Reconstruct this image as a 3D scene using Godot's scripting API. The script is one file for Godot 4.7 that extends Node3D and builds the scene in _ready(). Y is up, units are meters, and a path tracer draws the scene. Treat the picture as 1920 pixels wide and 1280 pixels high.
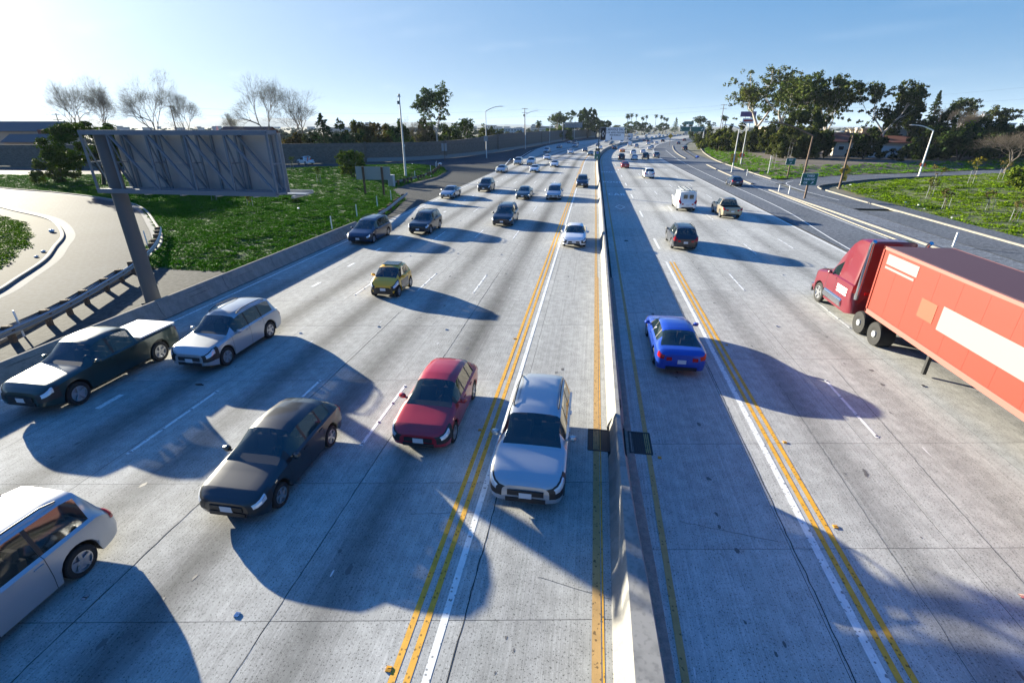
extends Node3D
# A freeway seen from an overpass. x is to the right of the median's line, -z runs ahead along the road, metres.

const CAM_H := 8.7
const SUN_EL := 12.0
const BEND := 130.0
const RAD := 850.0
const BEND_END := 345.0
var M := {}
var rng := RandomNumberGenerator.new()
var used := {}
var sun_dir := Vector3.ZERO


# ---------------------------------------------------------------- mesh building
class MB:
	var v := PackedVector3Array()
	var n := PackedVector3Array()
	var uv := PackedVector2Array()
	var c := PackedColorArray()
	var col := Color.WHITE
	var tinted := false

	func tri(a: Vector3, b: Vector3, d: Vector3, na: Vector3, nb: Vector3, nd: Vector3, ua := Vector2.ZERO, ub := Vector2.ZERO, ud := Vector2.ZERO) -> void:
		var g := (d - a).cross(b - a)
		if g.dot(na + nb + nd) < 0.0:
			v.append(a); v.append(d); v.append(b)
			n.append(na); n.append(nd); n.append(nb)
			uv.append(ua); uv.append(ud); uv.append(ub)
		else:
			v.append(a); v.append(b); v.append(d)
			n.append(na); n.append(nb); n.append(nd)
			uv.append(ua); uv.append(ub); uv.append(ud)
		c.append(col); c.append(col); c.append(col)

	func ftri(a: Vector3, b: Vector3, d: Vector3, hint: Vector3) -> void:
		var g := (d - a).cross(b - a).normalized()
		if g.dot(hint) < 0.0:
			g = -g
		tri(a, b, d, g, g, g)

	func quad(a: Vector3, b: Vector3, d: Vector3, e: Vector3, hint: Vector3, ua := Vector2.ZERO, ub := Vector2.ZERO, ud := Vector2.ZERO, ue := Vector2.ZERO) -> void:
		var g := (d - a).cross(e - b).normalized()
		if g.dot(hint) < 0.0:
			g = -g
		tri(a, b, d, g, g, g, ua, ub, ud)
		tri(a, d, e, g, g, g, ua, ud, ue)

	# a quad with a colour at each corner, lying flat
	func cquad(p: Array, k: Array, uvs: Array) -> void:
		for t in [[0, 1, 2], [0, 2, 3]]:
			var start := v.size()
			tri(p[t[0]], p[t[1]], p[t[2]], Vector3.UP, Vector3.UP, Vector3.UP, uvs[t[0]], uvs[t[1]], uvs[t[2]])
			for i in 3:
				for q in 3:
					if v[start + i] == p[t[q]]:
						c[start + i] = k[t[q]]
						break
		tinted = true

	func box(at: Vector3, size: Vector3, b := Basis()) -> void:
		var h := size * 0.5
		for ax in 3:
			for s in [-1.0, 1.0]:
				var nn := Vector3.ZERO; nn[ax] = s
				var u := Vector3.ZERO; u[(ax + 1) % 3] = h[(ax + 1) % 3]
				var w := Vector3.ZERO; w[(ax + 2) % 3] = h[(ax + 2) % 3]
				var o := Vector3.ZERO; o[ax] = s * h[ax]
				quad(at + b * (o - u - w), at + b * (o + u - w), at + b * (o + u + w), at + b * (o - u + w), b * nn)

	func bar(p: Vector3, q: Vector3, w: float, h: float, up := Vector3.UP) -> void:
		var d := q - p
		var z := d.normalized()
		if absf(z.dot(up)) > 0.98:
			up = Vector3(0, 0, 1) if absf(z.z) < 0.9 else Vector3(1, 0, 0)
		var x := up.cross(z).normalized()
		box((p + q) * 0.5, Vector3(w, h, d.length()), Basis(x, z.cross(x), z))

	func tube(pts: Array, rads: Array, sides := 6, cap := true) -> void:
		var rings := []
		var norms := []
		for i in pts.size():
			var d: Vector3 = (pts[mini(i + 1, pts.size() - 1)] - pts[maxi(i - 1, 0)]).normalized()
			var x := d.cross(Vector3(0.31, 0.22, 0.92) if absf(d.z) < 0.8 else Vector3(0.9, 0.3, 0.1)).normalized()
			var y := d.cross(x)
			var ring := []
			var nr := []
			for k in sides:
				var a := TAU * k / sides
				var o := x * cos(a) + y * sin(a)
				nr.append(o)
				ring.append(pts[i] + o * rads[i])
			rings.append(ring)
			norms.append(nr)
		for i in pts.size() - 1:
			for k in sides:
				var k2 := (k + 1) % sides
				tri(rings[i][k], rings[i][k2], rings[i + 1][k2], norms[i][k], norms[i][k2], norms[i + 1][k2])
				tri(rings[i][k], rings[i + 1][k2], rings[i + 1][k], norms[i][k], norms[i + 1][k2], norms[i + 1][k])
		if cap:
			for e in [0, pts.size() - 1]:
				var out: Vector3 = (pts[0] - pts[1]) if e == 0 else (pts[e] - pts[e - 1])
				for k in range(1, sides - 1):
					ftri(rings[e][0], rings[e][k], rings[e][k + 1], out)

	# a profile of [radius, height] turned round the axis at `at`
	func lathe(at: Vector3, prof: Array, sides: int, axis := Basis()) -> void:
		for i in prof.size() - 1:
			var r0: float = prof[i][0]; var y0: float = prof[i][1]
			var r1: float = prof[i + 1][0]; var y1: float = prof[i + 1][1]
			var nn := Vector2(y1 - y0, r0 - r1).normalized()
			for k in sides:
				var a := TAU * k / sides
				var b := TAU * (k + 1) / sides
				var ca := Vector3(cos(a), 0, sin(a)); var cb := Vector3(cos(b), 0, sin(b))
				var na := axis * (ca * nn.x + Vector3(0, nn.y, 0)); var nb := axis * (cb * nn.x + Vector3(0, nn.y, 0))
				var p0 := at + axis * (ca * r0 + Vector3(0, y0, 0)); var p1 := at + axis * (cb * r0 + Vector3(0, y0, 0))
				var p2 := at + axis * (cb * r1 + Vector3(0, y1, 0)); var p3 := at + axis * (ca * r1 + Vector3(0, y1, 0))
				if r0 > 0.0:
					tri(p0, p1, p2, na, nb, nb)
				if r1 > 0.0:
					tri(p0, p2, p3, na, nb, na)

	# an even-odd outline in x, y given a thickness along z
	func plate(outline: PackedVector2Array, at: Vector3, depth: float, b := Basis()) -> void:
		var t := Geometry2D.triangulate_polygon(outline)
		for s in [-1.0, 1.0]:
			for i in range(0, t.size(), 3):
				var p := []
				for k in 3:
					p.append(at + b * Vector3(outline[t[i + k]].x, outline[t[i + k]].y, s * depth * 0.5))
				ftri(p[0], p[1], p[2], b * Vector3(0, 0, s))
		var mid := Vector2.ZERO
		for p in outline:
			mid += p / outline.size()
		for i in outline.size():
			var p := outline[i]; var q := outline[(i + 1) % outline.size()]
			var o := (p + q) * 0.5 - mid
			quad(at + b * Vector3(p.x, p.y, -depth / 2), at + b * Vector3(q.x, q.y, -depth / 2), at + b * Vector3(q.x, q.y, depth / 2), at + b * Vector3(p.x, p.y, depth / 2), b * Vector3(o.x, o.y, 0))

	# smooth surface through a grid of points; keep(i, j) says which cells; creases sharper than 38 degrees stay
	func loft(g: Array, keep: Callable, off := 0.0) -> void:
		var rows := g.size(); var cols: int = g[0].size()
		var fn := []
		for i in rows - 1:
			var r := []
			for j in cols - 1:
				if not keep.call(i, j):
					r.append(Vector3.ZERO); continue
				var q: Vector3 = (g[i + 1][j] - g[i][j + 1]).cross(g[i + 1][j + 1] - g[i][j])
				r.append(q.normalized() if q.length() > 1e-9 else Vector3.ZERO)
			fn.append(r)
		for i in rows - 1:
			for j in cols - 1:
				var f: Vector3 = fn[i][j]
				if f == Vector3.ZERO:
					continue
				var nn := []
				for k in [[0, 0], [0, 1], [1, 1], [1, 0]]:
					var s := Vector3.ZERO
					for di in [-1, 0]:
						for dj in [-1, 0]:
							var a: int = i + k[0] + di; var b: int = j + k[1] + dj
							if a >= 0 and b >= 0 and a < rows - 1 and b < cols - 1 and fn[a][b].dot(f) > 0.79:
								s += fn[a][b]
					nn.append(s.normalized() if s.length() > 0.01 else f)
				var p := [g[i][j] + nn[0] * off, g[i][j + 1] + nn[1] * off, g[i + 1][j + 1] + nn[2] * off, g[i + 1][j] + nn[3] * off]
				tri(p[0], p[1], p[2], nn[0], nn[1], nn[2])
				tri(p[0], p[2], p[3], nn[0], nn[2], nn[3])

	func done() -> ArrayMesh:
		var a := []
		a.resize(Mesh.ARRAY_MAX)
		a[Mesh.ARRAY_VERTEX] = v
		a[Mesh.ARRAY_NORMAL] = n
		a[Mesh.ARRAY_TEX_UV] = uv
		if tinted:
			a[Mesh.ARRAY_COLOR] = c
		var m := ArrayMesh.new()
		if v.size():
			m.add_surface_from_arrays(Mesh.PRIMITIVE_TRIANGLES, a)
		return m


# ---------------------------------------------------------------- naming
func numbered(called: String) -> String:
	var k: int = used.get(called, -1) + 1
	used[called] = k
	return called if k == 0 else "%s_%03d" % [called, k]


func thing(called: String, label: String, category: String, at := Vector3.ZERO, turn := 0.0, group := "") -> Node3D:
	var o := Node3D.new()
	o.name = numbered(called)
	add_child(o, true)
	o.position = at
	o.rotation.y = turn
	tag(o, label, category, group)
	return o


func tag(o: Node, label: String, category: String, group := "") -> void:
	o.set_meta("label", label)
	o.set_meta("category", category)
	if group:
		o.set_meta("group", group)


func part(called: String, m, mt: Material, parent: Node) -> MeshInstance3D:
	var o := MeshInstance3D.new()
	o.mesh = m.done() if m is MB else m
	o.name = called if parent != self else numbered(called)
	if mt:
		o.material_override = mt
	parent.add_child(o, true)
	return o


func struct(called: String, m, mt: Material) -> MeshInstance3D:
	var o := part(called, m, mt, self)
	o.set_meta("kind", "structure")
	return o


func kind(o: Node, k: String) -> Node:
	o.set_meta("kind", k)
	return o


# ---------------------------------------------------------------- where things are
func road(lat: float, s: float, h := 0.0) -> Vector3:
	if s < BEND:
		return Vector3(lat, h, -s)
	var a := (minf(s, BEND_END) - BEND) / RAD
	var x := RAD - (RAD - lat) * cos(a)
	var z := BEND + (RAD - lat) * sin(a)
	var e := maxf(s - BEND_END, 0.0)
	return Vector3(x + sin(a) * e, h, -(z + cos(a) * e))


func heading(s: float) -> float:
	return clampf(s - BEND, 0.0, BEND_END - BEND) / RAD


func at(x: float, z: float, h := 0.0) -> Vector3:
	return Vector3(x, h, -z)


func steps(a: float, b: float, d: float) -> Array:
	var n := maxi(1, int(ceil((b - a) / d)))
	var out := []
	for i in n + 1:
		out.append(a + (b - a) * i / n)
	return out


# ---------------------------------------------------------------- materials
func mat(key: String, c: Color, rough := 0.8, metal := 0.0) -> StandardMaterial3D:
	var m := StandardMaterial3D.new()
	m.albedo_color = c.linear_to_srgb()
	m.roughness = rough
	m.metallic = metal
	m.resource_name = key
	M[key] = m
	return m


func paint(key: String, c: Color, flake := 0.25) -> StandardMaterial3D:
	var m := mat(key, c, 0.32, flake)
	m.clearcoat_enabled = true
	m.clearcoat = 0.8
	m.clearcoat_roughness = 0.06
	return m


func noise(freq: float, kind_of := FastNoiseLite.TYPE_SIMPLEX_SMOOTH, oct := 4, sd := 1) -> FastNoiseLite:
	var f := FastNoiseLite.new()
	f.noise_type = kind_of
	f.frequency = freq
	f.fractal_octaves = oct
	f.seed = sd
	if kind_of == FastNoiseLite.TYPE_CELLULAR:
		f.fractal_type = FastNoiseLite.FRACTAL_NONE
		f.cellular_return_type = FastNoiseLite.RETURN_DISTANCE
	return f


func bytes_of(f: FastNoiseLite, n: int) -> PackedByteArray:
	var im := f.get_seamless_image(n, n)
	im.convert(Image.FORMAT_L8)
	return im.get_data()


# grey texture: fine grain, dark pits, pale chips, streaks along v
func paved(n: int, base: float, blotch: float, pit: float, pit_size: int, chip: float, streak: float, sd: int) -> ImageTexture:
	var big := bytes_of(noise(5.0 / n, FastNoiseLite.TYPE_SIMPLEX_SMOOTH, 5, sd), n)
	var cell := bytes_of(noise(0.075, FastNoiseLite.TYPE_CELLULAR, 1, sd + 1), n)
	var pick := bytes_of(noise(0.045, FastNoiseLite.TYPE_SIMPLEX_SMOOTH, 2, sd + 2), n)
	var line := bytes_of(noise(0.11, FastNoiseLite.TYPE_SIMPLEX_SMOOTH, 2, sd + 3), n)
	var r := RandomNumberGenerator.new()
	r.seed = sd
	var out := PackedByteArray()
	out.resize(n * n * 3)
	for i in n * n:
		var x := i % n
		var g := base + blotch * (big[i] / 255.0 - 0.5) + (r.randf() - 0.5) * 0.06 + streak * (line[x] / 255.0 - 0.5)
		if cell[i] < pit_size:
			if pick[i] > 158:
				g -= pit
			elif pick[i] < 92:
				g += chip
		var k := clampi(int(g * 255.0), 0, 255)
		out[i * 3] = k
		out[i * 3 + 1] = k
		out[i * 3 + 2] = clampi(int(k * 0.985), 0, 255)
	var im := Image.create_from_data(n, n, false, Image.FORMAT_RGB8, out)
	im.generate_mipmaps()
	return ImageTexture.create_from_image(im)


# a soft mottled colour texture between the given colours
func mottled(n: int, freq: float, a: Color, b: Color, d: Color, sd: int) -> ImageTexture:
	var p := bytes_of(noise(freq, FastNoiseLite.TYPE_SIMPLEX_SMOOTH, 5, sd), n)
	var q := bytes_of(noise(freq * 4.3, FastNoiseLite.TYPE_SIMPLEX_SMOOTH, 4, sd + 7), n)
	var ramp := PackedColorArray()
	for i in 256:
		ramp.append((a.lerp(b, smoothstep(0.3, 0.7, i / 255.0))))
	var im := Image.create(n, n, false, Image.FORMAT_RGB8)
	for y in n:
		for x in n:
			var i := y * n + x
			im.set_pixel(x, y, ramp[p[i]].lerp(d, smoothstep(0.5, 0.85, q[i] / 255.0) * 0.6).linear_to_srgb())
	return ImageTexture.create_from_image(im)


func tri_world(m: StandardMaterial3D, t: Texture2D, scale: float) -> StandardMaterial3D:
	m.albedo_texture = t
	m.albedo_color = Color.WHITE
	m.uv1_triplanar = true
	m.uv1_world_triplanar = true
	m.uv1_scale = Vector3.ONE * scale
	return m


func make_sky() -> ImageTexture:
	var w := 1024; var h := 512
	var data := PackedFloat32Array()
	data.resize(w * h * 4)
	var f := noise(1.0, FastNoiseLite.TYPE_SIMPLEX_SMOOTH, 5, 11)
	var low := Vector3(0.42, 0.62, 0.76)
	var mid := Vector3(0.012, 0.225, 0.57)
	var top := Vector3(0.001, 0.165, 0.62)
	for y in h:
		var el := (0.5 - (y + 0.5) / h) * PI
		var se := maxf(sin(el), 0.0)
		var base := low.lerp(mid, 1.0 - exp(-se / 0.095)).lerp(top, smoothstep(0.19, 0.52, se))
		for x in w:
			# panorama: u = 0 looks along -z, u grows to the right
			var az := (x + 0.5) / w * TAU
			var d := Vector3(sin(az) * cos(el), sin(el), -cos(az) * cos(el))
			var ang := acos(clampf(d.dot(sun_dir), -1.0, 1.0))
			var c := base
			c += Vector3(1.0, 0.97, 0.88) * (1.05 * exp(-ang / 0.50) * (1.0 - 0.75 * smoothstep(0.18, 0.60, se)) + 1.2 * exp(-ang / 0.09))
			if el > 0.0:
				# thin high streaks of cirrus on a plane overhead
				var q := d / maxf(d.y, 0.04)
				var s := f.get_noise_3d(q.x * 0.16 + q.z * 0.10, q.z * 0.55 - q.x * 0.30, 3.0)
				c += Vector3(0.13, 0.12, 0.10) * smoothstep(0.25, 0.7, s) * (0.4 + exp(-ang / 0.8)) * smoothstep(0.0, 0.1, se)
			else:
				c = low.lerp(Vector3(0.16, 0.17, 0.17), smoothstep(0.0, 0.15, -sin(el))) 
			var i := (y * w + x) * 4
			data[i] = c.x * SKY_K; data[i + 1] = c.y * SKY_K; data[i + 2] = c.z * SKY_K; data[i + 3] = 1.0
	return ImageTexture.create_from_image(Image.create_from_data(w, h, false, Image.FORMAT_RGBAF, data.to_byte_array()))


const SKY_K := 0.26


# ================================================================ the scene
func _ready() -> void:
	rng.seed = 7
	var az := deg_to_rad(-60.0)   # the sun stands ahead and to the left
	var el := deg_to_rad(SUN_EL)
	sun_dir = Vector3(sin(az) * cos(el), sin(el), -cos(az) * cos(el))
	var cam := Camera3D.new()
	cam.name = "camera"
	cam.fov = 70.47
	cam.near = 0.1
	cam.far = 20000.0
	cam.position = Vector3(0, CAM_H, 0)
	cam.rotation = Vector3(deg_to_rad(-24.0), deg_to_rad(9.0), 0.0)
	add_child(cam)
	var sky_mat := PanoramaSkyMaterial.new()
	sky_mat.panorama = make_sky()
	var sky := Sky.new()
	sky.sky_material = sky_mat
	var env := Environment.new()
	env.background_mode = Environment.BG_SKY
	env.sky = sky
	env.tonemap_mode = Environment.TONE_MAPPER_LINEAR
	env.tonemap_exposure = 4.2
	env.sdfgi_enabled = true
	env.ssao_enabled = true
	env.ssil_enabled = true
	env.fog_enabled = true
	env.fog_density = 0.00007
	env.fog_light_color = Color(0.80, 0.88, 0.97)
	var we := WorldEnvironment.new()
	we.name = "environment"
	we.environment = env
	add_child(we)
	var sun := DirectionalLight3D.new()
	sun.name = "sun"
	sun.light_color = Color(1.0, 0.965, 0.875)
	sun.light_energy = 1.6
	sun.light_angular_distance = 0.53
	sun.shadow_enabled = true
	sun.look_at_from_position(sun_dir * 100.0, Vector3.ZERO)
	add_child(sun)

	materials()
	ground()
	freeway()
	barriers()
	ramps()
	fields()
	wall()
	overhead_sign_back()
	guardrails()
	signs_and_lamps()
	houses()
	trees()
	vehicles()
	small_things()


func materials() -> void:
	var con := mat("concrete", Color(0.3, 0.3, 0.3), 0.88)
	con.albedo_color = Color.WHITE
	con.albedo_texture = paved(1024, 0.86, 0.14, 0.30, 62, 0.10, 0.16, 3)
	con.vertex_color_use_as_albedo = true
	con.metallic_specular = 0.3
	var asp := mat("asphalt", Color(0.1, 0.1, 0.1), 0.85)
	asp.albedo_color = Color.WHITE
	asp.albedo_texture = paved(512, 0.80, 0.30, 0.18, 60, 0.20, 0.10, 21)
	asp.vertex_color_use_as_albedo = true
	asp.metallic_specular = 0.15
	var bar := mat("barrier_concrete", Color.WHITE, 0.9)
	tri_world(bar, mottled(512, 0.012, Color(0.27, 0.262, 0.24), Color(0.21, 0.205, 0.19), Color(0.15, 0.147, 0.14), 31), 0.25)
	var curb := mat("curb_concrete", Color.WHITE, 0.9)
	tri_world(curb, mottled(256, 0.03, Color(0.26, 0.235, 0.195), Color(0.20, 0.185, 0.16), Color(0.13, 0.12, 0.105), 41), 0.5)
	var dirt := mat("dirt", Color.WHITE, 1.0)
	tri_world(dirt, mottled(512, 0.02, Color(0.075, 0.058, 0.042), Color(0.10, 0.08, 0.058), Color(0.05, 0.04, 0.03), 51), 0.2)
	var land := mat("land", Color.WHITE, 1.0)
	tri_world(land, mottled(512, 0.02, Color(0.07, 0.075, 0.045), Color(0.11, 0.10, 0.07), Color(0.05, 0.06, 0.035), 61), 0.004)
	var turf := mat("turf", Color.WHITE, 1.0)
	tri_world(turf, mottled(512, 0.02, Color(0.026, 0.070, 0.008), Color(0.040, 0.090, 0.010), Color(0.03, 0.045, 0.010), 71), 0.12)
	var turf2 := mat("dry_turf", Color.WHITE, 1.0)
	tri_world(turf2, mottled(512, 0.02, Color(0.06, 0.095, 0.014), Color(0.10, 0.115, 0.022), Color(0.05, 0.05, 0.018), 73), 0.12)
	for k in [["white_line", Color(0.86, 0.86, 0.85)], ["yellow_line", Color(0.78, 0.40, 0.035)], ["worn_yellow_line", Color(0.52, 0.32, 0.12)]]:
		var m := mat(k[0], k[1], 0.7)
		m.albedo_texture = M.white_line.albedo_texture if k[0] != "white_line" else paved(256, 0.93, 0.10, 0.35, 60, 0.0, 0.05, 81)
		m.uv1_triplanar = true
		m.uv1_world_triplanar = true
		m.uv1_scale = Vector3.ONE * 0.6
	mat("joint", Color(0.035, 0.033, 0.03), 1.0)
	mat("scuff", Color(0.085, 0.083, 0.08), 0.9)
	mat("oil", Color(0.11, 0.105, 0.10), 0.7)
	mat("scar", Color(0.62, 0.61, 0.59), 0.9)
	mat("galvanised", Color(0.32, 0.34, 0.36), 0.45, 0.6)
	mat("steel_grey", Color(0.085, 0.092, 0.10), 0.6, 0.1)
	mat("frame_grey", Color(0.13, 0.165, 0.20), 0.62, 0.05)
	mat("sign_back", Color(0.28, 0.285, 0.29), 0.5, 0.15)
	mat("rust_post", Color(0.11, 0.06, 0.035), 0.85)
	var wood := mat("wood", Color.WHITE, 0.95)
	tri_world(wood, mottled(128, 0.05, Color(0.11, 0.07, 0.045), Color(0.15, 0.10, 0.065), Color(0.06, 0.04, 0.03), 91), 1.2)
	mat("wood_pole", Color(0.15, 0.10, 0.07), 0.9)
	mat("pale_pole", Color(0.52, 0.52, 0.50), 0.6)
	mat("white", Color(0.72, 0.72, 0.70), 0.6)
	mat("black", Color(0.012, 0.012, 0.013), 0.6)
	mat("dark_iron", Color(0.028, 0.026, 0.025), 0.55, 0.4)
	mat("sign_green", Color(0.006, 0.12, 0.095), 0.5)
	mat("sign_yellow", Color(0.62, 0.33, 0.012), 0.5)
	mat("sign_orange", Color(0.85, 0.10, 0.01), 0.5)
	mat("sign_white", Color(0.78, 0.79, 0.80), 0.5)
	mat("sign_blue", Color(0.02, 0.09, 0.42), 0.5)
	mat("sign_purple", Color(0.10, 0.06, 0.20), 0.5)
	mat("sign_red", Color(0.45, 0.03, 0.03), 0.5)
	mat("wire", Color(0.06, 0.06, 0.06), 0.7)
	mat("litter", Color(0.6, 0.62, 0.63), 0.6)
	mat("amber", Color(0.55, 0.26, 0.02), 0.3)
	mat("tyre", Color(0.014, 0.014, 0.014), 0.85)
	mat("rim", Color(0.42, 0.43, 0.45), 0.3, 0.8)
	mat("chrome", Color(0.62, 0.63, 0.65), 0.15, 1.0)
	mat("trim", Color(0.016, 0.016, 0.017), 0.5)
	mat("underbody", Color(0.01, 0.01, 0.01), 0.9)
	var gl := mat("car_glass", Color(0.010, 0.018, 0.019), 0.05, 0.0)
	gl.metallic_specular = 0.75
	var cg := mat("clear_glass", Color(0.012, 0.024, 0.025), 0.03, 0.0)
	cg.albedo_color.a = 0.70
	cg.transparency = BaseMaterial3D.TRANSPARENCY_ALPHA
	cg.metallic_specular = 0.7
	mat("seat_cloth", Color(0.075, 0.07, 0.066), 0.9)
	mat("dashboard", Color(0.03, 0.03, 0.032), 0.7)
	var hl := mat("headlight", Color(0.62, 0.66, 0.70), 0.12, 0.35)
	hl.clearcoat_enabled = true
	mat("headlight_warm", Color(0.75, 0.42, 0.16), 0.15, 0.2)
	mat("taillight", Color(0.42, 0.008, 0.010), 0.15)
	mat("number_plate", Color(0.55, 0.57, 0.60), 0.5)
	var brick := mat("roof_grey", Color.WHITE, 0.9)
	tri_world(brick, mottled(256, 0.05, Color(0.11, 0.105, 0.10), Color(0.14, 0.13, 0.125), Color(0.07, 0.065, 0.065), 101), 0.5)
	var rr := mat("roof_red", Color.WHITE, 0.9)
	tri_world(rr, mottled(256, 0.05, Color(0.16, 0.055, 0.04), Color(0.20, 0.075, 0.05), Color(0.11, 0.04, 0.03), 103), 0.5)
	mat("stucco_cream", Color(0.50, 0.42, 0.32), 0.9)
	mat("stucco_beige", Color(0.36, 0.30, 0.24), 0.9)
	mat("stucco_white", Color(0.62, 0.60, 0.57), 0.9)
	mat("brick_red", Color(0.20, 0.07, 0.045), 0.9)
	mat("window_dark", Color(0.02, 0.025, 0.03), 0.1)
	mat("hill", Color(0.10, 0.11, 0.09), 1.0)
	mat("city_pale", Color(0.42, 0.40, 0.38), 0.9)
	mat("city_grey", Color(0.25, 0.25, 0.26), 0.9)
	for k in [["bark_pale", Color(0.42, 0.37, 0.32)], ["bark_dark", Color(0.06, 0.045, 0.035)], ["bark_bare", Color(0.13, 0.11, 0.095)], ["bark_palm", Color(0.12, 0.10, 0.08)]]:
		mat(k[0], k[1], 0.95)
	for k in ["leaf", "leaf_gloss", "cover"]:
		var lf := mat(k, Color.WHITE, 0.75 if k == "leaf" else 0.6)
		lf.vertex_color_use_as_albedo = true
		lf.metallic_specular = 0.08
		lf.backlight_enabled = true
		lf.backlight = Color(0.55, 0.6, 0.3)
	# the sound wall's courses are far too small to tell apart at its distance
	var bl := Image.create(256, 256, false, Image.FORMAT_RGB8)
	var r := RandomNumberGenerator.new()
	r.seed = 5
	var tone := {}
	for y in 256:
		for x in 256:
			var row := y / 16
			var xx := (x + (row % 2) * 16) % 256
			var key := row * 100 + xx / 32
			if not tone.has(key):
				tone[key] = r.randf_range(0.8, 1.12)
			var k: float = tone[key] * (0.72 if y % 16 == 0 or xx % 32 == 0 else 1.0) * r.randf_range(0.93, 1.05)
			bl.set_pixel(x, y, Color(0.165 * k, 0.135 * k, 0.11 * k).linear_to_srgb())
	var wb := mat("wall_block", Color.WHITE, 0.95)
	wb.albedo_texture = ImageTexture.create_from_image(bl)


# ---------------------------------------------------------------- ground, hills, far city
func ground() -> void:
	var mb := MB.new()
	var far := 12000.0
	mb.quad(Vector3(-far, -0.16, 900), Vector3(far, -0.16, 900), Vector3(far, -0.16, -far), Vector3(-far, -0.16, -far), Vector3.UP)
	struct("ground", mb, M.land)
	# a long low ridge far off on the left
	var hl := MB.new()
	var f := noise(0.004, FastNoiseLite.TYPE_SIMPLEX_SMOOTH, 5, 9)
	var g := []
	for i in 90:
		var a := deg_to_rad(-75.0 + i * 0.78)
		var fall := smoothstep(89, 40, i)
		var ridge := 1.8 * (62.0 + 60.0 * f.get_noise_1d(i * 9.0) + 14.0 * f.get_noise_1d(i * 60.0)) * (0.30 + 0.70 * fall)
		var row := []
		for k in 6:
			var dist: float = [6600.0, 7000.0, 7400.0, 7900.0, 8500.0, 9300.0][k]
			var up: float = [-2.0, 0.35, 0.7, 1.0, 0.6, -1.0][k]
			row.append(Vector3(sin(a) * dist, maxf(ridge * up + (18.0 * f.get_noise_2d(i * 30.0, k * 90.0) if k > 0 else 0.0), -2.0), -cos(a) * dist))
		g.append(row)
	hl.loft(g, func(_i, _j): return true)
	struct("hills", hl, M.hill)
	# low blocks of the distant town, small against the horizon
	var r := RandomNumberGenerator.new()
	r.seed = 12
	for i in 34:
		var a := deg_to_rad(r.randf_range(-46.0, -4.0))
		var d := r.randf_range(900.0, 2300.0)
		var w := r.randf_range(14.0, 46.0)
		var h := r.randf_range(5.0, 9.0)
		if i % 9 == 4:
			h = r.randf_range(14.0, 24.0); w = 14.0; d = 2300.0
		var p := Vector3(sin(a) * d, 0, -cos(a) * d)
		var t := thing("distant_building", "%s block of the hazy distant town on the left horizon" % (["pale low", "grey low", "small pale"][i % 3] if h < 12.0 else "tall slim"), "building", p, a, "buildings of the distant town")
		var b := MB.new()
		b.box(Vector3(0, h / 2, 0), Vector3(w, h, 14.0))
		part("wall", b, M.city_pale if i % 3 != 1 else M.city_grey, t)
		var b2 := MB.new()
		b2.box(Vector3(0, h + 0.3, 0), Vector3(w + 0.8, 0.6, 14.8))
		part("roof", b2, M.roof_red if i % 4 == 0 else M.city_grey, t)
		for k in 2:
			var wn := MB.new()
			wn.box(Vector3(0, h * (0.35 + 0.35 * k), 7.02), Vector3(w * 0.86, h * 0.12, 0.1))
			part("window", wn, M.window_dark, t)
	# tree canopy of the far town: one mass that nobody could count
	var blob := leaf_ball(Vector3(3.2, 2.2, 3.2), 150, 1.1, Color(0.035, 0.05, 0.025), 77)
	var xs: Array[Transform3D] = []
	for i in 2600:
		var a := deg_to_rad(r.randf_range(-72.0, 44.0))
		var d := 260.0 + 2100.0 * pow(r.randf(), 1.4)
		var p := Vector3(sin(a) * d, 0, -cos(a) * d)
		var lat := lat_of(p)
		if a < deg_to_rad(-9.0) and d < 420.0 and p.x > -60.0 - (d - 200.0) * 0.0:
			continue
		if lat > -72.0 and lat < 78.0:
			continue
		var k := r.randf_range(0.8, 1.9)
		if a > -0.1 and lat < 140.0 and lat > 0.0:
			k *= 1.3
		xs.append(Transform3D(Basis(Vector3.UP, r.randf() * TAU).scaled(Vector3(k, k * r.randf_range(0.7, 1.1), k)), p + Vector3(0, 0.9 * k, 0)))
	scatter("distant_trees", blob, M.leaf, xs, self)


func lat_of(p: Vector3) -> float:
	var s := -p.z
	if s < BEND:
		return p.x
	if s < 345.0:
		return p.x - (s - BEND) * (s - BEND) / (2.0 * RAD)
	return p.x - 27.2 - (s - 345.0) * 0.258


func scatter(called: String, m: Mesh, mt: Material, xs: Array[Transform3D], parent: Node) -> MultiMeshInstance3D:
	var mm := MultiMesh.new()
	mm.transform_format = MultiMesh.TRANSFORM_3D
	mm.mesh = m
	mm.instance_count = xs.size()
	for i in xs.size():
		mm.set_instance_transform(i, xs[i])
	var o := MultiMeshInstance3D.new()
	o.multimesh = mm
	o.material_override = mt
	o.name = called if parent != self else numbered(called)
	parent.add_child(o, true)
	o.set_meta("kind", "stuff")
	return o


# many small leaves spread through a lumpy ellipsoid
func leaf_ball(size: Vector3, count: int, leaf: float, tint: Color, sd: int, lumps := 7) -> ArrayMesh:
	var r := RandomNumberGenerator.new()
	r.seed = sd
	var mb := MB.new()
	leaves_into(mb, r, Vector3.ZERO, size, count, leaf, tint, lumps)
	return mb.done()


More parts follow.
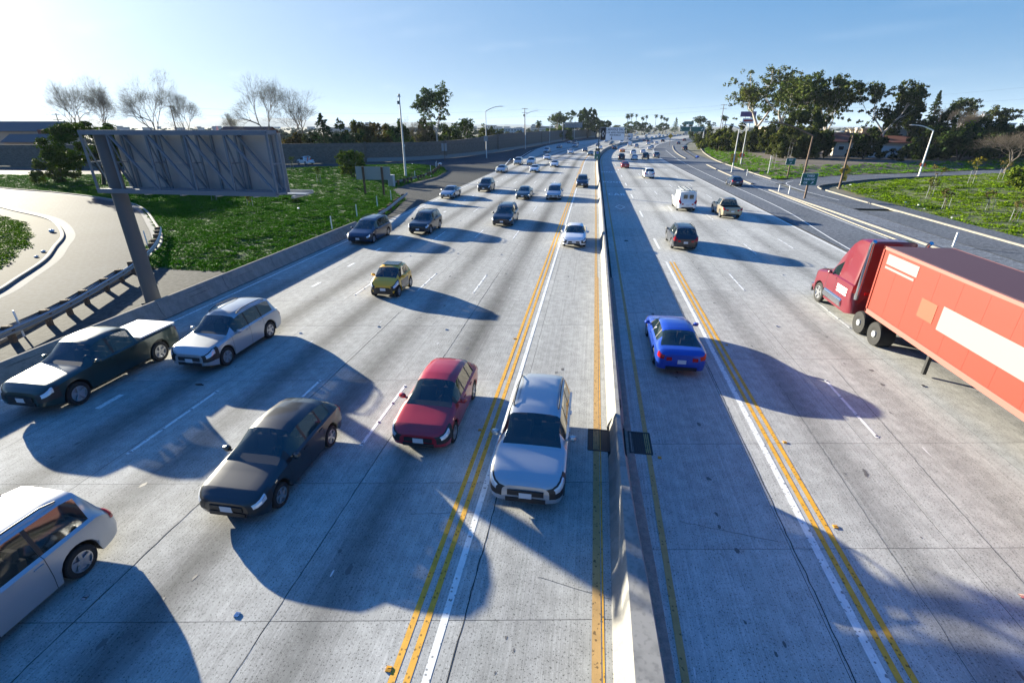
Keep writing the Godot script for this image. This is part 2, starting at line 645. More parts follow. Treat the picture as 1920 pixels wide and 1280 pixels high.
func leaves_into(mb: MB, r: RandomNumberGenerator, mid: Vector3, size: Vector3, count: int, leaf: float, tint: Color, lumps: int, droop := 0.0) -> void:
	mb.tinted = true
	var cs := []
	for i in lumps:
		var d := Vector3(r.randf_range(-1, 1), r.randf_range(-0.8, 1), r.randf_range(-1, 1)).normalized() * r.randf_range(0.25, 0.72)
		cs.append([d, r.randf_range(0.28, 0.5), r.randf_range(0.75, 1.25)])
	for i in count:
		var k = cs[i % lumps]
		var d := Vector3(r.randfn(), r.randfn(), r.randfn()).normalized()
		var p: Vector3 = (k[0] + d * k[1] * pow(r.randf(), 0.35)) * size
		var nn := (d + Vector3(r.randfn(), r.randfn(), r.randfn()) * 0.55).normalized()
		leaf_quad(mb, r, mid + p, nn, leaf * r.randf_range(0.6, 1.3), tint, k[2] * r.randf_range(0.75, 1.25), droop)


func leaf_quad(mb: MB, r: RandomNumberGenerator, p: Vector3, nn: Vector3, leaf: float, tint: Color, k: float, droop: float) -> void:
	var u := nn.cross(Vector3(r.randf_range(-1, 1), r.randf_range(-1, 1), r.randf_range(-1, 1))).normalized()
	if droop > 0.0:
		u = u.lerp(Vector3.DOWN, droop).normalized()
	var w := nn.cross(u).normalized() * leaf * 0.36
	u *= leaf * 0.5
	var warm := r.randf_range(-0.10, 0.18)
	mb.col = Color(tint.r * k * (1.0 + warm), tint.g * k, tint.b * k * (1.0 - warm))
	mb.tri(p - u, p + w, p + u, nn, nn, nn)
	mb.tri(p - u, p + u, p - w, nn, nn, nn)


# ---------------------------------------------------------------- the carriageways
const L_JOINTS := [-20.45, -16.7, -13.0, -9.3, -5.6, -1.9, 0.96]
const R_JOINTS := [1.62, 4.95, 8.6, 12.2, 15.85, 19.45]
const L_LANES := [-17.9, -14.4, -11.25, -8.0, -4.7, -0.9]
const R_LANES := [3.7, 7.45, 10.8, 14.2, 17.6]
var wear := FastNoiseLite.new()


# oil and rubber along the middle of each lane, as dark wear of the slab
func slab_tone(x: float, s: float, left: bool) -> float:
	var k := 1.0
	for c in (L_LANES if left else R_LANES):
		var d := absf(x - c) / (0.62 if left else 0.5)
		var deep := 0.70 if left else 0.40
		if c == -0.9 or c == 3.7:
			deep = 0.10
		k -= deep * exp(-d * d) * (0.75 + 0.5 * wear.get_noise_2d(c * 37.0, s * 2.2))
	k *= 1.0 + 0.16 * wear.get_noise_2d(x * 9.0, s * 3.0)
	return k


func freeway() -> void:
	wear.frequency = 0.02
	wear.seed = 4
	wear.fractal_octaves = 4
	var r := RandomNumberGenerator.new()
	r.seed = 21
	var base := MB.new()
	strip(base, -21.2, 19.9, -40.0, 640.0, -0.022, 12.0)
	var rd := kind(Node3D.new(), "structure")
	rd.name = "road"
	add_child(rd)
	part("joint_bed", base, M.joint, rd)
	var gap := 0.011
	for side in 2:
		var joints: Array = L_JOINTS if side == 0 else R_JOINTS
		var zs := [-9.5 if side == 0 else -7.2]
		var k := 0
		while zs[-1] < 76.0:
			zs.append(zs[-1] + [5.8, 5.5, 3.7, 4.0][k % 4])
			k += 1
		if side == 0:
			# joints counted off so that one meets the median at 6.1 m ahead
			var shift: float = 6.1 - zs[3]
			for i in zs.size():
				zs[i] += shift
		for j in joints.size() - 1:
			for i in zs.size() - 1:
				var mb := MB.new()
				mb.tinted = true
				var x0: float = joints[j] + gap * 0.5
				var x1: float = joints[j + 1] - gap * 0.5
				var tone := 0.53 * r.randf_range(0.93, 1.07) * (1.06 if side == 1 else 0.97)
				if r.randf() < 0.12:
					tone *= 1.10
				var off := Vector2(r.randf(), r.randf())
				var nx := 12; var nz := 3
				var drop := r.randf_range(-0.003, 0.0)
				for a in nx:
					for b in nz:
						var p := []; var cs := []; var us := []
						for q in [[0, 0], [1, 0], [1, 1], [0, 1]]:
							var x := lerpf(x0, x1, (a + q[0]) / float(nx))
							var z := lerpf(zs[i] + gap, zs[i + 1], (b + q[1]) / float(nz)) + (x + 1.9) * 0.165
							p.append(Vector3(x, drop, -z))
							var t := tone * slab_tone(x, z, side == 0)
							cs.append(Color(t, t * 0.992, t * 0.96))
							us.append(Vector2(x / 3.0, z / 3.0) + off)
						mb.cquad(p, cs, us)
				mb.col = Color(0.16, 0.16, 0.155)
				var c4 := [Vector2(x0, zs[i] + gap), Vector2(x1, zs[i] + gap), Vector2(x1, zs[i + 1]), Vector2(x0, zs[i + 1])]
				for q in 4:
					var u: Vector2 = c4[q]; var w: Vector2 = c4[(q + 1) % 4]
					var uu := Vector3(u.x, drop, -(u.y + (u.x + 1.9) * 0.165)); var ww := Vector3(w.x, drop, -(w.y + (w.x + 1.9) * 0.165))
					mb.quad(uu, ww, ww - Vector3(0, 0.02, 0), uu - Vector3(0, 0.02, 0), Vector3(0, 0, 0.1))
				part("concrete_slab", mb, M.concrete, rd)
		# beyond, the slabs blend into one sheet
		var far := MB.new()
		far.tinted = true
		var ss := steps(zs[-1] - (4.0 if side == 0 else -0.2), 150.0, 4.0)
		ss.append_array(steps(150.0, 640.0, 10.0).slice(1))
		for i in ss.size() - 1:
			var lo: float = joints[0]; var hi: float = joints[-1]
			var nn := 66 if side == 0 else 44
			for a in nn:
				var p := []; var cs := []; var us := []
				for q in [[0, 0], [1, 0], [1, 1], [0, 1]]:
					var s: float = ss[i + q[1]]
					var l0 := lo
					if side == 0:
						l0 = lo - 14.0 * smoothstep(120.0, 300.0, s)
					var x := lerpf(l0, hi, (a + q[0]) / float(nn))
					var sk: float = s + (x + 1.9) * 0.165 * smoothstep(110.0, 84.0, s)
					if i == 0 and q[1] == 0:
						sk += 0.012 if side == 0 else 0.0
					p.append(road(x, sk, -0.001))
					var t := 0.525 * slab_tone(x, s, side == 0)
					cs.append(Color(t, t * 0.992, t * 0.96))
					us.append(Vector2(x / 3.0, s / 3.0))
				far.cquad(p, cs, us)
		part("concrete_pavement", far, M.concrete, rd)
	# painted lines
	var y := 0.004
	line(rd, "edge_line", M.white_line, -19.78, 0.13, -10.0, 116.0, y)
	line(rd, "edge_line", M.white_line, -2.28, 0.14, -10.0, 560.0, y)
	line(rd, "double_yellow_line", M.yellow_line, -2.86, 0.12, -10.0, 560.0, y)
	line(rd, "double_yellow_line", M.yellow_line, -2.60, 0.12, -10.0, 560.0, y)
	line(rd, "median_line", M.worn_yellow_line, 0.62, 0.17, -10.0, 560.0, y)
	line(rd, "median_line", M.yellow_line, 0.745, 0.035, -10.0, 30.0, y)
	line(rd, "median_line", M.worn_yellow_line, 2.13, 0.14, -10.0, 560.0, y)
	line(rd, "edge_line", M.white_line, 5.52, 0.17, -10.0, 34.6, y)
	line(rd, "double_yellow_line", M.yellow_line, 5.77, 0.12, -10.0, 34.6, y)
	line(rd, "double_yellow_line", M.yellow_line, 6.02, 0.12, -10.0, 34.6, y)
	line(rd, "edge_line", M.white_line, 19.18, 0.15, -10.0, 560.0, y)
	for l in [[-6.32, 11.05, 0.1], [-9.60, 10.9, 0.1], [-12.85, 9.6, 0.1], [9.12, 13.9, 0.1], [12.46, 8.6, 0.1], [15.85, 11.0, 0.1]]:
		var s: float = l[1] - 14.63
		while s < 420.0:
			if s < 190.0:
				line(rd, "lane_stripe", M.white_line, l[0], l[2], s, s + 3.75, y)
				if s < 62.0 and s > 3.0:
					for k in 4:
						marker(rd, Vector3(l[0] + 0.005, 0.0, -(s + 0.1 + k * 1.18)), "white")
				if s < 40.0 and s > -6.0:
					marker(rd, Vector3(l[0] + 0.02, 0.0, -(s + 9.1)), "silver")
			s += 14.63
		var rest := MB.new()
		while s < 560.0:
			strip(rest, l[0] - 0.08, l[0] + 0.08, s, s + 3.75, y, 4.0)
			s += 14.63
		kind(part("distant_stripes", rest, M.white_line, rd), "stuff")
	var sd := 2.46
	while sd < 150.0:
		line(rd, "lane_stripe", M.white_line, -16.02, 0.2, sd, sd + 0.95, y)
		sd += 4.57
	sd = 38.5
	while sd < 300.0:
		line(rd, "lane_stripe", M.white_line, 5.5, 0.2, sd, sd + 3.9, y)
		sd += 14.75
	for p in [[-2.98, 5.0], [-2.98, 12.4], [-2.98, 19.6], [6.24, 13.2], [6.24, 9.8], [6.24, 20.4], [0.36, 4.75], [2.42, 11.85]]:
		marker(rd, Vector3(p[0], 0, -p[1]), "amber")
	# the carpool lane's words and diamonds, foreshortened letters as long as a car
	for w in [[3.45, 59.8, ""], [3.5, 71.5, "CAR"], [3.4, 88.0, "POOL"], [3.4, 108.0, "ONLY"], [3.3, 121.0, ""]]:
		if w[2] == "":
			var dm := MB.new()
			var p := [Vector2(0, 1.9), Vector2(0.62, 0), Vector2(0, -1.9), Vector2(-0.62, 0)]
			for k in 4:
				var a: Vector2 = p[k]; var b: Vector2 = p[(k + 1) % 4]
				dm.quad(road(w[0] + a.x, w[1] + a.y, y), road(w[0] + b.x, w[1] + b.y, y), road(w[0] + b.x * 0.76, w[1] + b.y * 0.8, y), road(w[0] + a.x * 0.76, w[1] + a.y * 0.8, y), Vector3.UP)
			part("painted_diamond", dm, M.white_line, rd)
		else:
			var t := text_mesh(w[2], 1.35)
			var o := part("painted_word", t, M.white_line, rd)
			o.transform = Transform3D(Basis(Vector3(0.95, 0, 0), Vector3(0, 0, -2.4), Vector3(0, 1, 0)), Vector3(w[0], y + 0.001, -w[1]))
	# hairline cracks, worn scars and drips of oil that lie on the slabs
	var cr := MB.new()
	for q in [[5.02, 2.0, 5.0, 36.0, 0.026], [-1.92, 4.0, -1.88, 16.0, 0.022], [-9.3, 3.0, -9.32, 22.0, 0.02], [-5.6, 2.0, -5.62, 30.0, 0.016], [9.3, 6.0, 9.9, 19.0, 0.014], [7.0, 4.0, 7.3, 17.0, 0.012], [-3.9, 8.6, -2.1, 9.0, 0.012], [-12.2, 15.0, -10.0, 15.6, 0.014], [-7.3, 20.0, -5.9, 26.0, 0.012], [13.8, 9.0, 15.4, 10.4, 0.016], [2.6, 9.4, 4.8, 9.1, 0.014], [-0.6, 7.3, 0.9, 7.0, 0.014]]:
		var a := Vector2(q[0], q[1]); var b := Vector2(q[2], q[3])
		var n := int(a.distance_to(b) / 0.22) + 3
		var pts := []
		for k in n + 1:
			pts.append(a.lerp(b, k / float(n)) + (b - a).orthogonal().normalized() * (r.randf_range(-0.014, 0.014) + 0.03 * wear.get_noise_2d(k * 4.0, q[0] * 50.0)))
		ribbon(cr, pts, q[4] * r.randf_range(0.6, 0.85), 0.0022)
	kind(part("cracks", cr, M.joint, rd), "stuff")
	var drip := MB.new()
	var scar := MB.new()
	for k in 210:
		var lane: float = (L_LANES + R_LANES)[r.randi() % 11]
		var c := Vector2(lane + r.randfn() * 0.3, r.randf_range(2.0, 42.0))
		blot(drip, r, c, r.randf_range(0.015, 0.075), r.randf_range(1.0, 2.6), 0.0018)
	for k in 22:
		var lane: float = (L_LANES + R_LANES)[r.randi() % 11]
		var c := Vector2(lane + r.randfn() * 1.0, r.randf_range(3.0, 46.0))
		blot(scar, r, c, r.randf_range(0.012, 0.03), r.randf_range(4.0, 12.0), 0.0014)
	kind(part("oil_drips", drip, M.oil, rd), "stuff")
	kind(part("pale_scars", scar, M.scar, rd), "stuff")
	# drain gratings by the median
	for d in [[0.7, 12.45, "left"], [1.92, 12.5, "right"]]:
		var t := thing("drain_grate", "dark iron drain grating in the road on the %s side of the median barrier" % d[2], "drain grate", at(d[0], d[1], 0.0), 0.0, "")
		var fr := MB.new()
		for e in [[0, 0.53, 0.66, 0.05], [0, -0.53, 0.66, 0.05], [0.32, 0, 0.03, 1.05], [-0.32, 0, 0.03, 1.05]]:
			fr.box(Vector3(e[0], 0.006, e[1]), Vector3(e[2], 0.02, e[3]))
		part("frame", fr, M.dark_iron, t)
		var pit := MB.new()
		pit.quad(Vector3(-0.31, 0.0025, -0.51), Vector3(0.31, 0.0025, -0.51), Vector3(0.31, 0.0025, 0.51), Vector3(-0.31, 0.0025, 0.51), Vector3.UP)
		part("pit", pit, M.black, t)
		for k in 11:
			var b := MB.new()
			b.box(Vector3(-0.29 + 0.058 * k, 0.009, 0), Vector3(0.019, 0.012, 1.02))
			part("bar", b, M.dark_iron, t)


# an uneven flat spot, drawn out along the road by `stretch`
func blot(mb: MB, r: RandomNumberGenerator, c: Vector2, size: float, stretch: float, h: float) -> void:
	var rim := []
	for k in 9:
		var a := TAU * k / 9
		var d := size * r.randf_range(0.65, 1.25)
		rim.append(at(c.x + cos(a) * d, c.y + sin(a) * d * stretch, h))
	for k in 9:
		mb.ftri(at(c.x, c.y, h), rim[k], rim[(k + 1) % 9], Vector3.UP)


func text_mesh(s: String, size: float, font := "Droid Sans", depth := 0.002) -> TextMesh:
	var t := TextMesh.new()
	var f := SystemFont.new()
	f.font_names = [font]
	f.font_weight = 700
	t.font = f
	t.text = s
	t.font_size = 64
	t.pixel_size = size / 64.0
	t.depth = depth
	return t


func marker(parent: Node, p: Vector3, k: String) -> void:
	if not M.has("marker_mesh"):
		var dot := MB.new()
		dot.lathe(Vector3.ZERO, [[0.052, 0.0], [0.046, 0.012], [0.03, 0.02], [0.0, 0.023]], 10)
		M.marker_mesh = dot.done()
		var sq := MB.new()
		sq.box(Vector3(0, 0.01, 0), Vector3(0.1, 0.02, 0.1))
		for s in [-1.0, 1.0]:
			sq.quad(Vector3(-0.05, 0.02, 0.05 * s), Vector3(0.05, 0.02, 0.05 * s), Vector3(0.035, 0.026, 0.01 * s), Vector3(-0.035, 0.026, 0.01 * s), Vector3(0, 1, s))
		M.marker_square = sq.done()
	var o := part("road_marker", M.marker_mesh if k == "white" else M.marker_square, {"white": M.sign_back, "silver": M.chrome, "amber": M.amber}[k], parent)
	o.position = p + Vector3(0, 0.0005, 0)


func strip(mb: MB, l0: float, l1: float, s0: float, s1: float, h: float, d: float) -> void:
	var ss := steps(s0, s1, d)
	for i in ss.size() - 1:
		mb.quad(road(l0, ss[i], h), road(l1, ss[i], h), road(l1, ss[i + 1], h), road(l0, ss[i + 1], h), Vector3.UP)


func line(parent: Node, called: String, mt: Material, lat: float, w: float, s0: float, s1: float, h: float) -> void:
	var mb := MB.new()
	strip(mb, lat - w / 2, lat + w / 2, s0, s1, h, 8.0)
	part(called, mb, mt, parent)


# a profile of (sideways, up) points drawn along the road; fit(s) returns the profile there
func along_road(mb: MB, ss: Array, fit: Callable, close_ends := true) -> void:
	var g := []
	for s in ss:
		var row := []
		for p in fit.call(s):
			row.append(road(p.x, s, p.y))
		g.append(row)
	mb.loft(g, func(_i, _j): return true)
	if close_ends:
		for e in [0, g.size() - 1]:
			var d: Vector3 = g[e][0] - g[1 if e == 0 else e - 1][0]
			for k in range(1, g[e].size() - 1):
				mb.ftri(g[e][0], g[e][k], g[e][k + 1], d)


func barriers() -> void:
	# the median: a vertical-sided concrete barrier that thickens round a bridge pier by the camera
	var mb := MB.new()
	var ss := steps(-16.0, 11.6, 0.6)
	ss.append_array([11.62, 12.3, 13.2, 13.22])
	ss.append_array(steps(14.0, 130.0, 6.0))
	ss.append_array(steps(136.0, 600.0, 8.0))
	var fit := func(s: float) -> Array:
		var k := smoothstep(12.0, 3.5, s)
		var bl := lerpf(0.96, 0.90, k)
		var tl := lerpf(1.12, 1.12, k)
		var tr := lerpf(1.28, 1.64, k)
		var br := lerpf(1.50, 1.82, k)
		if s > 60.0:
			bl = lerpf(0.96, 0.75, smoothstep(60, 110, s)); tl = bl + 0.16; tr = bl + 0.32; br = bl + 0.54
		if s > 11.61 and s < 13.21:
			bl += 0.07
			br -= 0.06
		var hh := 0.92
		return [Vector2(bl, -0.01), Vector2(bl + 0.01, 0.08), Vector2(lerpf(bl, tl, 0.75), 0.32), Vector2(tl, hh - 0.03), Vector2(tl + 0.025, hh), Vector2(tr - 0.025, hh), Vector2(tr, hh - 0.03), Vector2(lerpf(br, tr, 0.75), 0.32), Vector2(br - 0.01, 0.08), Vector2(br, -0.01)]
	along_road(mb, ss, fit)
	var t := thing("median_barrier", "long pale concrete median barrier dividing the two carriageways", "barrier")
	part("concrete_body", mb, M.barrier_concrete, t)
	# low concrete footing on its right side
	var ft := MB.new()
	along_road(ft, steps(-16.0, 30.0, 2.0), func(s): return [Vector2(1.5, 0.0), Vector2(1.5 + 0.30 * smoothstep(14.0, 4.0, s) + 0.17, 0.012), Vector2(1.5 + 0.30 * smoothstep(14.0, 4.0, s) + 0.19, 0.0)], false)
	part("footing", ft, M.curb_concrete, t)
	var cv := MB.new()
	cv.box(at(1.30, 13.4, 0.55), Vector3(0.05, 0.55, 0.4))
	part("pier_gap_plate", cv, M.dark_iron, t)
	# the left edge barrier, ending where the guardrail starts
	var lb := MB.new()
	along_road(lb, steps(-16.0, 41.5, 3.0), func(_s): return [Vector2(-21.02, -0.1), Vector2(-20.98, 0.75), Vector2(-20.96, 0.84), Vector2(-20.78, 0.84), Vector2(-20.75, 0.80), Vector2(-20.63, 0.30), Vector2(-20.47, 0.07), Vector2(-20.45, -0.02)])
	var b := thing("edge_barrier", "long low concrete barrier along the left edge of the freeway below the overhead sign's pole", "barrier")
	part("concrete_body", lb, M.barrier_concrete, b)
	var cap := MB.new()
	along_road(cap, steps(-16.0, 41.5, 3.0), func(_s): return [Vector2(-20.965, 0.842), Vector2(-20.955, 0.852), Vector2(-20.79, 0.852), Vector2(-20.775, 0.842)])
	part("pale_top", cap, M.curb_concrete, b)
	# cast joints, tyre scuffs and the grit along the foot
	var face := [Vector2(-20.748, 0.80), Vector2(-20.627, 0.30), Vector2(-20.466, 0.07)]
	for k in 9:
		var jm := MB.new()
		along_road(jm, [1.0 + k * 4.6, 1.02 + k * 4.6], func(_s): return face.map(func(p): return p + Vector2(0.003, 0.002)), false)
		part("cast_joint", jm, M.joint, b)
	var r := RandomNumberGenerator.new()
	r.seed = 8
	var sc := MB.new()
	for k in 26:
		var s0 := r.randf_range(-2.0, 39.0); var u := r.randf_range(0.1, 0.85); var w := r.randf_range(0.015, 0.06); var ln := r.randf_range(0.4, 2.6)
		along_road(sc, steps(s0, s0 + ln, 0.4), func(s): return [face[0].lerp(face[1], u) + Vector2(0.004, 0.0), face[0].lerp(face[1], minf(u + w * sin((s - s0) / ln * PI), 1.0)) + Vector2(0.004, 0.0)], false)
	kind(part("scuffs", sc, M.scuff, b), "stuff")
	var gr := MB.new()
	for e in [[-20.44, 0.16]]:
		var pts := []
		for k in 120:
			pts.append(Vector2(e[0] + e[1] * (0.5 + 0.5 * r.randf()), -6.0 + 0.5 * k))
		for k in 119:
			gr.quad(at(e[0], pts[k].y, 0.0055), at(pts[k].x, pts[k].y, 0.0055), at(pts[k + 1].x, pts[k + 1].y, 0.0055), at(e[0], pts[k + 1].y, 0.0055), Vector3.UP)
	struct("roadside_grit", gr, M.oil)
	var c := text_mesh("C", 0.3, "Droid Sans", 0.004)
	var co := part("painted_letter", c, M.sign_blue, b)
	co.transform = Transform3D(Basis(Vector3.UP, PI / 2).rotated(Vector3(0, 0, 1), 0.2), at(-20.66, 14.6, 0.5))


# ---------------------------------------------------------------- the paved ground beside the freeway
func smooth_line(p: Array, per := 6) -> Array:
	var out := []
	for i in p.size() - 1:
		var a: Vector2 = p[maxi(i - 1, 0)]; var b: Vector2 = p[i]; var c: Vector2 = p[i + 1]; var d: Vector2 = p[mini(i + 2, p.size() - 1)]
		for k in per:
			out.append(b.cubic_interpolate(c, a, d, k / float(per)))
	out.append(p[-1])
	return out


func shift_line(p: Array, d: float) -> Array:
	var out := []
	for i in p.size():
		var t: Vector2 = (p[mini(i + 1, p.size() - 1)] - p[maxi(i - 1, 0)]).normalized()
		out.append(p[i] + Vector2(t.y, -t.x) * d)
	return out


func band(mb: MB, a: Array, b: Array, h: float, tone := 0.1, cross := 1, h2 := INF) -> void:
	mb.tinted = true
	if h2 == INF:
		h2 = h
	for i in a.size() - 1:
		for k in cross:
			var p := []; var cs := []; var us := []
			for q in [[0, 0], [1, 0], [1, 1], [0, 1]]:
				var u: float = (k + q[0]) / float(cross)
				var w: Vector2 = a[i + q[1]].lerp(b[i + q[1]], u)
				p.append(Vector3(w.x, lerpf(h, h2, u), -w.y))
				var t := tone * (1.0 + 0.25 * wear.get_noise_2d(w.x * 5.0, w.y * 5.0))
				cs.append(Color(t * 0.92, t, t * 1.15))
				us.append(w / 2.0)
			mb.cquad(p, cs, us)


func area(mb: MB, poly: Array, h: float, tone: float) -> void:
	var pp := PackedVector2Array(poly)
	var t := Geometry2D.triangulate_polygon(pp)
	mb.tinted = true
	mb.col = Color(tone, tone, tone * 0.98)
	for i in range(0, t.size(), 3):
		var q := []
		for k in 3:
			q.append(pp[t[i + k]])
		mb.tri(at(q[0].x, q[0].y, h), at(q[1].x, q[1].y, h), at(q[2].x, q[2].y, h), Vector3.UP, Vector3.UP, Vector3.UP, q[0] / 2.0, q[1] / 2.0, q[2] / 2.0)


var loop_out := []
var loop_in := []


func kerb(called: String, path: Array, w: float, h: float, mt: Material) -> void:
	var a := shift_line(path, -w / 2); var b := shift_line(path, w / 2)
	var g := []
	for i in path.size():
		g.append([at(a[i].x, a[i].y, -0.06), at(a[i].x, a[i].y, h - 0.02), at(lerpf(a[i].x, b[i].x, 0.15), lerpf(a[i].y, b[i].y, 0.15), h), at(lerpf(a[i].x, b[i].x, 0.85), lerpf(a[i].y, b[i].y, 0.85), h), at(b[i].x, b[i].y, h - 0.02), at(b[i].x, b[i].y, -0.06)])
	var mb := MB.new()
	mb.loft(g, func(_i, _j): return true)
	struct(called, mb, mt)


func ramps() -> void:
	# the loop ramp on the left
	loop_out = smooth_line([Vector2(-150, 78), Vector2(-110, 69.5), Vector2(-87.7, 63), Vector2(-75.3, 60), Vector2(-61.5, 55), Vector2(-52.4, 50), Vector2(-42.2, 41), Vector2(-36.0, 35), Vector2(-32.6, 30.5), Vector2(-29.6, 25), Vector2(-27.6, 20), Vector2(-25.8, 15), Vector2(-24.4, 8), Vector2(-23.8, 0), Vector2(-23.6, -20)])
	loop_in = smooth_line([Vector2(-150, 66), Vector2(-105, 58.5), Vector2(-84.0, 53.5), Vector2(-71.4, 50), Vector2(-63.1, 46.6), Vector2(-53.8, 42.6), Vector2(-45.2, 36.6), Vector2(-40.6, 32), Vector2(-37.2, 28.4), Vector2(-34.3, 24.4), Vector2(-32.1, 21), Vector2(-30.4, 15.5), Vector2(-29.6, 9), Vector2(-29.3, 0), Vector2(-29.2, -20)])
	var mb := MB.new()
	band(mb, loop_out, loop_in, 0.004, 0.098, 5)
	struct("loop_ramp", mb, M.asphalt)
	var gut := MB.new()
	var in1 := shift_line(loop_in, 0.85)
	band(gut, loop_in, in1, 0.008, 0.17, 2)
	struct("gutter", gut, M.concrete)
	kerb("kerb", in1, 0.24, 0.14, M.curb_concrete)
	var in2 := shift_line(loop_in, 0.97); var in3 := shift_line(loop_in, 2.75)
	for i in in3.size():
		in3[i] += Vector2(0.2 * sin(i * 1.3), 0.15 * cos(i * 2.1))
	var sh := MB.new()
	band(sh, in2, in3, 0.05, 0.062, 4)
	struct("paved_verge", sh, M.asphalt)
	var og := MB.new()
	var o1 := []; var o2 := []
	for i in loop_out.size():
		var d: Vector2 = (loop_out[i] - loop_in[i]).normalized()
		o1.append(loop_out[i] + d * 0.02)
		o2.append(loop_out[i] + d * 0.75)
	band(og, o1, o2, 0.010, 0.17, 1)
	struct("gutter", og, M.concrete)
	kerb("kerb", o2, 0.2, 0.13, M.curb_concrete)
	# the paved apron between the loop ramp and the edge barrier
	var ap := MB.new()
	area(ap, [Vector2(-28.3, 27.6), Vector2(-26.0, 27.3), Vector2(-22.9, 27.6), Vector2(-21.04, 27.0), Vector2(-21.04, -20), Vector2(-23.0, -20), Vector2(-23.2, 0), Vector2(-23.7, 8), Vector2(-25.1, 15), Vector2(-26.9, 20), Vector2(-28.9, 25.2)], -0.004, 0.12)
	struct("paved_apron", ap, M.asphalt)
	# the ramp that runs in along the sound wall and joins the freeway, and the gore between
	var wl := smooth_line([Vector2(-210, 97), Vector2(-160, 96), Vector2(-111, 99), Vector2(-84, 108), Vector2(-66, 120), Vector2(-48.5, 135), Vector2(-39.8, 159), Vector2(-33.2, 200), Vector2(-26.5, 272), Vector2(-20.5, 347), Vector2(-8, 430), Vector2(3, 475), Vector2(30, 560)])
	var wr := smooth_line([Vector2(-210, 86), Vector2(-160, 83), Vector2(-108, 83.5), Vector2(-80, 92), Vector2(-62, 105), Vector2(-44, 115), Vector2(-26, 116), Vector2(-19.4, 117), Vector2(-19.0, 160), Vector2(-16.5, 240), Vector2(-3, 340), Vector2(22, 450), Vector2(50, 545)])
	var rm := MB.new()
	band(rm, wl, wr, -0.012, 0.10, 8)
	struct("entry_ramp", rm, M.asphalt)
	var go := MB.new()
	area(go, [Vector2(-20.47, 44), Vector2(-20.47, 118), Vector2(-36, 124), Vector2(-35.0, 117), Vector2(-30.6, 104), Vector2(-29.4, 92), Vector2(-30.2, 80), Vector2(-29.4, 71), Vector2(-24, 62.5), Vector2(-21.6, 52)], -0.008, 0.13)
	struct("gore_pavement", go, M.asphalt)
	var st := MB.new()
	for q in [[-20.7, 118, -24.2, 150], [-22.0, 150, -24.4, 200], [-24.4, 200, -22.5, 260]]:
		var a := at(q[0], q[1], 0.003); var b := at(q[2], q[3], 0.003)
		st.quad(a - Vector3(0.1, 0, 0), a + Vector3(0.1, 0, 0), b + Vector3(0.1, 0, 0), b - Vector3(0.1, 0, 0), Vector3.UP)
	struct("merge_line", st, M.white_line)
	# right: the collector lane, island and exit ramp
	var col := MB.new()
	var c0 := []; var c1 := []; var i0 := []; var i1 := []; var x1 := []; var v1 := []
	for s in steps(-20.0, 96.0, 6.0):
		c0.append(Vector2(19.46, s)); c1.append(Vector2(25.45, s))
		i0.append(Vector2(25.45, s)); i1.append(Vector2(30.1, s))
		x1.append(Vector2(34.05, s)); v1.append(Vector2(36.4, s))
	band(col, c0, c1, -0.004, 0.25, 10)
	struct("collector_lane", col, M.asphalt)
	var isl := MB.new()
	band(isl, i0, i1, -0.006, 0.31, 6)
	struct("shoulder", isl, M.asphalt)
	var ex := MB.new()
	band(ex, i1.slice(0, 15), x1.slice(0, 15), -0.002, 0.23, 5)
	struct("exit_lane", ex, M.asphalt)
	var vg := MB.new()
	band(vg, x1.slice(0, 17), v1.slice(0, 17), 0.05, 0.19, 4)
	struct("paved_verge", vg, M.asphalt)
	# the ramp that turns off to the right
	var ra := smooth_line([Vector2(29.9, 63), Vector2(30.4, 80), Vector2(31.6, 91), Vector2(34.5, 97), Vector2(40, 101.5), Vector2(50, 108.5), Vector2(62, 113.8), Vector2(78, 122), Vector2(97, 134), Vector2(130, 160)])
	var rb := smooth_line([Vector2(34.1, 63), Vector2(34.05, 76), Vector2(34.4, 83), Vector2(36.2, 87.5), Vector2(41, 92.2), Vector2(50, 100.0), Vector2(62, 107.0), Vector2(78, 114.2), Vector2(99, 126), Vector2(133, 152)])
	var tr := MB.new()
	band(tr, ra, rb, 0.003, 0.22, 6)
	struct("exit_ramp", tr, M.asphalt)
	# far part: lanes that follow the freeway's right edge
	var fa := []; var fb := []; var fc := []; var fd := []; var fe := []
	for s in steps(90.0, 600.0, 10.0):
		for k in [[fa, 19.46], [fb, 25.5], [fc, 25.5 + 1.2 * smoothstep(90, 130, s)], [fd, 32.6], [fe, 35.5]]:
			var p := road(k[1], s)
			k[0].append(Vector2(p.x, -p.z))
	var f1 := MB.new()
	band(f1, fa, fb, -0.009, 0.25, 8)
	struct("collector_lane", f1, M.asphalt)
	var f2 := MB.new()
	band(f2, fb, fd, -0.013, 0.25, 8)
	struct("exit_lane", f2, M.asphalt)
	# kerbs: pale stone lines
	kerb("kerb", [Vector2(25.45, -20), Vector2(25.45, 20), Vector2(25.5, 50), Vector2(25.9, 66), Vector2(26.1, 78)], 0.16, 0.09, M.curb_concrete)
	kerb("kerb", [Vector2(26.9, -20), Vector2(26.9, 20), Vector2(26.85, 44), Vector2(26.7, 60), Vector2(26.2, 80)], 0.30, 0.14, M.curb_concrete)
	kerb("kerb", [Vector2(34.05, -20), Vector2(34.05, 20), Vector2(34.05, 50), Vector2(34.0, 70), Vector2(34.4, 81)], 0.26, 0.14, M.curb_concrete)
	kerb("kerb", rb.slice(11), 0.26, 0.14, M.curb_concrete)
	kerb("kerb", smooth_line([Vector2(31.9, 97.5), Vector2(32.0, 106), Vector2(32.4, 118), Vector2(33.8, 150), Vector2(39.6, 198), Vector2(48, 250)]), 0.28, 0.14, M.curb_concrete)
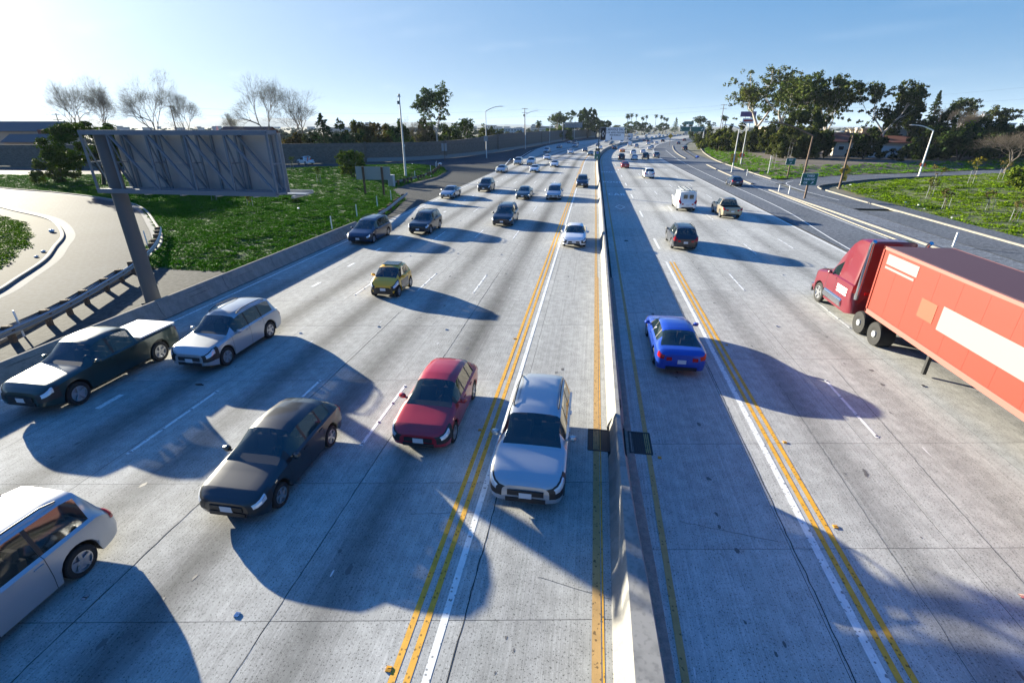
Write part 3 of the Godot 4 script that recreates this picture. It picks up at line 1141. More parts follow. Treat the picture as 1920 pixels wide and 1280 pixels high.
	kerb("kerb", smooth_line([Vector2(26.0, 88), Vector2(26.6, 110), Vector2(27.9, 133)]), 0.5, 0.14, M.curb_concrete)
	kerb("kerb", smooth_line([Vector2(26.9, 158), Vector2(28.2, 180), Vector2(31.5, 215), Vector2(37.5, 262)]), 0.4, 0.14, M.curb_concrete)
	kerb("kerb", smooth_line([Vector2(29.9, 160), Vector2(32.2, 185), Vector2(35.2, 215), Vector2(40.5, 255)]), 0.3, 0.12, M.joint)
	# lines on the asphalt
	var ln := MB.new()
	var w0 := [Vector2(19.75, -20), Vector2(19.75, 34), Vector2(21.9, 62), Vector2(22.3, 96), Vector2(23.0, 130), Vector2(24.6, 165), Vector2(28.2, 215)]
	ribbon(ln, smooth_line(w0), 0.13, 0.006)
	struct("lane_line", ln, M.white_line)
	var l2 := MB.new()
	ribbon(l2, [Vector2(25.0, -20), Vector2(25.0, 40), Vector2(25.2, 80), Vector2(25.6, 100)], 0.13, 0.006)
	struct("edge_line", l2, M.white_line)
	var l3 := MB.new()
	ribbon(l3, smooth_line([Vector2(31.6, 70), Vector2(30.9, 80), Vector2(30.6, 90), Vector2(30.6, 104)]), 0.12, 0.008)
	ribbon(l3, smooth_line([Vector2(30.9, 79), Vector2(31.2, 86), Vector2(32.2, 91), Vector2(34.6, 94.8)]), 0.12, 0.009)
	struct("gore_line", l3, M.white_line)
	# cracks sealed with tar across the shoulder and the exit lane
	var cr := MB.new()
	var r := RandomNumberGenerator.new()
	r.seed = 33
	for i in 26:
		var z := 30.0 + i * 2.4 + r.randf_range(-0.8, 0.8)
		var p := []
		for k in 9:
			p.append(Vector2(27.2 + k * 0.80, z + r.randf_range(-0.35, 0.35) - k * 0.22))
		ribbon(cr, p.slice(0, r.randi_range(4, 9)), 0.05, 0.007)
	ribbon(cr, [Vector2(30.0, -10), Vector2(30.05, 30), Vector2(29.9, 60), Vector2(29.4, 80), Vector2(28.6, 96)], 0.09, 0.0085)
	ribbon(cr, [Vector2(19.5, -10), Vector2(19.52, 30), Vector2(19.5, 70), Vector2(19.5, 120)], 0.22, 0.0025)
	struct("tar_seams", cr, M.joint)


func ribbon(mb: MB, p: Array, w: float, h: float) -> void:
	var a := shift_line(p, -w / 2); var b := shift_line(p, w / 2)
	for i in p.size() - 1:
		mb.quad(at(a[i].x, a[i].y, h), at(b[i].x, b[i].y, h), at(b[i + 1].x, b[i + 1].y, h), at(a[i + 1].x, a[i + 1].y, h), Vector3.UP)


# ---------------------------------------------------------------- planted ground
func edge_distance(p: Vector2, poly: PackedVector2Array) -> float:
	var d := 1e9
	for i in poly.size():
		d = minf(d, p.distance_to(Geometry2D.get_closest_point_to_segment(p, poly[i], poly[(i + 1) % poly.size()])))
	return d


var beds := []


func bed_height(x: float, z: float) -> float:
	for b in beds:
		if Geometry2D.is_point_in_polygon(Vector2(x, z), b.poly):
			return bed_at(b, Vector2(x, z))
	return 0.0


func bed_at(b: Dictionary, p: Vector2) -> float:
	var d := edge_distance(p, b.poly)
	var k := smoothstep(0.0, 7.0, d)
	return -0.03 + 0.05 * minf(d, 1.0) + k * (b.rise.call(p) + 0.22 * wear.get_noise_2d(p.x * 6.0, p.y * 6.0))


func bed(called: String, poly: Array, step: float, mt: Material, rise: Callable) -> Dictionary:
	var b := {"poly": PackedVector2Array(poly), "rise": rise}
	beds.append(b)
	var lo := Vector2(1e9, 1e9); var hi := -lo
	for p in poly:
		lo = lo.min(p); hi = hi.max(p)
	var mb := MB.new()
	# exact outline: cut each grid cell with the bed's outline
	var x := lo.x
	while x < hi.x:
		var y := lo.y
		while y < hi.y:
			var cell := PackedVector2Array([Vector2(x, y), Vector2(x + step, y), Vector2(x + step, y + step), Vector2(x, y + step)])
			for piece in Geometry2D.intersect_polygons(cell, b.poly):
				var t := Geometry2D.triangulate_polygon(piece)
				for i in range(0, t.size(), 3):
					var q := []
					for k in 3:
						var w: Vector2 = piece[t[i + k]]
						q.append(at(w.x, w.y, bed_at(b, w)))
					mb.ftri(q[0], q[1], q[2], Vector3.UP)
			y += step
		x += step
	struct(called, mb, mt)
	return b


func fields() -> void:
	var r := RandomNumberGenerator.new()
	r.seed = 17
	# left: ground cover between the ramps
	var edge := [Vector2(-160, 82.0), Vector2(-112, 71.0), Vector2(-88, 64.4), Vector2(-75.5, 61.4), Vector2(-62, 56.4), Vector2(-53, 51.4), Vector2(-43, 42.6), Vector2(-36.9, 36.6), Vector2(-33.6, 31.6), Vector2(-30.6, 27.8), Vector2(-28.3, 27.6), Vector2(-25, 27.5), Vector2(-21.06, 27.5), Vector2(-21.06, 42), Vector2(-21.7, 50), Vector2(-23.9, 62.3), Vector2(-29.5, 71.4), Vector2(-30.2, 80), Vector2(-29.2, 92), Vector2(-30.4, 104), Vector2(-35.0, 117), Vector2(-44.5, 114.6), Vector2(-62, 104.5), Vector2(-80, 91.4), Vector2(-108, 83), Vector2(-160, 82.6)]
	var b := bed("ground_cover_bed", edge, 2.0, M.turf, func(p): return 0.75 * smoothstep(75.0, 112.0, p.y) * smoothstep(-95.0, -62.0, p.x) + 0.25)
	cover("ground_cover_leaves", b, 170000, Color(0.052, 0.152, 0.007), 0.20, r, func(p): return 1.0 if p.y < 62.0 else 0.55)
	# left: the island inside the loop
	var isl := []
	var rim := shift_line(loop_in, 2.6)
	for i in rim.size():
		if loop_in[i].x > -140.0 and loop_in[i].y > -10.0:
			isl.append(rim[i] + Vector2(0.2 * sin(i * 1.3), 0.15 * cos(i * 2.1)))
	isl.append(Vector2(-60, -10)); isl.append(Vector2(-140, -10))
	var b2 := bed("loop_island", isl, 2.5, M.dry_turf, func(_p): return 0.25)
	cover("island_weeds", b2, 60000, Color(0.10, 0.175, 0.012), 0.26, r, func(p): return 1.0 if edge_distance(p, b2.poly) > 0.5 and p.x > -85.0 and p.y > 8.0 else 0.12)
	# right: the bed inside the exit ramp
	var rf := [Vector2(36.35, -20), Vector2(36.3, 20), Vector2(36.4, 50), Vector2(36.5, 62), Vector2(36.6, 75), Vector2(37.6, 83), Vector2(39.2, 87.6), Vector2(44, 92.6), Vector2(51, 98.4), Vector2(62.5, 105.3), Vector2(78.5, 112.6), Vector2(99.5, 124.6), Vector2(134, 150), Vector2(140, 60), Vector2(90, -20)]
	var b3 := bed("right_planted_bed", rf, 2.5, M.dry_turf, func(p): return 0.55 * smoothstep(40.0, 52.0, p.x) + 0.02 * maxf(p.x - 52.0, 0.0))
	cover("right_bed_plants", b3, 56000, Color(0.13, 0.215, 0.010), 0.30, r, func(p): return (0.35 + 0.65 * smoothstep(-0.1, 0.15, wear.get_noise_2d(p.x * 7.0, p.y * 7.0))) if p.y > 36.0 and p.x < 92.0 else 0.0)
	# right: the bank beyond the ramp, under the trees
	var bk := [Vector2(32.4, 98.6), Vector2(36.5, 99.8), Vector2(40.2, 102.6), Vector2(50, 109.6), Vector2(62, 115.0), Vector2(78, 123.2), Vector2(97, 135.3), Vector2(129, 161), Vector2(160, 260), Vector2(90, 300), Vector2(62, 290), Vector2(50, 252), Vector2(40.2, 198), Vector2(34.4, 150), Vector2(33.0, 118), Vector2(32.6, 106)]
	var b4 := bed("right_bank", bk, 3.0, M.dirt, func(p): return 0.9 * smoothstep(0.0, 14.0, edge_distance(p, PackedVector2Array(bk))) )
	cover("bank_grass", b4, 36000, Color(0.115, 0.25, 0.006), 0.32, r, func(p): return smoothstep(13.0, 8.0, edge_distance(p, b4.poly)) if p.y < 240.0 else 0.2)


func cover(called: String, b: Dictionary, count: int, tint: Color, size: float, r: RandomNumberGenerator, chance: Callable) -> void:
	var lo := Vector2(1e9, 1e9); var hi := -lo
	for p in b.poly:
		lo = lo.min(p); hi = hi.max(p)
	var sets := [[], [], []]
	for i in count:
		var p := Vector2(r.randf_range(lo.x, hi.x), r.randf_range(lo.y, hi.y))
		if not Geometry2D.is_point_in_polygon(p, b.poly) or r.randf() > chance.call(p):
			continue
		var k := r.randf_range(0.75, 1.35) * (1.0 + 0.25 * wear.get_noise_2d(p.x * 14.0, p.y * 14.0))
		sets[0 if r.randf() < 0.5 else (1 if r.randf() < 0.7 else 2)].append(Transform3D(Basis(Vector3.UP, r.randf() * TAU).scaled(Vector3(k, k * r.randf_range(0.6, 1.2), k)), at(p.x, p.y, bed_at(b, p) - 0.02)))
	for s in 3:
		var mb := MB.new()
		mb.tinted = true
		for i in 34:
			var a := r.randf() * TAU; var d := sqrt(r.randf()) * size * 1.25
			var p := Vector3(cos(a) * d, r.randf_range(0.02, size * 0.55), sin(a) * d)
			leaf_quad(mb, r, p, Vector3(r.randfn() * 0.6, 1.0, r.randfn() * 0.6).normalized(), size * r.randf_range(0.35, 0.6), tint, [1.0, 1.18, 0.82][s] * r.randf_range(0.75, 1.2), 0.0)
		var xs: Array[Transform3D] = []
		xs.assign(sets[s])
		scatter(called, mb.done(), M.leaf_gloss if s == 1 else M.leaf, xs, self)


# ---------------------------------------------------------------- sound wall
func wall() -> void:
	var p := smooth_line([Vector2(-230, 106), Vector2(-160, 103), Vector2(-116, 106), Vector2(-88, 114), Vector2(-68, 126), Vector2(-49.8, 138), Vector2(-40.8, 160), Vector2(-34.2, 200), Vector2(-27.6, 272), Vector2(-21.6, 347), Vector2(-9.5, 430), Vector2(1.0, 472)], 5)
	var a := shift_line(p, -0.15); var b := shift_line(p, 0.15)
	var face := MB.new(); var foot := MB.new(); var cap := MB.new()
	var run := 0.0
	for i in p.size() - 1:
		var d: float = p[i].distance_to(p[i + 1])
		var h0 := wall_top(p[i]); var h1 := wall_top(p[i + 1])
		for side in [a, b]:
			var o: Vector2 = side[i] - p[i]
			face.quad(at(side[i].x, side[i].y, -0.1), at(side[i + 1].x, side[i + 1].y, -0.1), at(side[i + 1].x, side[i + 1].y, h1), at(side[i].x, side[i].y, h0), Vector3(o.x, 0, -o.y), Vector2(run / 3.2, 0), Vector2((run + d) / 3.2, 0), Vector2((run + d) / 3.2, h1 / 3.2), Vector2(run / 3.2, h0 / 3.2))
		cap.quad(at(a[i].x, a[i].y, h0), at(a[i + 1].x, a[i + 1].y, h1), at(b[i + 1].x, b[i + 1].y, h1), at(b[i].x, b[i].y, h0), Vector3.UP)
		run += d
	var t := thing("sound_wall", "long brown block sound wall behind the entry ramp on the left", "wall")
	part("block_face", face, M.wall_block, t)
	part("coping", cap, M.wall_block, t)
	var path := p.slice(22)
	var c0 := shift_line(path, 0.17); var c1 := shift_line(path, 0.95)
	for i in path.size() - 1:
		var k := smoothstep(0.0, 8.0, i)
		foot.quad(at(c0[i].x, c0[i].y, 0.95), at(c0[i + 1].x, c0[i + 1].y, 0.95), at(c1[i + 1].x, c1[i + 1].y, 0.02), at(c1[i].x, c1[i].y, 0.02), Vector3(1, 0.3, 0))
		foot.quad(at(c0[i].x, c0[i].y, 0.95), at(c0[i + 1].x, c0[i + 1].y, 0.95), at(p[i + 22].x, p[i + 22].y, 0.955), at(p[i + 22].x, p[i + 22].y, 0.955), Vector3.UP)
	part("concrete_footing", foot, M.curb_concrete, t)
	# pilasters, wide apart
	for i in range(4, p.size() - 1, 6):
		var ps := MB.new()
		ps.box(at(b[i].x, b[i].y, wall_top(p[i]) * 0.5 + 0.1), Vector3(0.5, wall_top(p[i]) + 0.2, 0.5))
		part("pilaster", ps, M.wall_block, t)


func wall_top(p: Vector2) -> float:
	return 4.7 + 1.6 * smoothstep(140.0, 210.0, p.y)


# ---------------------------------------------------------------- the cantilever sign seen from behind
func overhead_sign_back() -> void:
	var t := thing("overhead_sign", "big cantilever road sign seen from behind, grey truss on a thick steel pole", "road sign", at(-22.2, 20.65))
	var x0 := -0.62; var x1 := 8.5
	var y0 := 5.95; var y1 := 8.45
	var zf := 0.42; var zb := -0.26      # near and far truss planes
	var pole := MB.new()
	pole.lathe(Vector3.ZERO, [[0.36, 0.0], [0.33, 5.0], [0.30, 8.5], [0.0, 8.52]], 20)
	part("pole", pole, M.steel_grey, t)
	var bp := MB.new()
	bp.box(Vector3(0, 0.04, 0), Vector3(1.1, 0.08, 1.1))
	for k in 8:
		var a := TAU * k / 8
		bp.box(Vector3(cos(a) * 0.43, 0.22, sin(a) * 0.43), Vector3(0.22, 0.3, 0.025), Basis(Vector3.UP, -a))
		bp.lathe(Vector3(cos(a + 0.39) * 0.46, 0.08, sin(a + 0.39) * 0.46), [[0.035, 0], [0.035, 0.09], [0, 0.09]], 6)
	part("base_plate", bp, M.steel_grey, t)
	for z in [zf, zb]:
		for y in [y0, y1]:
			var c := MB.new()
			c.bar(Vector3(x0, y, z), Vector3(x1, y, z), 0.17, 0.19)
			part("chord", c, M.frame_grey, t)
	# panels of the truss: an upright and a falling diagonal in each
	var posts := [x0, 0.75, 2.7, 4.6, 6.5, x1]
	for i in posts.size():
		for z in [zf, zb]:
			var u := MB.new()
			u.bar(Vector3(posts[i], y0, z), Vector3(posts[i], y1, z), 0.09, 0.07, Vector3(0, 0, 1))
			part("upright", u, M.frame_grey, t)
		var ti := MB.new()
		ti.bar(Vector3(posts[i], (y0 + y1) / 2, zf), Vector3(posts[i], (y0 + y1) / 2, zb), 0.05, 0.05)
		ti.bar(Vector3(posts[i], y1, zf), Vector3(posts[i], y1, zb), 0.09, 0.09)
		ti.bar(Vector3(posts[i], y0, zf), Vector3(posts[i], y0, zb), 0.09, 0.09)
		part("crosspiece", ti, M.frame_grey, t)
		if i < posts.size() - 1:
			for z in [zf, zb]:
				if i == 0 and z == zf:
					continue
				var d := MB.new()
				d.bar(Vector3(posts[i] + 0.06, y1 - 0.05, z), Vector3(posts[i + 1] - 0.06, y0 + 0.05, z), 0.075, 0.10, Vector3(0, 0, 1))
				part("diagonal", d, M.frame_grey, t)
			var dz := MB.new()
			dz.bar(Vector3(posts[i], y1, zb), Vector3(posts[i + 1], y1, zf), 0.05, 0.05)
			dz.bar(Vector3(posts[i], y1 - 0.1, zf), Vector3(posts[i], y0 + 0.1, zb), 0.05, 0.05, Vector3(1, 0, 0))
			part("brace", dz, M.frame_grey, t)
	# the sheet panels, beyond the truss, in two rows
	for row in 2:
		for i in 6:
			var w := (x1 - 0.2 + 0.06) / 6.0
			var pm := MB.new()
			pm.box(Vector3(0.2 + w * (i + 0.5), y0 + 0.60 + 1.26 * row, zb - 0.22), Vector3(w - 0.008, 1.25, 0.03))
			part("panel", pm, M.sign_back, t)
	for i in 6:
		var mullion := MB.new()
		mullion.bar(Vector3(0.85 + 1.45 * i, y0 - 0.05, zb - 0.16), Vector3(0.85 + 1.45 * i, y1 - 0.02, zb - 0.16), 0.1, 0.08, Vector3(0, 0, 1))
		part("panel_stiffener", mullion, M.frame_grey, t)
	var wk := MB.new()
	wk.box(Vector3(4.5, y0 - 0.12, zb - 0.7), Vector3(9.4, 0.05, 0.75))
	wk.bar(Vector3(-0.2, y0 - 0.05, zb - 1.06), Vector3(9.2, y0 - 0.05, zb - 1.06), 0.07, 0.12)
	for k in 5:
		wk.box(Vector3(1.2 + 1.9 * k, y0 - 0.2, zb - 0.55), Vector3(0.12, 0.1, 1.2))
	part("walkway", wk, M.galvanised, t)


# ---------------------------------------------------------------- guardrails
func guardrails() -> void:
	rail("near_guardrail", "weathered steel guardrail on wooden posts along the outside of the loop ramp", [Vector2(-23.5, 5), Vector2(-23.9, 10), Vector2(-24.6, 15), Vector2(-25.4, 18.4), Vector2(-26.9, 22), Vector2(-28.3, 25), Vector2(-30.0, 28), Vector2(-32.0, 31), Vector2(-34.4, 34), Vector2(-37.2, 37.2)], 1.0, true)
	rail("edge_guardrail", "steel guardrail on wooden posts that carries on from the end of the edge barrier", [Vector2(-20.7, 41.4), Vector2(-21.0, 45), Vector2(-21.9, 51), Vector2(-23.1, 57), Vector2(-24.3, 63.4)], 1.0, false)
	rail("gore_guardrail", "curved steel guardrail between the grassy bed and the gore, past the mast", [Vector2(-30.9, 75), Vector2(-30.7, 80), Vector2(-30.2, 87), Vector2(-30.5, 94), Vector2(-31.6, 100), Vector2(-33.2, 108), Vector2(-35.4, 115)], -1.0, false)
	# white marker posts by the rails
	for q in [[-23.1, 41.2, "at the end of the concrete edge barrier"], [-23.9, 48.0, "second along the edge guardrail"], [-24.6, 54.8, "third along the edge guardrail"], [-25.2, 60.5, "at the far end of the edge guardrail"], [-31.9, 78.5, "just past the grey cabinet on the gore guardrail"], [-31.7, 88.0, "by the foot of the camera mast"], [-32.6, 100.0, "beyond the camera mast on the gore guardrail"], [-34.3, 109.0, "near the far end of the gore guardrail"], [-36.3, 116.0, "at the gore's tip by the narrow panels"], [-25.0, 16.4, "on the near guardrail left of the big sign's pole"], [-34.6, 33.2, "at the far end of the loop ramp's guardrail"]]:
		var t := thing("marker_post", "slim white marker post " + q[2], "marker post", at(q[0], q[1], bed_height(q[0], q[1])), 0.0, "slim white marker posts along the guardrails")
		var mb := MB.new()
		mb.box(Vector3(0, 0.62, 0), Vector3(0.1, 1.25, 0.03))
		part("post", mb, M.white, t)
		var rf := MB.new()
		rf.box(Vector3(0, 1.1, 0.02), Vector3(0.075, 0.15, 0.01))
		part("reflector", rf, M.sign_white, t)


func rail(called: String, label: String, pts: Array, side: float, two_sided: bool) -> void:
	var p := smooth_line(pts, 5)
	var t := thing(called, label, "guardrail")
	var prof := [[-0.02, 0.0], [0.035, 0.05], [0.035, 0.09], [-0.035, 0.135], [-0.035, 0.175], [0.035, 0.22], [0.035, 0.26], [-0.02, 0.31]]
	for k in (2 if two_sided else 1):
		var o := side * (0.22 if k == 0 else -0.22)
		var q := shift_line(p if k == 0 else p.slice(0, 26), o)
		var g := []
		for i in q.size():
			var n: Vector2 = (q[i] - p[i]).normalized()
			var row := []
			for e in prof:
				row.append(at(q[i].x + n.x * e[0], q[i].y + n.y * e[0], 0.42 + e[1] + bed_height(p[i].x, p[i].y)))
			g.append(row)
		var mb := MB.new()
		mb.loft(g, func(_i, _j): return true)
		mb.loft(g, func(_i, _j): return true, -0.006)
		part("rail", mb, M.galvanised, t)
	var run := 0.4
	for i in p.size() - 1:
		var d: float = p[i].distance_to(p[i + 1])
		run += d
		if run > 1.9:
			run -= 1.9
			var dir: Vector2 = (p[i + 1] - p[i]).normalized()
			var turn := atan2(dir.x, -dir.y)
			var bh := bed_height(p[i].x, p[i].y)
			var pm := MB.new()
			pm.box(Vector3(0, 0.34, 0), Vector3(0.2, 0.9, 0.2))
			var o := part("post", pm, M.wood, t)
			o.position = at(p[i].x, p[i].y, bh)
			o.rotation.y = turn
			var bm := MB.new()
			bm.box(Vector3(0, 0.6, 0), Vector3(0.40, 0.36, 0.15))
			var bo := part("blockout", bm, M.wood, t)
			bo.position = o.position
			bo.rotation.y = turn


# ---------------------------------------------------------------- signs, lamps and poles
func board(t: Node3D, called: String, mid: Vector3, w: float, h: float, face: Material, edge: Material, toward := 1.0, r := 0.06) -> void:
	var outline := PackedVector2Array()
	for c in [[1, 1, 0], [-1, 1, 90], [-1, -1, 180], [1, -1, 270]]:
		for k in 4:
			var a := deg_to_rad(c[2] + 30.0 * k)
			outline.append(Vector2(c[0] * (w / 2 - r) + cos(a) * r, c[1] * (h / 2 - r) + sin(a) * r))
	var mb := MB.new()
	mb.plate(outline, mid, 0.03)
	var o := part(called, mb, edge, t)
	var inner := PackedVector2Array()
	for p in outline:
		inner.append(p * Vector2((w - 0.07) / w, (h - 0.07) / h))
	var fm := MB.new()
	fm.plate(inner, mid + Vector3(0, 0, 0.0175 * toward), 0.008)
	part("face", fm, face, o)


func words(t: Node3D, s: String, mid: Vector3, size: float, m: Material, squeeze := 1.0) -> void:
	var o := part("lettering", text_mesh(s, size, "Droid Sans", 0.008), m, t)
	o.position = mid
	o.scale = Vector3(squeeze, 1, 1)


func arrow(t: Node3D, mid: Vector3, size: float, turn: float, m: Material) -> void:
	var mb := MB.new()
	mb.plate(PackedVector2Array([Vector2(-0.09, -0.5), Vector2(0.09, -0.5), Vector2(0.09, 0.05), Vector2(0.32, 0.05), Vector2(0, 0.5), Vector2(-0.32, 0.05), Vector2(-0.09, 0.05)]), Vector3.ZERO, 0.008)
	var o := part("arrow", mb, m, t)
	o.position = mid
	o.rotation.z = turn
	o.scale = Vector3(size, size, 1)


func post(t: Node3D, x: float, h: float, w: float, m: Material, called := "post", z := -0.06) -> void:
	var mb := MB.new()
	mb.box(Vector3(x, h / 2 - 0.15, z), Vector3(w, h + 0.3, w * 0.8))
	part(called, mb, m, t)


func lamp(called: String, label: String, p: Vector3, h: float, reach: Vector2, m: Material, r := 0.1, group := "") -> Node3D:
	var t := thing(called, label, "street lamp", p, 0.0, group)
	var mb := MB.new()
	mb.lathe(Vector3.ZERO, [[r * 1.25, -0.2], [r, h * 0.5], [r * 0.65, h]], 10)
	part("pole", mb, m, t)
	var bs := MB.new()
	bs.box(Vector3(0, 0.02, 0), Vector3(r * 4, 0.1, r * 4))
	part("base", bs, M.curb_concrete, t)
	if reach.length() > 0.0:
		var pts := []; var rads := []
		var d := Vector3(reach.x, 0, -reach.y)
		for k in 8:
			var u := k / 7.0
			pts.append(Vector3(0, h - 0.05, 0) + d * u + Vector3(0, d.length() * 0.30 * sin(u * PI * 0.5), 0))
			rads.append(lerpf(r * 0.8, r * 0.55, u))
		var am := MB.new()
		am.tube(pts, rads, 8)
		part("arm", am, m, t)
		var hd := MB.new()
		var e: Vector3 = pts[-1]
		var f := d.normalized()
		var g := []
		for k in 6:
			var u: float = k / 5.0
			var ww: float = [0.07, 0.18, 0.23, 0.23, 0.18, 0.06][k]
			var row := []
			for q in 9:
				var a := TAU * q / 8
				row.append(e + f * (u * 1.1 - 0.05) + Vector3(-f.z, 0, f.x) * cos(a) * ww + Vector3(0, sin(a) * ww * 0.45 + 0.02, 0))
			g.append(row)
		hd.loft(g, func(_i, _j): return true)
		part("lamp_head", hd, M.pale_pole, t)
	return t


func signs_and_lamps() -> void:
	# green sign in the island
	var t := thing("green_exit_sign", "green sign reading THRU TRAFFIC OK with an arrow, on a rusty post in the island", "road sign", at(27.8, 71.0))
	post(t, 0, 3.1, 0.2, M.wood_pole)
	board(t, "board", Vector3(0.02, 2.42, 0), 1.95, 1.5, M.sign_green, M.sign_white, 1.0, 0.1)
	words(t, "THRU", Vector3(0.1, 2.84, 0.03), 0.36, M.sign_white)
	words(t, "TRAFFIC", Vector3(0.02, 2.42, 0.03), 0.37, M.sign_white, 0.95)
	words(t, "OK", Vector3(-0.38, 2.0, 0.03), 0.36, M.sign_white)
	arrow(t, Vector3(0.45, 2.0, 0.03), 0.42, -0.8, M.sign_white)
	t = thing("green_exit_sign", "small green EXIT sign with an arrow on the grass where the ramp turns off", "road sign", at(35.7, 101.0))
	post(t, 0, 3.3, 0.18, M.wood_pole)
	board(t, "board", Vector3(0, 2.8, 0), 1.6, 1.15, M.sign_green, M.sign_white, 1.0, 0.09)
	words(t, "EXIT", Vector3(0, 3.06, 0.03), 0.34, M.sign_white)
	arrow(t, Vector3(0.05, 2.55, 0.03), 0.40, -0.8, M.sign_white)
	t = thing("speed_sign", "amber EXIT 45 sign on a grey lamp post between the lanes on the right", "road sign", at(28.3, 111.1))
	board(t, "board", Vector3(0, 3.35, 0.16), 1.4, 0.5, M.sign_yellow, M.black)
	words(t, "EXIT", Vector3(0, 3.35, 0.19), 0.30, M.black)
	board(t, "board", Vector3(0, 2.5, 0.16), 1.35, 1.15, M.sign_yellow, M.black)
	words(t, "45", Vector3(0, 2.62, 0.19), 0.62, M.black)
	words(t, "M.P.H.", Vector3(0, 2.13, 0.19), 0.2, M.black)
	t = thing("turn_sign", "yellow diamond sign with a black right-turn arrow on the pole at the ramp's nose", "road sign", at(38.0, 85.0))
	var dm := MB.new()
	dm.plate(PackedVector2Array([Vector2(0, 0.86), Vector2(-0.86, 0), Vector2(0, -0.86), Vector2(0.86, 0)]), Vector3(0.05, 2.55, 0.17), 0.03)
	part("board", dm, M.sign_yellow, t)
	var ar := MB.new()
	ar.plate(PackedVector2Array([Vector2(-0.30, -0.34), Vector2(-0.14, -0.34), Vector2(-0.14, 0.06), Vector2(0.14, 0.06), Vector2(0.14, -0.06), Vector2(0.46, 0.16), Vector2(0.14, 0.38), Vector2(0.14, 0.24), Vector2(-0.2, 0.24), Vector2(-0.30, 0.14)]), Vector3(0.0, 2.52, 0.19), 0.01)
	part("arrow", ar, M.black, t)
	board(t, "board", Vector3(0.1, 1.42, 0.17), 0.85, 0.8, M.sign_yellow, M.sign_yellow)
	words(t, "25", Vector3(0.1, 1.42, 0.2), 0.46, M.black)
	t = thing("warning_sign", "orange diamond sign without readable words on the grass verge on the right", "road sign", at(36.05, 134.8))
	dm = MB.new()
	dm.plate(PackedVector2Array([Vector2(0, 0.75), Vector2(-0.75, 0), Vector2(0, -0.75), Vector2(0.75, 0)]), Vector3(0, 2.2, 0.15), 0.03)
	part("board", dm, M.sign_orange, t)
	t = thing("orange_plate", "small orange rectangular plate on the white lamp post by the curved ramp", "road sign", at(61.4, 107.8))
	board(t, "board", Vector3(0, 2.05, 0.2), 0.95, 0.6, M.sign_orange, M.sign_orange)
	t = thing("warning_sign", "small far yellow diamond sign at the split of the far lanes", "road sign", at(36.0, 262.0))
	post(t, 0, 4.2, 0.12, M.wood_pole)
	dm = MB.new()
	dm.plate(PackedVector2Array([Vector2(0, 1.2), Vector2(-1.2, 0), Vector2(0, -1.2), Vector2(1.2, 0)]), Vector3(0, 4.4, 0.0), 0.03)
	part("board", dm, M.sign_yellow, t)
	t = thing("green_exit_sign", "small far green sign right of the far lanes beside the trees", "road sign", at(59.5, 330.0))
	post(t, 0, 4.0, 0.15, M.wood_pole)
	board(t, "board", Vector3(0, 4.75, 0.1), 1.7, 1.6, M.sign_green, M.sign_white)
	t = thing("warning_plate", "small far orange plate on a pole at the foot of the right bank", "road sign", at(46.2, 205.0))
	post(t, 0, 5.8, 0.16, M.wood_pole)
	board(t, "board", Vector3(0, 4.9, 0.0), 1.0, 0.8, M.sign_orange, M.sign_orange)
	# carpool sign over the median
	t = thing("carpool_sign", "wide white CARPOOLS ONLY sign with a black diamond panel above the median", "road sign", at(1.0, 131.0))
	post(t, 0, 8.2, 0.26, M.steel_grey, "pole", 0.0)
	for y in [6.3, 7.7]:
		var mb := MB.new()
		mb.bar(Vector3(0, y, -0.12), Vector3(6.1, y, -0.12), 0.12, 0.16)
		part("arm", mb, M.steel_grey, t)
	board(t, "diamond_panel", Vector3(0.92, 7.0, 0.1), 1.3, 2.95, M.black, M.sign_white, 1.0, 0.05)
	board(t, "board", Vector3(3.84, 7.0, 0.1), 4.52, 2.95, M.sign_white, M.steel_grey, 1.0, 0.05)
	var dd := MB.new()
	var dp := [Vector2(0, 0.72), Vector2(0.36, 0), Vector2(0, -0.72), Vector2(-0.36, 0)]
	for k in 4:
		var a: Vector2 = dp[k]; var b: Vector2 = dp[(k + 1) % 4]
		dd.plate(PackedVector2Array([a, b, b * 0.72, a * 0.72]), Vector3(0.92, 7.0, 0.128), 0.008)
	part("diamond", dd, M.sign_white, t)
	words(t, "CARPOOLS ONLY", Vector3(3.84, 7.95, 0.128), 0.70, M.black, 0.82)
	words(t, "2 OR MORE PERSONS", Vector3(3.84, 7.28, 0.128), 0.54, M.black, 0.82)
	words(t, "PER VEHICLE", Vector3(3.84, 6.72, 0.128), 0.54, M.black, 0.82)
	arrow(t, Vector3(3.0, 6.02, 0.128), 0.75, PI, M.black)
	t = thing("green_plate", "small green plate with a blue square and black top on the median pole", "road sign", at(0.98, 130.6))
	board(t, "board", Vector3(-0.12, 2.15, 0.05), 1.35, 1.9, M.sign_green, M.sign_green)
	board(t, "blue_square", Vector3(-0.12, 2.7, 0.10), 0.6, 0.5, M.sign_blue, M.sign_white)
	board(t, "black_top", Vector3(-0.12, 3.42, 0.05), 1.1, 0.55, M.black, M.black)
	arrow(t, Vector3(-0.12, 1.65, 0.10), 0.5, PI, M.sign_white)
	# boards seen from behind on the left
	t = thing("board_back", "grey back of a rectangular sign on two brown posts in the ground cover", "road sign", at(-29.5, 65.4, bed_height(-29.5, 65.4)))
	board(t, "board", Vector3(0, 2.78, -0.02), 4.95, 1.7, M.sign_back, M.sign_back, 1.0, 0.05)
	post(t, -1.35, 3.62, 0.24, M.rust_post, "post", 0.12)
	post(t, 1.35, 3.62, 0.24, M.rust_post, "post", 0.12)
	t = thing("narrow_panels", "pair of narrow grey panels on a thin brown post at the gore's tip", "road sign", at(-40.1, 136.0))
	post(t, 0, 4.5, 0.13, M.rust_post)
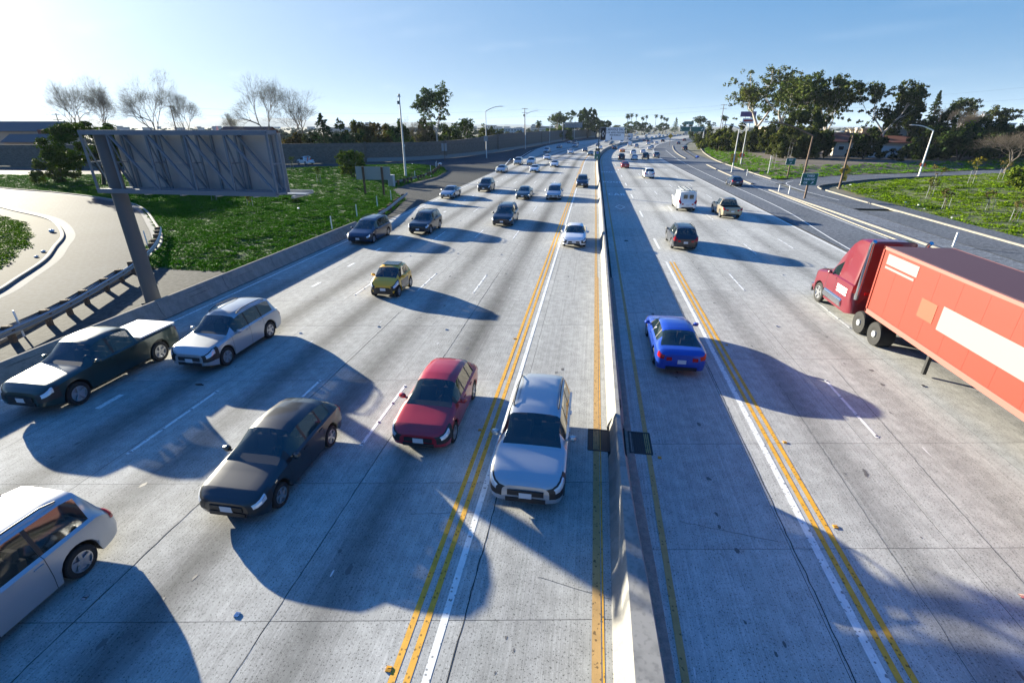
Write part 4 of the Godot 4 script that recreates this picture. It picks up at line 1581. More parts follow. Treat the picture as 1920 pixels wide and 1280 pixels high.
	board(t, "panel", Vector3(-0.42, 3.55, 0.03), 0.68, 1.95, M.sign_back, M.sign_back)
	board(t, "panel", Vector3(0.42, 3.55, 0.03), 0.68, 1.95, M.sign_back, M.sign_back)
	t = thing("panel_back", "grey back of a small sign fixed on the first lamp post by the sound wall", "road sign", at(-31.4, 149.6))
	board(t, "panel", Vector3(0, 5.4, 0.15), 1.15, 1.5, M.sign_back, M.sign_back)
	t = thing("cabinet", "pale grey control cabinet beside the sign with two brown posts", "cabinet", at(-31.05, 75.4, bed_height(-31.05, 75.4)))
	var cb := MB.new()
	cb.box(Vector3(0, 0.85, 0), Vector3(0.85, 1.75, 0.7))
	part("body", cb, M.pale_pole, t)
	var cd := MB.new()
	cd.box(Vector3(0, 0.85, 0.355), Vector3(0.74, 1.55, 0.02))
	part("door", cd, M.sign_back, t)
	cb = MB.new()
	cb.box(Vector3(0, 1.75, 0), Vector3(0.95, 0.06, 0.8))
	part("cover", cb, M.pale_pole, t)
	t = thing("camera_mast", "tall slim grey mast with cameras at its top on the ground cover", "mast", at(-33.8, 89.0, bed_height(-33.8, 89.0)))
	var ms := MB.new()
	ms.lathe(Vector3.ZERO, [[0.22, -0.2], [0.17, 4.0], [0.10, 13.0], [0.0, 13.01]], 12)
	part("pole", ms, M.pale_pole, t)
	ms = MB.new()
	ms.box(Vector3(-0.22, 12.1, 0.05), Vector3(0.32, 0.5, 0.3))
	part("box", ms, M.steel_grey, t)
	ms = MB.new()
	ms.box(Vector3(0.0, 13.05, 0), Vector3(0.42, 0.18, 0.4))
	part("camera_housing", ms, M.white, t)
	ms = MB.new()
	ms.lathe(Vector3(0, 13.14, 0), [[0.17, 0], [0.19, 0.14], [0.12, 0.3], [0, 0.34]], 10)
	part("camera_dome", ms, M.black, t)
	ms = MB.new()
	ms.box(Vector3(0.18, 5.2, 0.05), Vector3(0.25, 0.35, 0.25))
	part("box", ms, M.pale_pole, t)
	# lamp posts along the sound wall
	var i := 0
	for l in [[-31.4, 150.0, 12.7], [-28.4, 215.0, 13.2], [-24.8, 290.0, 14.2], [-14.8, 380.0, 15.0], [1.0, 480.0, 14.4]]:
		lamp("street_lamp", "%s grey lamp post with a curved arm standing before the left sound wall" % ["nearest", "second", "third", "fourth", "farthest"][i], at(l[0], l[1]), l[2], Vector2(4.0, 0.2), M.pale_pole, 0.14, "lamp posts along the left sound wall")
		i += 1
	lamp("street_lamp", "white lamp post with an arm to the left, beside the curved exit ramp", at(61.3, 107.6, 0.0), 8.0, Vector2(-3.1, 0.3), M.white, 0.13)
	lamp("street_lamp", "grey lamp post carrying the amber EXIT 45 sign", at(28.3, 110.9), 8.3, Vector2(-2.2, 0.5), M.pale_pole, 0.12)
	lamp("street_lamp", "brown lamp post carrying the yellow right-turn sign", at(37.8, 84.8), 7.6, Vector2(-1.1, 0.6), M.wood_pole, 0.14)
	lamp("street_lamp", "tall brown long-armed lamp post behind the green THRU TRAFFIC sign", at(33.7, 88.5), 7.4, Vector2(-6.4, 1.5), M.wood_pole, 0.15)
	lamp("street_lamp", "grey post with a short arm beside the orange diamond sign", at(36.1, 134.6), 8.6, Vector2(-1.0, 1.0), M.pale_pole, 0.12)
	lamp("street_lamp", "thin far lamp post right of the carpool sign", at(24.0, 420.0), 13.0, Vector2(3.5, 0.2), M.pale_pole, 0.14)
	t = thing("thin_post", "thin pale post standing in the grass left of the EXIT sign", "post", at(34.6, 108.5))
	post(t, 0, 3.4, 0.13, M.pale_pole)
	# short white marker posts on the island
	for q in [[26.5, 77.0, "left one at its nose"], [27.4, 75.6, "right one at its nose"], [29.4, 104.0, "near the post of the amber speed sign"], [28.6, 43.0, "alone beyond the orange trailer"]]:
		var m := thing("island_marker", "short whitish marker post on the right island, " + q[2], "marker post", at(q[0], q[1]), 0.0, "short marker posts on the right island")
		post(m, 0, 1.1, 0.11, M.white)
	# gantries far ahead
	t = thing("sign_gantry", "far grey truss gantry beyond the sound wall on the left, sign seen from behind", "gantry", at(-14.9, 345.0))
	var gm := MB.new()
	gm.lathe(Vector3(-6.0, 0, 0), [[0.4, 0], [0.35, 11.2]], 8)
	part("pole", gm, M.frame_grey, t)
	gm = MB.new()
	for y in [8.0, 10.9]:
		gm.bar(Vector3(-6.5, y, 0.3), Vector3(6.5, y, 0.3), 0.3, 0.35)
	for k in 7:
		gm.bar(Vector3(-6.2 + 1.78 * k, 10.9, 0.3), Vector3(-6.2 + 1.78 * minf(k + 1, 7), 8.0, 0.3), 0.14, 0.14, Vector3(0, 0, 1))
	part("truss", gm, M.frame_grey, t)
	gm = MB.new()
	gm.box(Vector3(0.6, 9.4, -0.3), Vector3(11.4, 2.6, 0.1))
	part("panel", gm, M.sign_back, t)
	t = thing("sign_gantry", "far gantry with two wide green signs over the right lanes", "gantry", at(57.5, 330.0))
	post(t, 6.9, 8.6, 0.5, M.pale_pole, "pole")
	gm = MB.new()
	gm.bar(Vector3(-7.4, 8.3, -0.3), Vector3(7.2, 8.3, -0.3), 0.35, 0.35)
	gm.bar(Vector3(-7.4, 6.2, -0.3), Vector3(7.2, 6.2, -0.3), 0.3, 0.3)
	part("truss", gm, M.pale_pole, t)
	board(t, "board", Vector3(-4.2, 7.1, 0.0), 5.6, 2.4, M.sign_green, M.sign_white)
	board(t, "board", Vector3(2.9, 7.1, 0.0), 7.6, 2.6, M.sign_green, M.sign_white)
	arrow(t, Vector3(-6.2, 6.8, 0.04), 0.9, PI, M.sign_white)
	arrow(t, Vector3(5.6, 7.1, 0.04), 1.6, -0.7, M.sign_white)
	t = thing("sign_gantry", "farthest green overhead sign, standing above the two wide green signs", "gantry", at(100.0, 600.0))
	post(t, 0, 12.0, 0.6, M.pale_pole, "pole")
	board(t, "board", Vector3(0, 12.0, 0.1), 10.2, 3.2, M.sign_green, M.sign_white)
	# the shop sign among the trees
	t = thing("pole_sign", "tall pole sign, purple panel over a red and white one, behind the tallest tree", "sign", at(74.5, 280.0))
	post(t, -1.3, 14.0, 0.4, M.pale_pole, "pole")
	post(t, 1.3, 14.0, 0.4, M.pale_pole, "pole")
	board(t, "board", Vector3(0, 14.2, 0.1), 7.4, 2.4, M.sign_purple, M.sign_white)
	board(t, "board", Vector3(0.4, 11.2, 0.1), 5.2, 2.2, M.sign_white, M.sign_white)
	board(t, "red_band", Vector3(0.4, 11.3, 0.14), 4.4, 0.9, M.sign_red, M.sign_red)
	# utility poles and their wires
	var tops := []
	i = 0
	for q in [[-187.6, 160.0, 12.8, "leaning wooden utility pole beyond the grey roofed house"], [-132.7, 150.0, 14.7, "wooden utility pole in front of the second bare tree"], [-33.5, 250.0, 16.5, "tall wooden utility pole behind the second lamp post"], [64.5, 290.0, 19.0, "tall wooden utility pole left of the tall pale-trunked tree"], [146.1, 230.0, 13.9, "wooden utility pole with two crossarms above the dark hedge"], [118.0, 195.0, 11.6, "wooden utility pole half hidden by the dark trees on the right"]]:
		t = thing("utility_pole", q[3], "utility pole", at(q[0], q[1]))
		var pm := MB.new()
		pm.lathe(Vector3.ZERO, [[0.2, -0.3], [0.13, q[2]], [0, q[2]]], 8)
		part("pole", pm, M.wood_pole, t)
		for y in ([0.3, 1.9] if i != 1 else [0.3]):
			pm = MB.new()
			pm.box(Vector3(0, q[2] - y, 0.12), Vector3(2.8 if i < 3 else 3.6, 0.14, 0.12), Basis(Vector3.UP, 0.25))
			part("crossarm", pm, M.wood_pole, t)
		for k in 4:
			pm = MB.new()
			pm.lathe(Vector3(-1.1 + 0.73 * k, q[2] - 0.24, 0.05), [[0.05, 0], [0.06, 0.1], [0.03, 0.2], [0, 0.2]], 6)
			part("insulator", pm, M.steel_grey, t)
		if i == 2:
			pm = MB.new()
			pm.lathe(Vector3(-0.45, q[2] - 3.6, 0), [[0, 0], [0.3, 0.02], [0.3, 1.0], [0, 1.05]], 10)
			part("transformer", pm, M.steel_grey, t)
		i += 1
	for w in [[at(-187.6, 160, 12.4), at(-132.7, 150, 14.3), "upper power line between the two leftmost utility poles"], [at(-187.6, 160, 10.8), at(-132.7, 150, 12.4), "lower power line between the two leftmost utility poles"], [at(-132.7, 150, 14.3), at(-33.5, 250, 16.1), "upper power line from the second utility pole over the sound wall"], [at(-133.2, 150.4, 12.4), at(-33.9, 250, 13.2), "lower power line from the second utility pole over the sound wall"], [at(-33.5, 250, 16.1), at(64.5, 290, 18.6), "upper power line crossing the sky above the freeway"], [at(-33.3, 250, 13.0), at(64.9, 290, 16.8), "lower power line crossing the sky above the freeway"], [at(64.5, 290, 18.6), at(200, 250, 26), "upper power line running right from the pole by the tall eucalyptus"], [at(64.9, 290, 16.8), at(200, 240, 21), "lower power line running right from the pole by the tall eucalyptus"], [at(146.1, 230, 13.5), at(280, 260, 14), "upper power line leaving the rightmost utility pole"], [at(146.1, 230, 12.0), at(280, 260, 12), "lower power line leaving the rightmost utility pole"], [at(118, 195, 11.2), at(146.1, 230, 13.2), "power line between the two utility poles over the dark hedge"]]:
		var pts := []; var rads := []
		for k in 15:
			var u := k / 14.0
			pts.append(w[0].lerp(w[1], u) + Vector3(0, -4.0 * u * (1 - u) * w[0].distance_to(w[1]) * 0.014, 0))
			rads.append(0.016)
		var wm := MB.new()
		wm.tube(pts, rads, 4, false)
		tag(part("power_line", wm, M.wire, self), w[2], "power line", "power lines between the utility poles")


# ---------------------------------------------------------------- houses
func house(called: String, label: String, p: Vector3, turn: float, size: Vector3, rise: float, wall_m: Material, roof_m: Material, windows: int, over := 0.5) -> Node3D:
	var t := thing(called, label, "house", p, turn)
	var wm := MB.new()
	wm.box(Vector3(0, size.y / 2, 0), size)
	for s in [-1.0, 1.0]:
		var x: float = s * size.x / 2
		wm.ftri(Vector3(x, size.y, -size.z / 2), Vector3(x, size.y, size.z / 2), Vector3(x, size.y + rise, 0), Vector3(s, 0, 0))
	part("wall", wm, wall_m, t)
	var rm := MB.new()
	var ex := size.x / 2 + over; var ez := size.z / 2 + over
	var dy := -rise * over / (size.z / 2)
	for s in [-1.0, 1.0]:
		var a := Vector3(-ex, size.y + dy, s * ez); var b := Vector3(ex, size.y + dy, s * ez)
		var c := Vector3(ex, size.y + rise + 0.05, 0); var d := Vector3(-ex, size.y + rise + 0.05, 0)
		rm.quad(a, b, c, d, Vector3(0, 1, s))
		rm.quad(a + Vector3(0, 0.16, 0), b + Vector3(0, 0.16, 0), c + Vector3(0, 0.16, 0), d + Vector3(0, 0.16, 0), Vector3(0, 1, s))
		rm.quad(a, b, b + Vector3(0, 0.16, 0), a + Vector3(0, 0.16, 0), Vector3(0, 0, s))
		for q in [[a, d], [b, c]]:
			rm.quad(q[0], q[1], q[1] + Vector3(0, 0.16, 0), q[0] + Vector3(0, 0.16, 0), Vector3(q[0].x, 0, 0))
	part("roof", rm, roof_m, t)
	for k in windows:
		var w := MB.new()
		var x := -size.x / 2 + size.x * (k + 0.5) / windows
		w.box(Vector3(x, size.y * 0.62, size.z / 2 + 0.03), Vector3(1.5, 1.2, 0.08))
		var o := part("window", w, M.white, t)
		var g := MB.new()
		g.box(Vector3(x, size.y * 0.62, size.z / 2 + 0.08), Vector3(1.3, 1.0, 0.03))
		part("pane", g, M.window_dark, o)
	return t


func houses() -> void:
	var t := house("house", "low house with a grey shingled roof beyond the wall at the far left", at(-152, 122), 0.12, Vector3(19, 7.6, 10), 2.1, M.stucco_beige, M.roof_grey, 4)
	var ch := MB.new()
	ch.box(Vector3(8.4, 7.2, 6.2), Vector3(1.6, 1.4, 1.2))
	part("chimney", ch, M.brick_red, t)
	house("house", "dark roofed house low beside the grey shingled house at the far left", at(-141, 112.5), 0.2, Vector3(10, 5.2, 6), 1.5, M.stucco_beige, M.roof_grey, 2)
	t = house("house", "house with a red tiled roof just above the top edge of the big sign frame", at(-123, 172), 0.1, Vector3(17, 6.6, 9), 1.8, M.brick_red, M.roof_red, 4)
	ch = MB.new()
	ch.box(Vector3(-11.3, 6.6, 1.5), Vector3(1.5, 4.2, 1.2))
	part("chimney", ch, M.stucco_white, t)
	t = house("house", "cream walled building with a red roof among the trees on the right", at(74.5, 165), -0.25, Vector3(11, 4.8, 8), 2.0, M.stucco_cream, M.roof_red, 3)
	house("house", "second red roofed building, behind the pale retaining wall on the right bank", at(88.5, 174), -0.3, Vector3(9, 4.4, 7), 1.5, M.stucco_beige, M.roof_red, 2)
	for q in [[91, 190, 14.0, 7.9, "flat cream building behind the red roofed building on the right", M.stucco_cream], [72.5, 230, 10.0, 8.2, "flat cream building glimpsed through the trees left of the red roofs", M.stucco_cream], [211, 330, 18.0, 11.0, "pale far building with a small dome on the right skyline", M.stucco_white], [168, 260, 16.0, 9.6, "pale far house behind the bare trees on the right skyline", M.stucco_white], [-104, 600, 46.0, 6.4, "long white far apartment block behind the second lamp post", M.stucco_white], [-128, 640, 14.0, 9.6, "white far block rising over the long apartment block", M.stucco_white]]:
		t = thing("building", q[4], "building", at(q[0], q[1]), 0.1)
		var b := MB.new()
		b.box(Vector3(0, q[3] / 2, 0), Vector3(q[2], q[3], 10))
		part("wall", b, q[5], t)
		b = MB.new()
		b.box(Vector3(0, q[3] + 0.2, 0), Vector3(q[2] + 0.5, 0.4, 10.5))
		part("parapet", b, M.stucco_white, t)
		for fl in (2 if q[3] < 9 else 3):
			for k in int(q[2] / 3.4):
				var g := MB.new()
				g.box(Vector3(-q[2] / 2 + 1.7 + 3.4 * k, q[3] * (fl + 0.6) / (2.2 if q[3] < 9 else 3.2), 5.02), Vector3(1.7, 1.2, 0.06))
				part("window", g, M.window_dark, t)
		if q[0] == 211:
			b = MB.new()
			b.lathe(Vector3(0, q[3] + 0.4, 0), [[3.2, 0], [3.2, 1.2], [2.7, 2.4], [1.6, 3.2], [0, 3.6]], 14)
			part("dome", b, M.stucco_white, t)
	# the pale painted wall on the bank
	t = thing("retaining_wall", "pale painted retaining wall between dark bushes below the red roofs", "wall", at(77.5, 156), -0.2)
	var w := MB.new()
	w.box(Vector3(0, 1.9, 0), Vector3(10, 3.8, 0.3))
	part("wall", w, M.stucco_white, t)
	w = MB.new()
	w.box(Vector3(0, 3.85, 0), Vector3(10.3, 0.16, 0.5))
	part("coping", w, M.stucco_cream, t)


# ---------------------------------------------------------------- trees and shrubs
func grow(wood: MB, r: RandomNumberGenerator, p: Vector3, d: Vector3, length: float, rad: float, lev: int, tips: Array, how: Dictionary) -> void:
	var pts := [p]; var rads := [rad]
	var q := p; var dd := d
	var n := 3 if lev > 1 else 2
	for i in n:
		dd = (dd + Vector3(r.randfn(), r.randfn(), r.randfn()) * how.bend + Vector3.UP * how.up).normalized()
		q += dd * length / n
		pts.append(q)
		rads.append(lerpf(rad, rad * 0.62, (i + 1.0) / n))
	wood.tube(pts, rads, 7 if lev >= how.levels - 1 else (4 if lev > 1 else 3), false)
	if lev <= 0:
		tips.append(q)
		return
	if lev <= 3 or lev == 4 and r.randf() < 0.7:
		tips.append(pts[-1].lerp(pts[-2], 0.4))
	var kids: int = how.kids + (1 if r.randf() < 0.4 else 0)
	var spin := r.randf() * TAU
	var x := dd.cross(Vector3(0.3, 0.2, 0.9)).normalized(); var y := dd.cross(x)
	for k in kids:
		var a := spin + TAU * k / kids + r.randf_range(-0.5, 0.5)
		var open: float = how.spread * r.randf_range(0.55, 1.25)
		var nd := (dd * cos(open) + (x * cos(a) + y * sin(a)) * sin(open)).normalized()
		var from: Vector3 = pts[-1] if k < 2 else pts[-2].lerp(pts[-1], r.randf())
		grow(wood, r, from, nd, length * how.shrink * r.randf_range(0.8, 1.15), rad * (0.62 if k == 0 else 0.5), lev - 1, tips, how)


# brings a leaning crown back over its foot
func upright(mb: MB, tips: Array, hi: float) -> void:
	var c := Vector3.ZERO
	for p in tips:
		c += p / tips.size()
	for i in mb.v.size():
		mb.v[i] -= Vector3(c.x, 0, c.z) * clampf(mb.v[i].y / hi, 0.0, 1.0)
	for i in tips.size():
		tips[i] -= Vector3(c.x, 0, c.z) * clampf(tips[i].y / hi, 0.0, 1.0)


# how far a crown reaches sideways and up, leaving out the few longest twigs
func spread_of(tips: Array) -> Vector2:
	var a := []; var b := []
	for p in tips:
		a.append(Vector2(p.x, p.z).length()); b.append(p.y)
	a.sort(); b.sort()
	return Vector2(a[int(a.size() * 0.86)], b[int(b.size() * 0.97)])


# scales what was grown to the wanted height and width
func fit_to(mb: MB, k: Vector3) -> void:
	for i in mb.v.size():
		mb.v[i] *= k
		mb.n[i] = (mb.n[i] / k).normalized()


func plant(kindof: String, called: String, label: String, category: String, x: float, z: float, h: float, w: float, sd: int, group := "", tint := Color(0.05, 0.075, 0.03)) -> void:
	var t := thing(called, label, category, at(x, z, maxf(bed_height(x, z), -0.1)), 0.0, group)
	tint = Color(tint.r * 1.40, tint.g * 1.45, tint.b * 0.95)
	if kindof == "bush" and h > 5.0:
		h *= 1.16
		w *= 1.12
	var r := RandomNumberGenerator.new()
	r.seed = sd
	var wood := MB.new(); var crown := MB.new()
	crown.tinted = true
	match kindof:
		"gum":
			var tips := []
			grow(wood, r, Vector3(0, -0.3, 0), Vector3(r.randf_range(-0.08, 0.08), 1, r.randf_range(-0.08, 0.08)), 6.0, 0.50, 5, tips, {"bend": 0.11, "up": 0.10, "kids": 2, "spread": 0.55, "shrink": 0.74, "levels": 5})
			w *= 1.22
			var hi := spread_of(tips).y; var wi := spread_of(tips).x
			upright(wood, tips, hi)
			var k := Vector3(w * 0.5 / wi, h * 0.96 / hi, w * 0.5 / wi)
			fit_to(wood, k)
			for i in (18 if x > 0.0 else 48):
				var a := r.randf() * TAU
				var d := sqrt(r.randf()) * 0.40 * w
				var s := r.randf_range(0.6, 1.1) * (h / 22.0) * 1.8
				leaves_into(crown, r, Vector3(cos(a) * d, h * r.randf_range(0.36, 0.84), sin(a) * d), Vector3(s, s * 0.75, s), 36, 0.55 * sqrt(h / 20.0), tint * r.randf_range(0.7, 1.1), 3, 0.45)
			for p in tips:
				var pp: Vector3 = p * k
				if pp.y < h * 0.26:
					continue
				var s := r.randf_range(0.6, 1.3) * (h / 22.0) * 1.75
				leaves_into(crown, r, pp + Vector3(r.randfn(), r.randf_range(-0.7, 0.3), r.randfn()) * s * 0.3, Vector3(s, s * 0.72, s) * 1.25, 42, 0.55 * sqrt(h / 20.0), tint, 3, 0.45)
			part("trunk", wood, M.bark_pale, t)
			part("crown", crown, M.leaf, t)
		"bare":
			var tips := []
			grow(wood, r, Vector3(0, -0.3, 0), Vector3(r.randf_range(-0.1, 0.1), 1, 0), 5.0, 0.34, 6, tips, {"bend": 0.12, "up": 0.06, "kids": 3, "spread": 0.58, "shrink": 0.76, "levels": 6})
			w *= 1.02
			upright(wood, tips, spread_of(tips).y)
			var hi := spread_of(tips).y; var wi := spread_of(tips).x
			var k := Vector3(w * 0.5 / wi, h / hi, w * 0.5 / wi)
			fit_to(wood, k)
			part("trunk", wood, M.bark_bare, t)
			for p in tips:
				var q: Vector3 = p * k
				if q.y < h * 0.25:
					continue
				for i in 3:
					var d := (Vector3(q.x / w, (q.y / h - 0.45) * 0.9, q.z / w) * 1.8 + Vector3(r.randfn(), r.randfn() + 0.3, r.randfn()) * 0.6).normalized() * h * r.randf_range(0.04, 0.10)
					var s := d.cross(Vector3(r.randfn(), r.randfn(), r.randfn())).normalized() * 0.010
					var nn := d.cross(s).normalized()
					crown.col = Color(0.13, 0.105, 0.09) * r.randf_range(0.7, 1.2)
					crown.tri(q - s, q + s, q + d, nn, nn, nn)
			part("twigs", crown, M.leaf, t)
		"conifer":
			wood.lathe(Vector3.ZERO, [[h * 0.022, -0.2], [h * 0.004, h * 0.97]], 7)
			var n := int(h * 1.9)
			for i in n:
				var u := (i + 0.5) / n
				var reach := w * 0.5 * pow(1.0 - u, 0.75) * r.randf_range(0.75, 1.15)
				for k in 6:
					var a := r.randf() * TAU
					var c := Vector3(cos(a), 0, sin(a)) * reach * 0.6 + Vector3(0, h * (0.10 + 0.9 * u), 0)
					leaves_into(crown, r, c, Vector3(reach * 0.55 + 0.2, 0.35, reach * 0.55 + 0.2), 18, 0.5, tint, 2, 0.2)
			part("trunk", wood, M.bark_dark, t)
			part("crown", crown, M.leaf, t)
		"palm":
			wood.tube([Vector3(0, -0.3, 0), Vector3(0.1, h * 0.5, 0), Vector3(0, h * 0.93, 0)], [0.34, 0.24, 0.22], 8)
			for i in 46:
				var a := r.randf() * TAU
				var up := r.randf_range(-0.9, 1.1)
				var p := Vector3(0, h * 0.93, 0)
				var d := Vector3(cos(a) * cos(up), sin(up), sin(a) * cos(up))
				var side := Vector3(-sin(a), 0, cos(a))
				var k := r.randf_range(0.7, 1.2)
				crown.col = Color(tint.r * k, tint.g * k, tint.b * k) if up > -0.4 else Color(0.09 * k, 0.07 * k, 0.045 * k)
				for s in 4:
					var q := p + d * w * 0.14
					var ww: float = w * [0.05, 0.075, 0.06, 0.03][s]
					var w2: float = w * [0.075, 0.06, 0.03, 0.0][s]
					crown.quad(p - side * ww + Vector3(0, -ww * 0.4, 0), p, q, q - side * w2 + Vector3(0, -w2 * 0.4, 0), Vector3.UP)
					crown.quad(p, p + side * ww + Vector3(0, -ww * 0.4, 0), q + side * w2 + Vector3(0, -w2 * 0.4, 0), q, Vector3.UP)
					p = q
					d = (d + Vector3(0, -0.42, 0)).normalized()
			part("trunk", wood, M.bark_palm, t)
			part("crown", crown, M.leaf, t)
		"round":
			# a broad tree on a visible trunk with a dense lumpy crown
			var tips := []
			grow(wood, r, Vector3(0, -0.3, 0), Vector3(0.05, 1, 0), h * 0.3, h * 0.035, 3, tips, {"bend": 0.12, "up": 0.02, "kids": 3, "spread": 0.62, "shrink": 0.7, "levels": 3})
			var near := 1.0 if z > 100.0 else 1.7
			for i in int(46 * near):
				var a := r.randf() * TAU
				var e := asin(r.randf_range(-0.75, 1.0))
				var c := Vector3(cos(a) * cos(e) * w * 0.40, h * 0.60 + sin(e) * h * 0.33, sin(a) * cos(e) * w * 0.40) * Vector3(1, 1, 1)
				leaves_into(crown, r, c, Vector3(w * 0.14, h * 0.13, w * 0.14), int(200 * near), 0.50 * sqrt(h / 9.0) / near, tint * r.randf_range(0.85, 1.2), 4)
			part("trunk", wood, M.bark_dark, t)
			part("crown", crown, M.leaf_gloss, t)
		"ball":
			for k in 4:
				var a := TAU * k / 4.0
				wood.tube([Vector3(cos(a) * 0.1, -0.2, sin(a) * 0.1), Vector3(cos(a) * w * 0.2, h * 0.5, sin(a) * w * 0.2)], [0.09, 0.04], 5)
			for i in 64:
				var d := Vector3(r.randfn(), r.randfn(), r.randfn()).normalized()
				d.y = maxf(d.y, -0.82)
				var c := Vector3(0, h * 0.48, 0) + d * Vector3(w * 0.37, h * 0.38, w * 0.37) * r.randf_range(0.75, 1.06)
				leaves_into(crown, r, c, Vector3(w * 0.13, h * 0.13, w * 0.13), 200, 0.24, tint * r.randf_range(0.75, 1.3), 4)
			part("stems", wood, M.bark_dark, t)
			part("foliage", crown, M.leaf, t)
		"bush":
			for k in 5:
				var a := r.randf() * TAU
				wood.tube([Vector3(cos(a) * 0.1, -0.2, sin(a) * 0.1), Vector3(cos(a) * w * 0.18, h * 0.6, sin(a) * w * 0.18)], [0.06 + h * 0.008, 0.03], 5)
			var n := int(clampf(w * h * 0.36, 9, 34))
			for i in n:
				var a := r.randf() * TAU
				var d := sqrt(r.randf()) * 0.42
				var top := h * (0.60 + 0.30 * r.randf()) * sqrt(maxf(1.0 - pow(d / 0.52, 2.0), 0.1))
				var hh := r.randf_range(0.16, 1.0) * top
				leaves_into(crown, r, Vector3(cos(a) * d * w, hh, sin(a) * d * w), Vector3(w * 0.17, h * 0.19, w * 0.17), 190 if z > 100.0 else 420, clampf(0.075 * sqrt(w * h), 0.15, 0.62) * (1.0 if z > 100.0 else 0.6), tint * r.randf_range(0.7, 1.3), 5)
			part("stems", wood, M.bark_dark, t)
			part("foliage", crown, M.leaf, t)
		"sapling":
			var tips := []
			grow(wood, r, Vector3(0, -0.1, 0), Vector3(0, 1, 0), h * 0.42, 0.035, 3, tips, {"bend": 0.08, "up": 0.12, "kids": 2, "spread": 0.55, "shrink": 0.62, "levels": 3})
			for p in tips:
				leaves_into(crown, r, p, Vector3(w * 0.17, h * 0.10, w * 0.17), 12, 0.17, tint, 2, 0.2)
			part("trunk", wood, M.bark_bare, t)
			part("foliage", crown, M.leaf, t)
			for s in [-0.35, 0.35]:
				var st := MB.new()
				st.tube([Vector3(s, -0.2, 0.15), Vector3(s * 0.9, h * 0.52, 0.12)], [0.026, 0.026], 6)
				part("stake", st, M.sign_back, t)


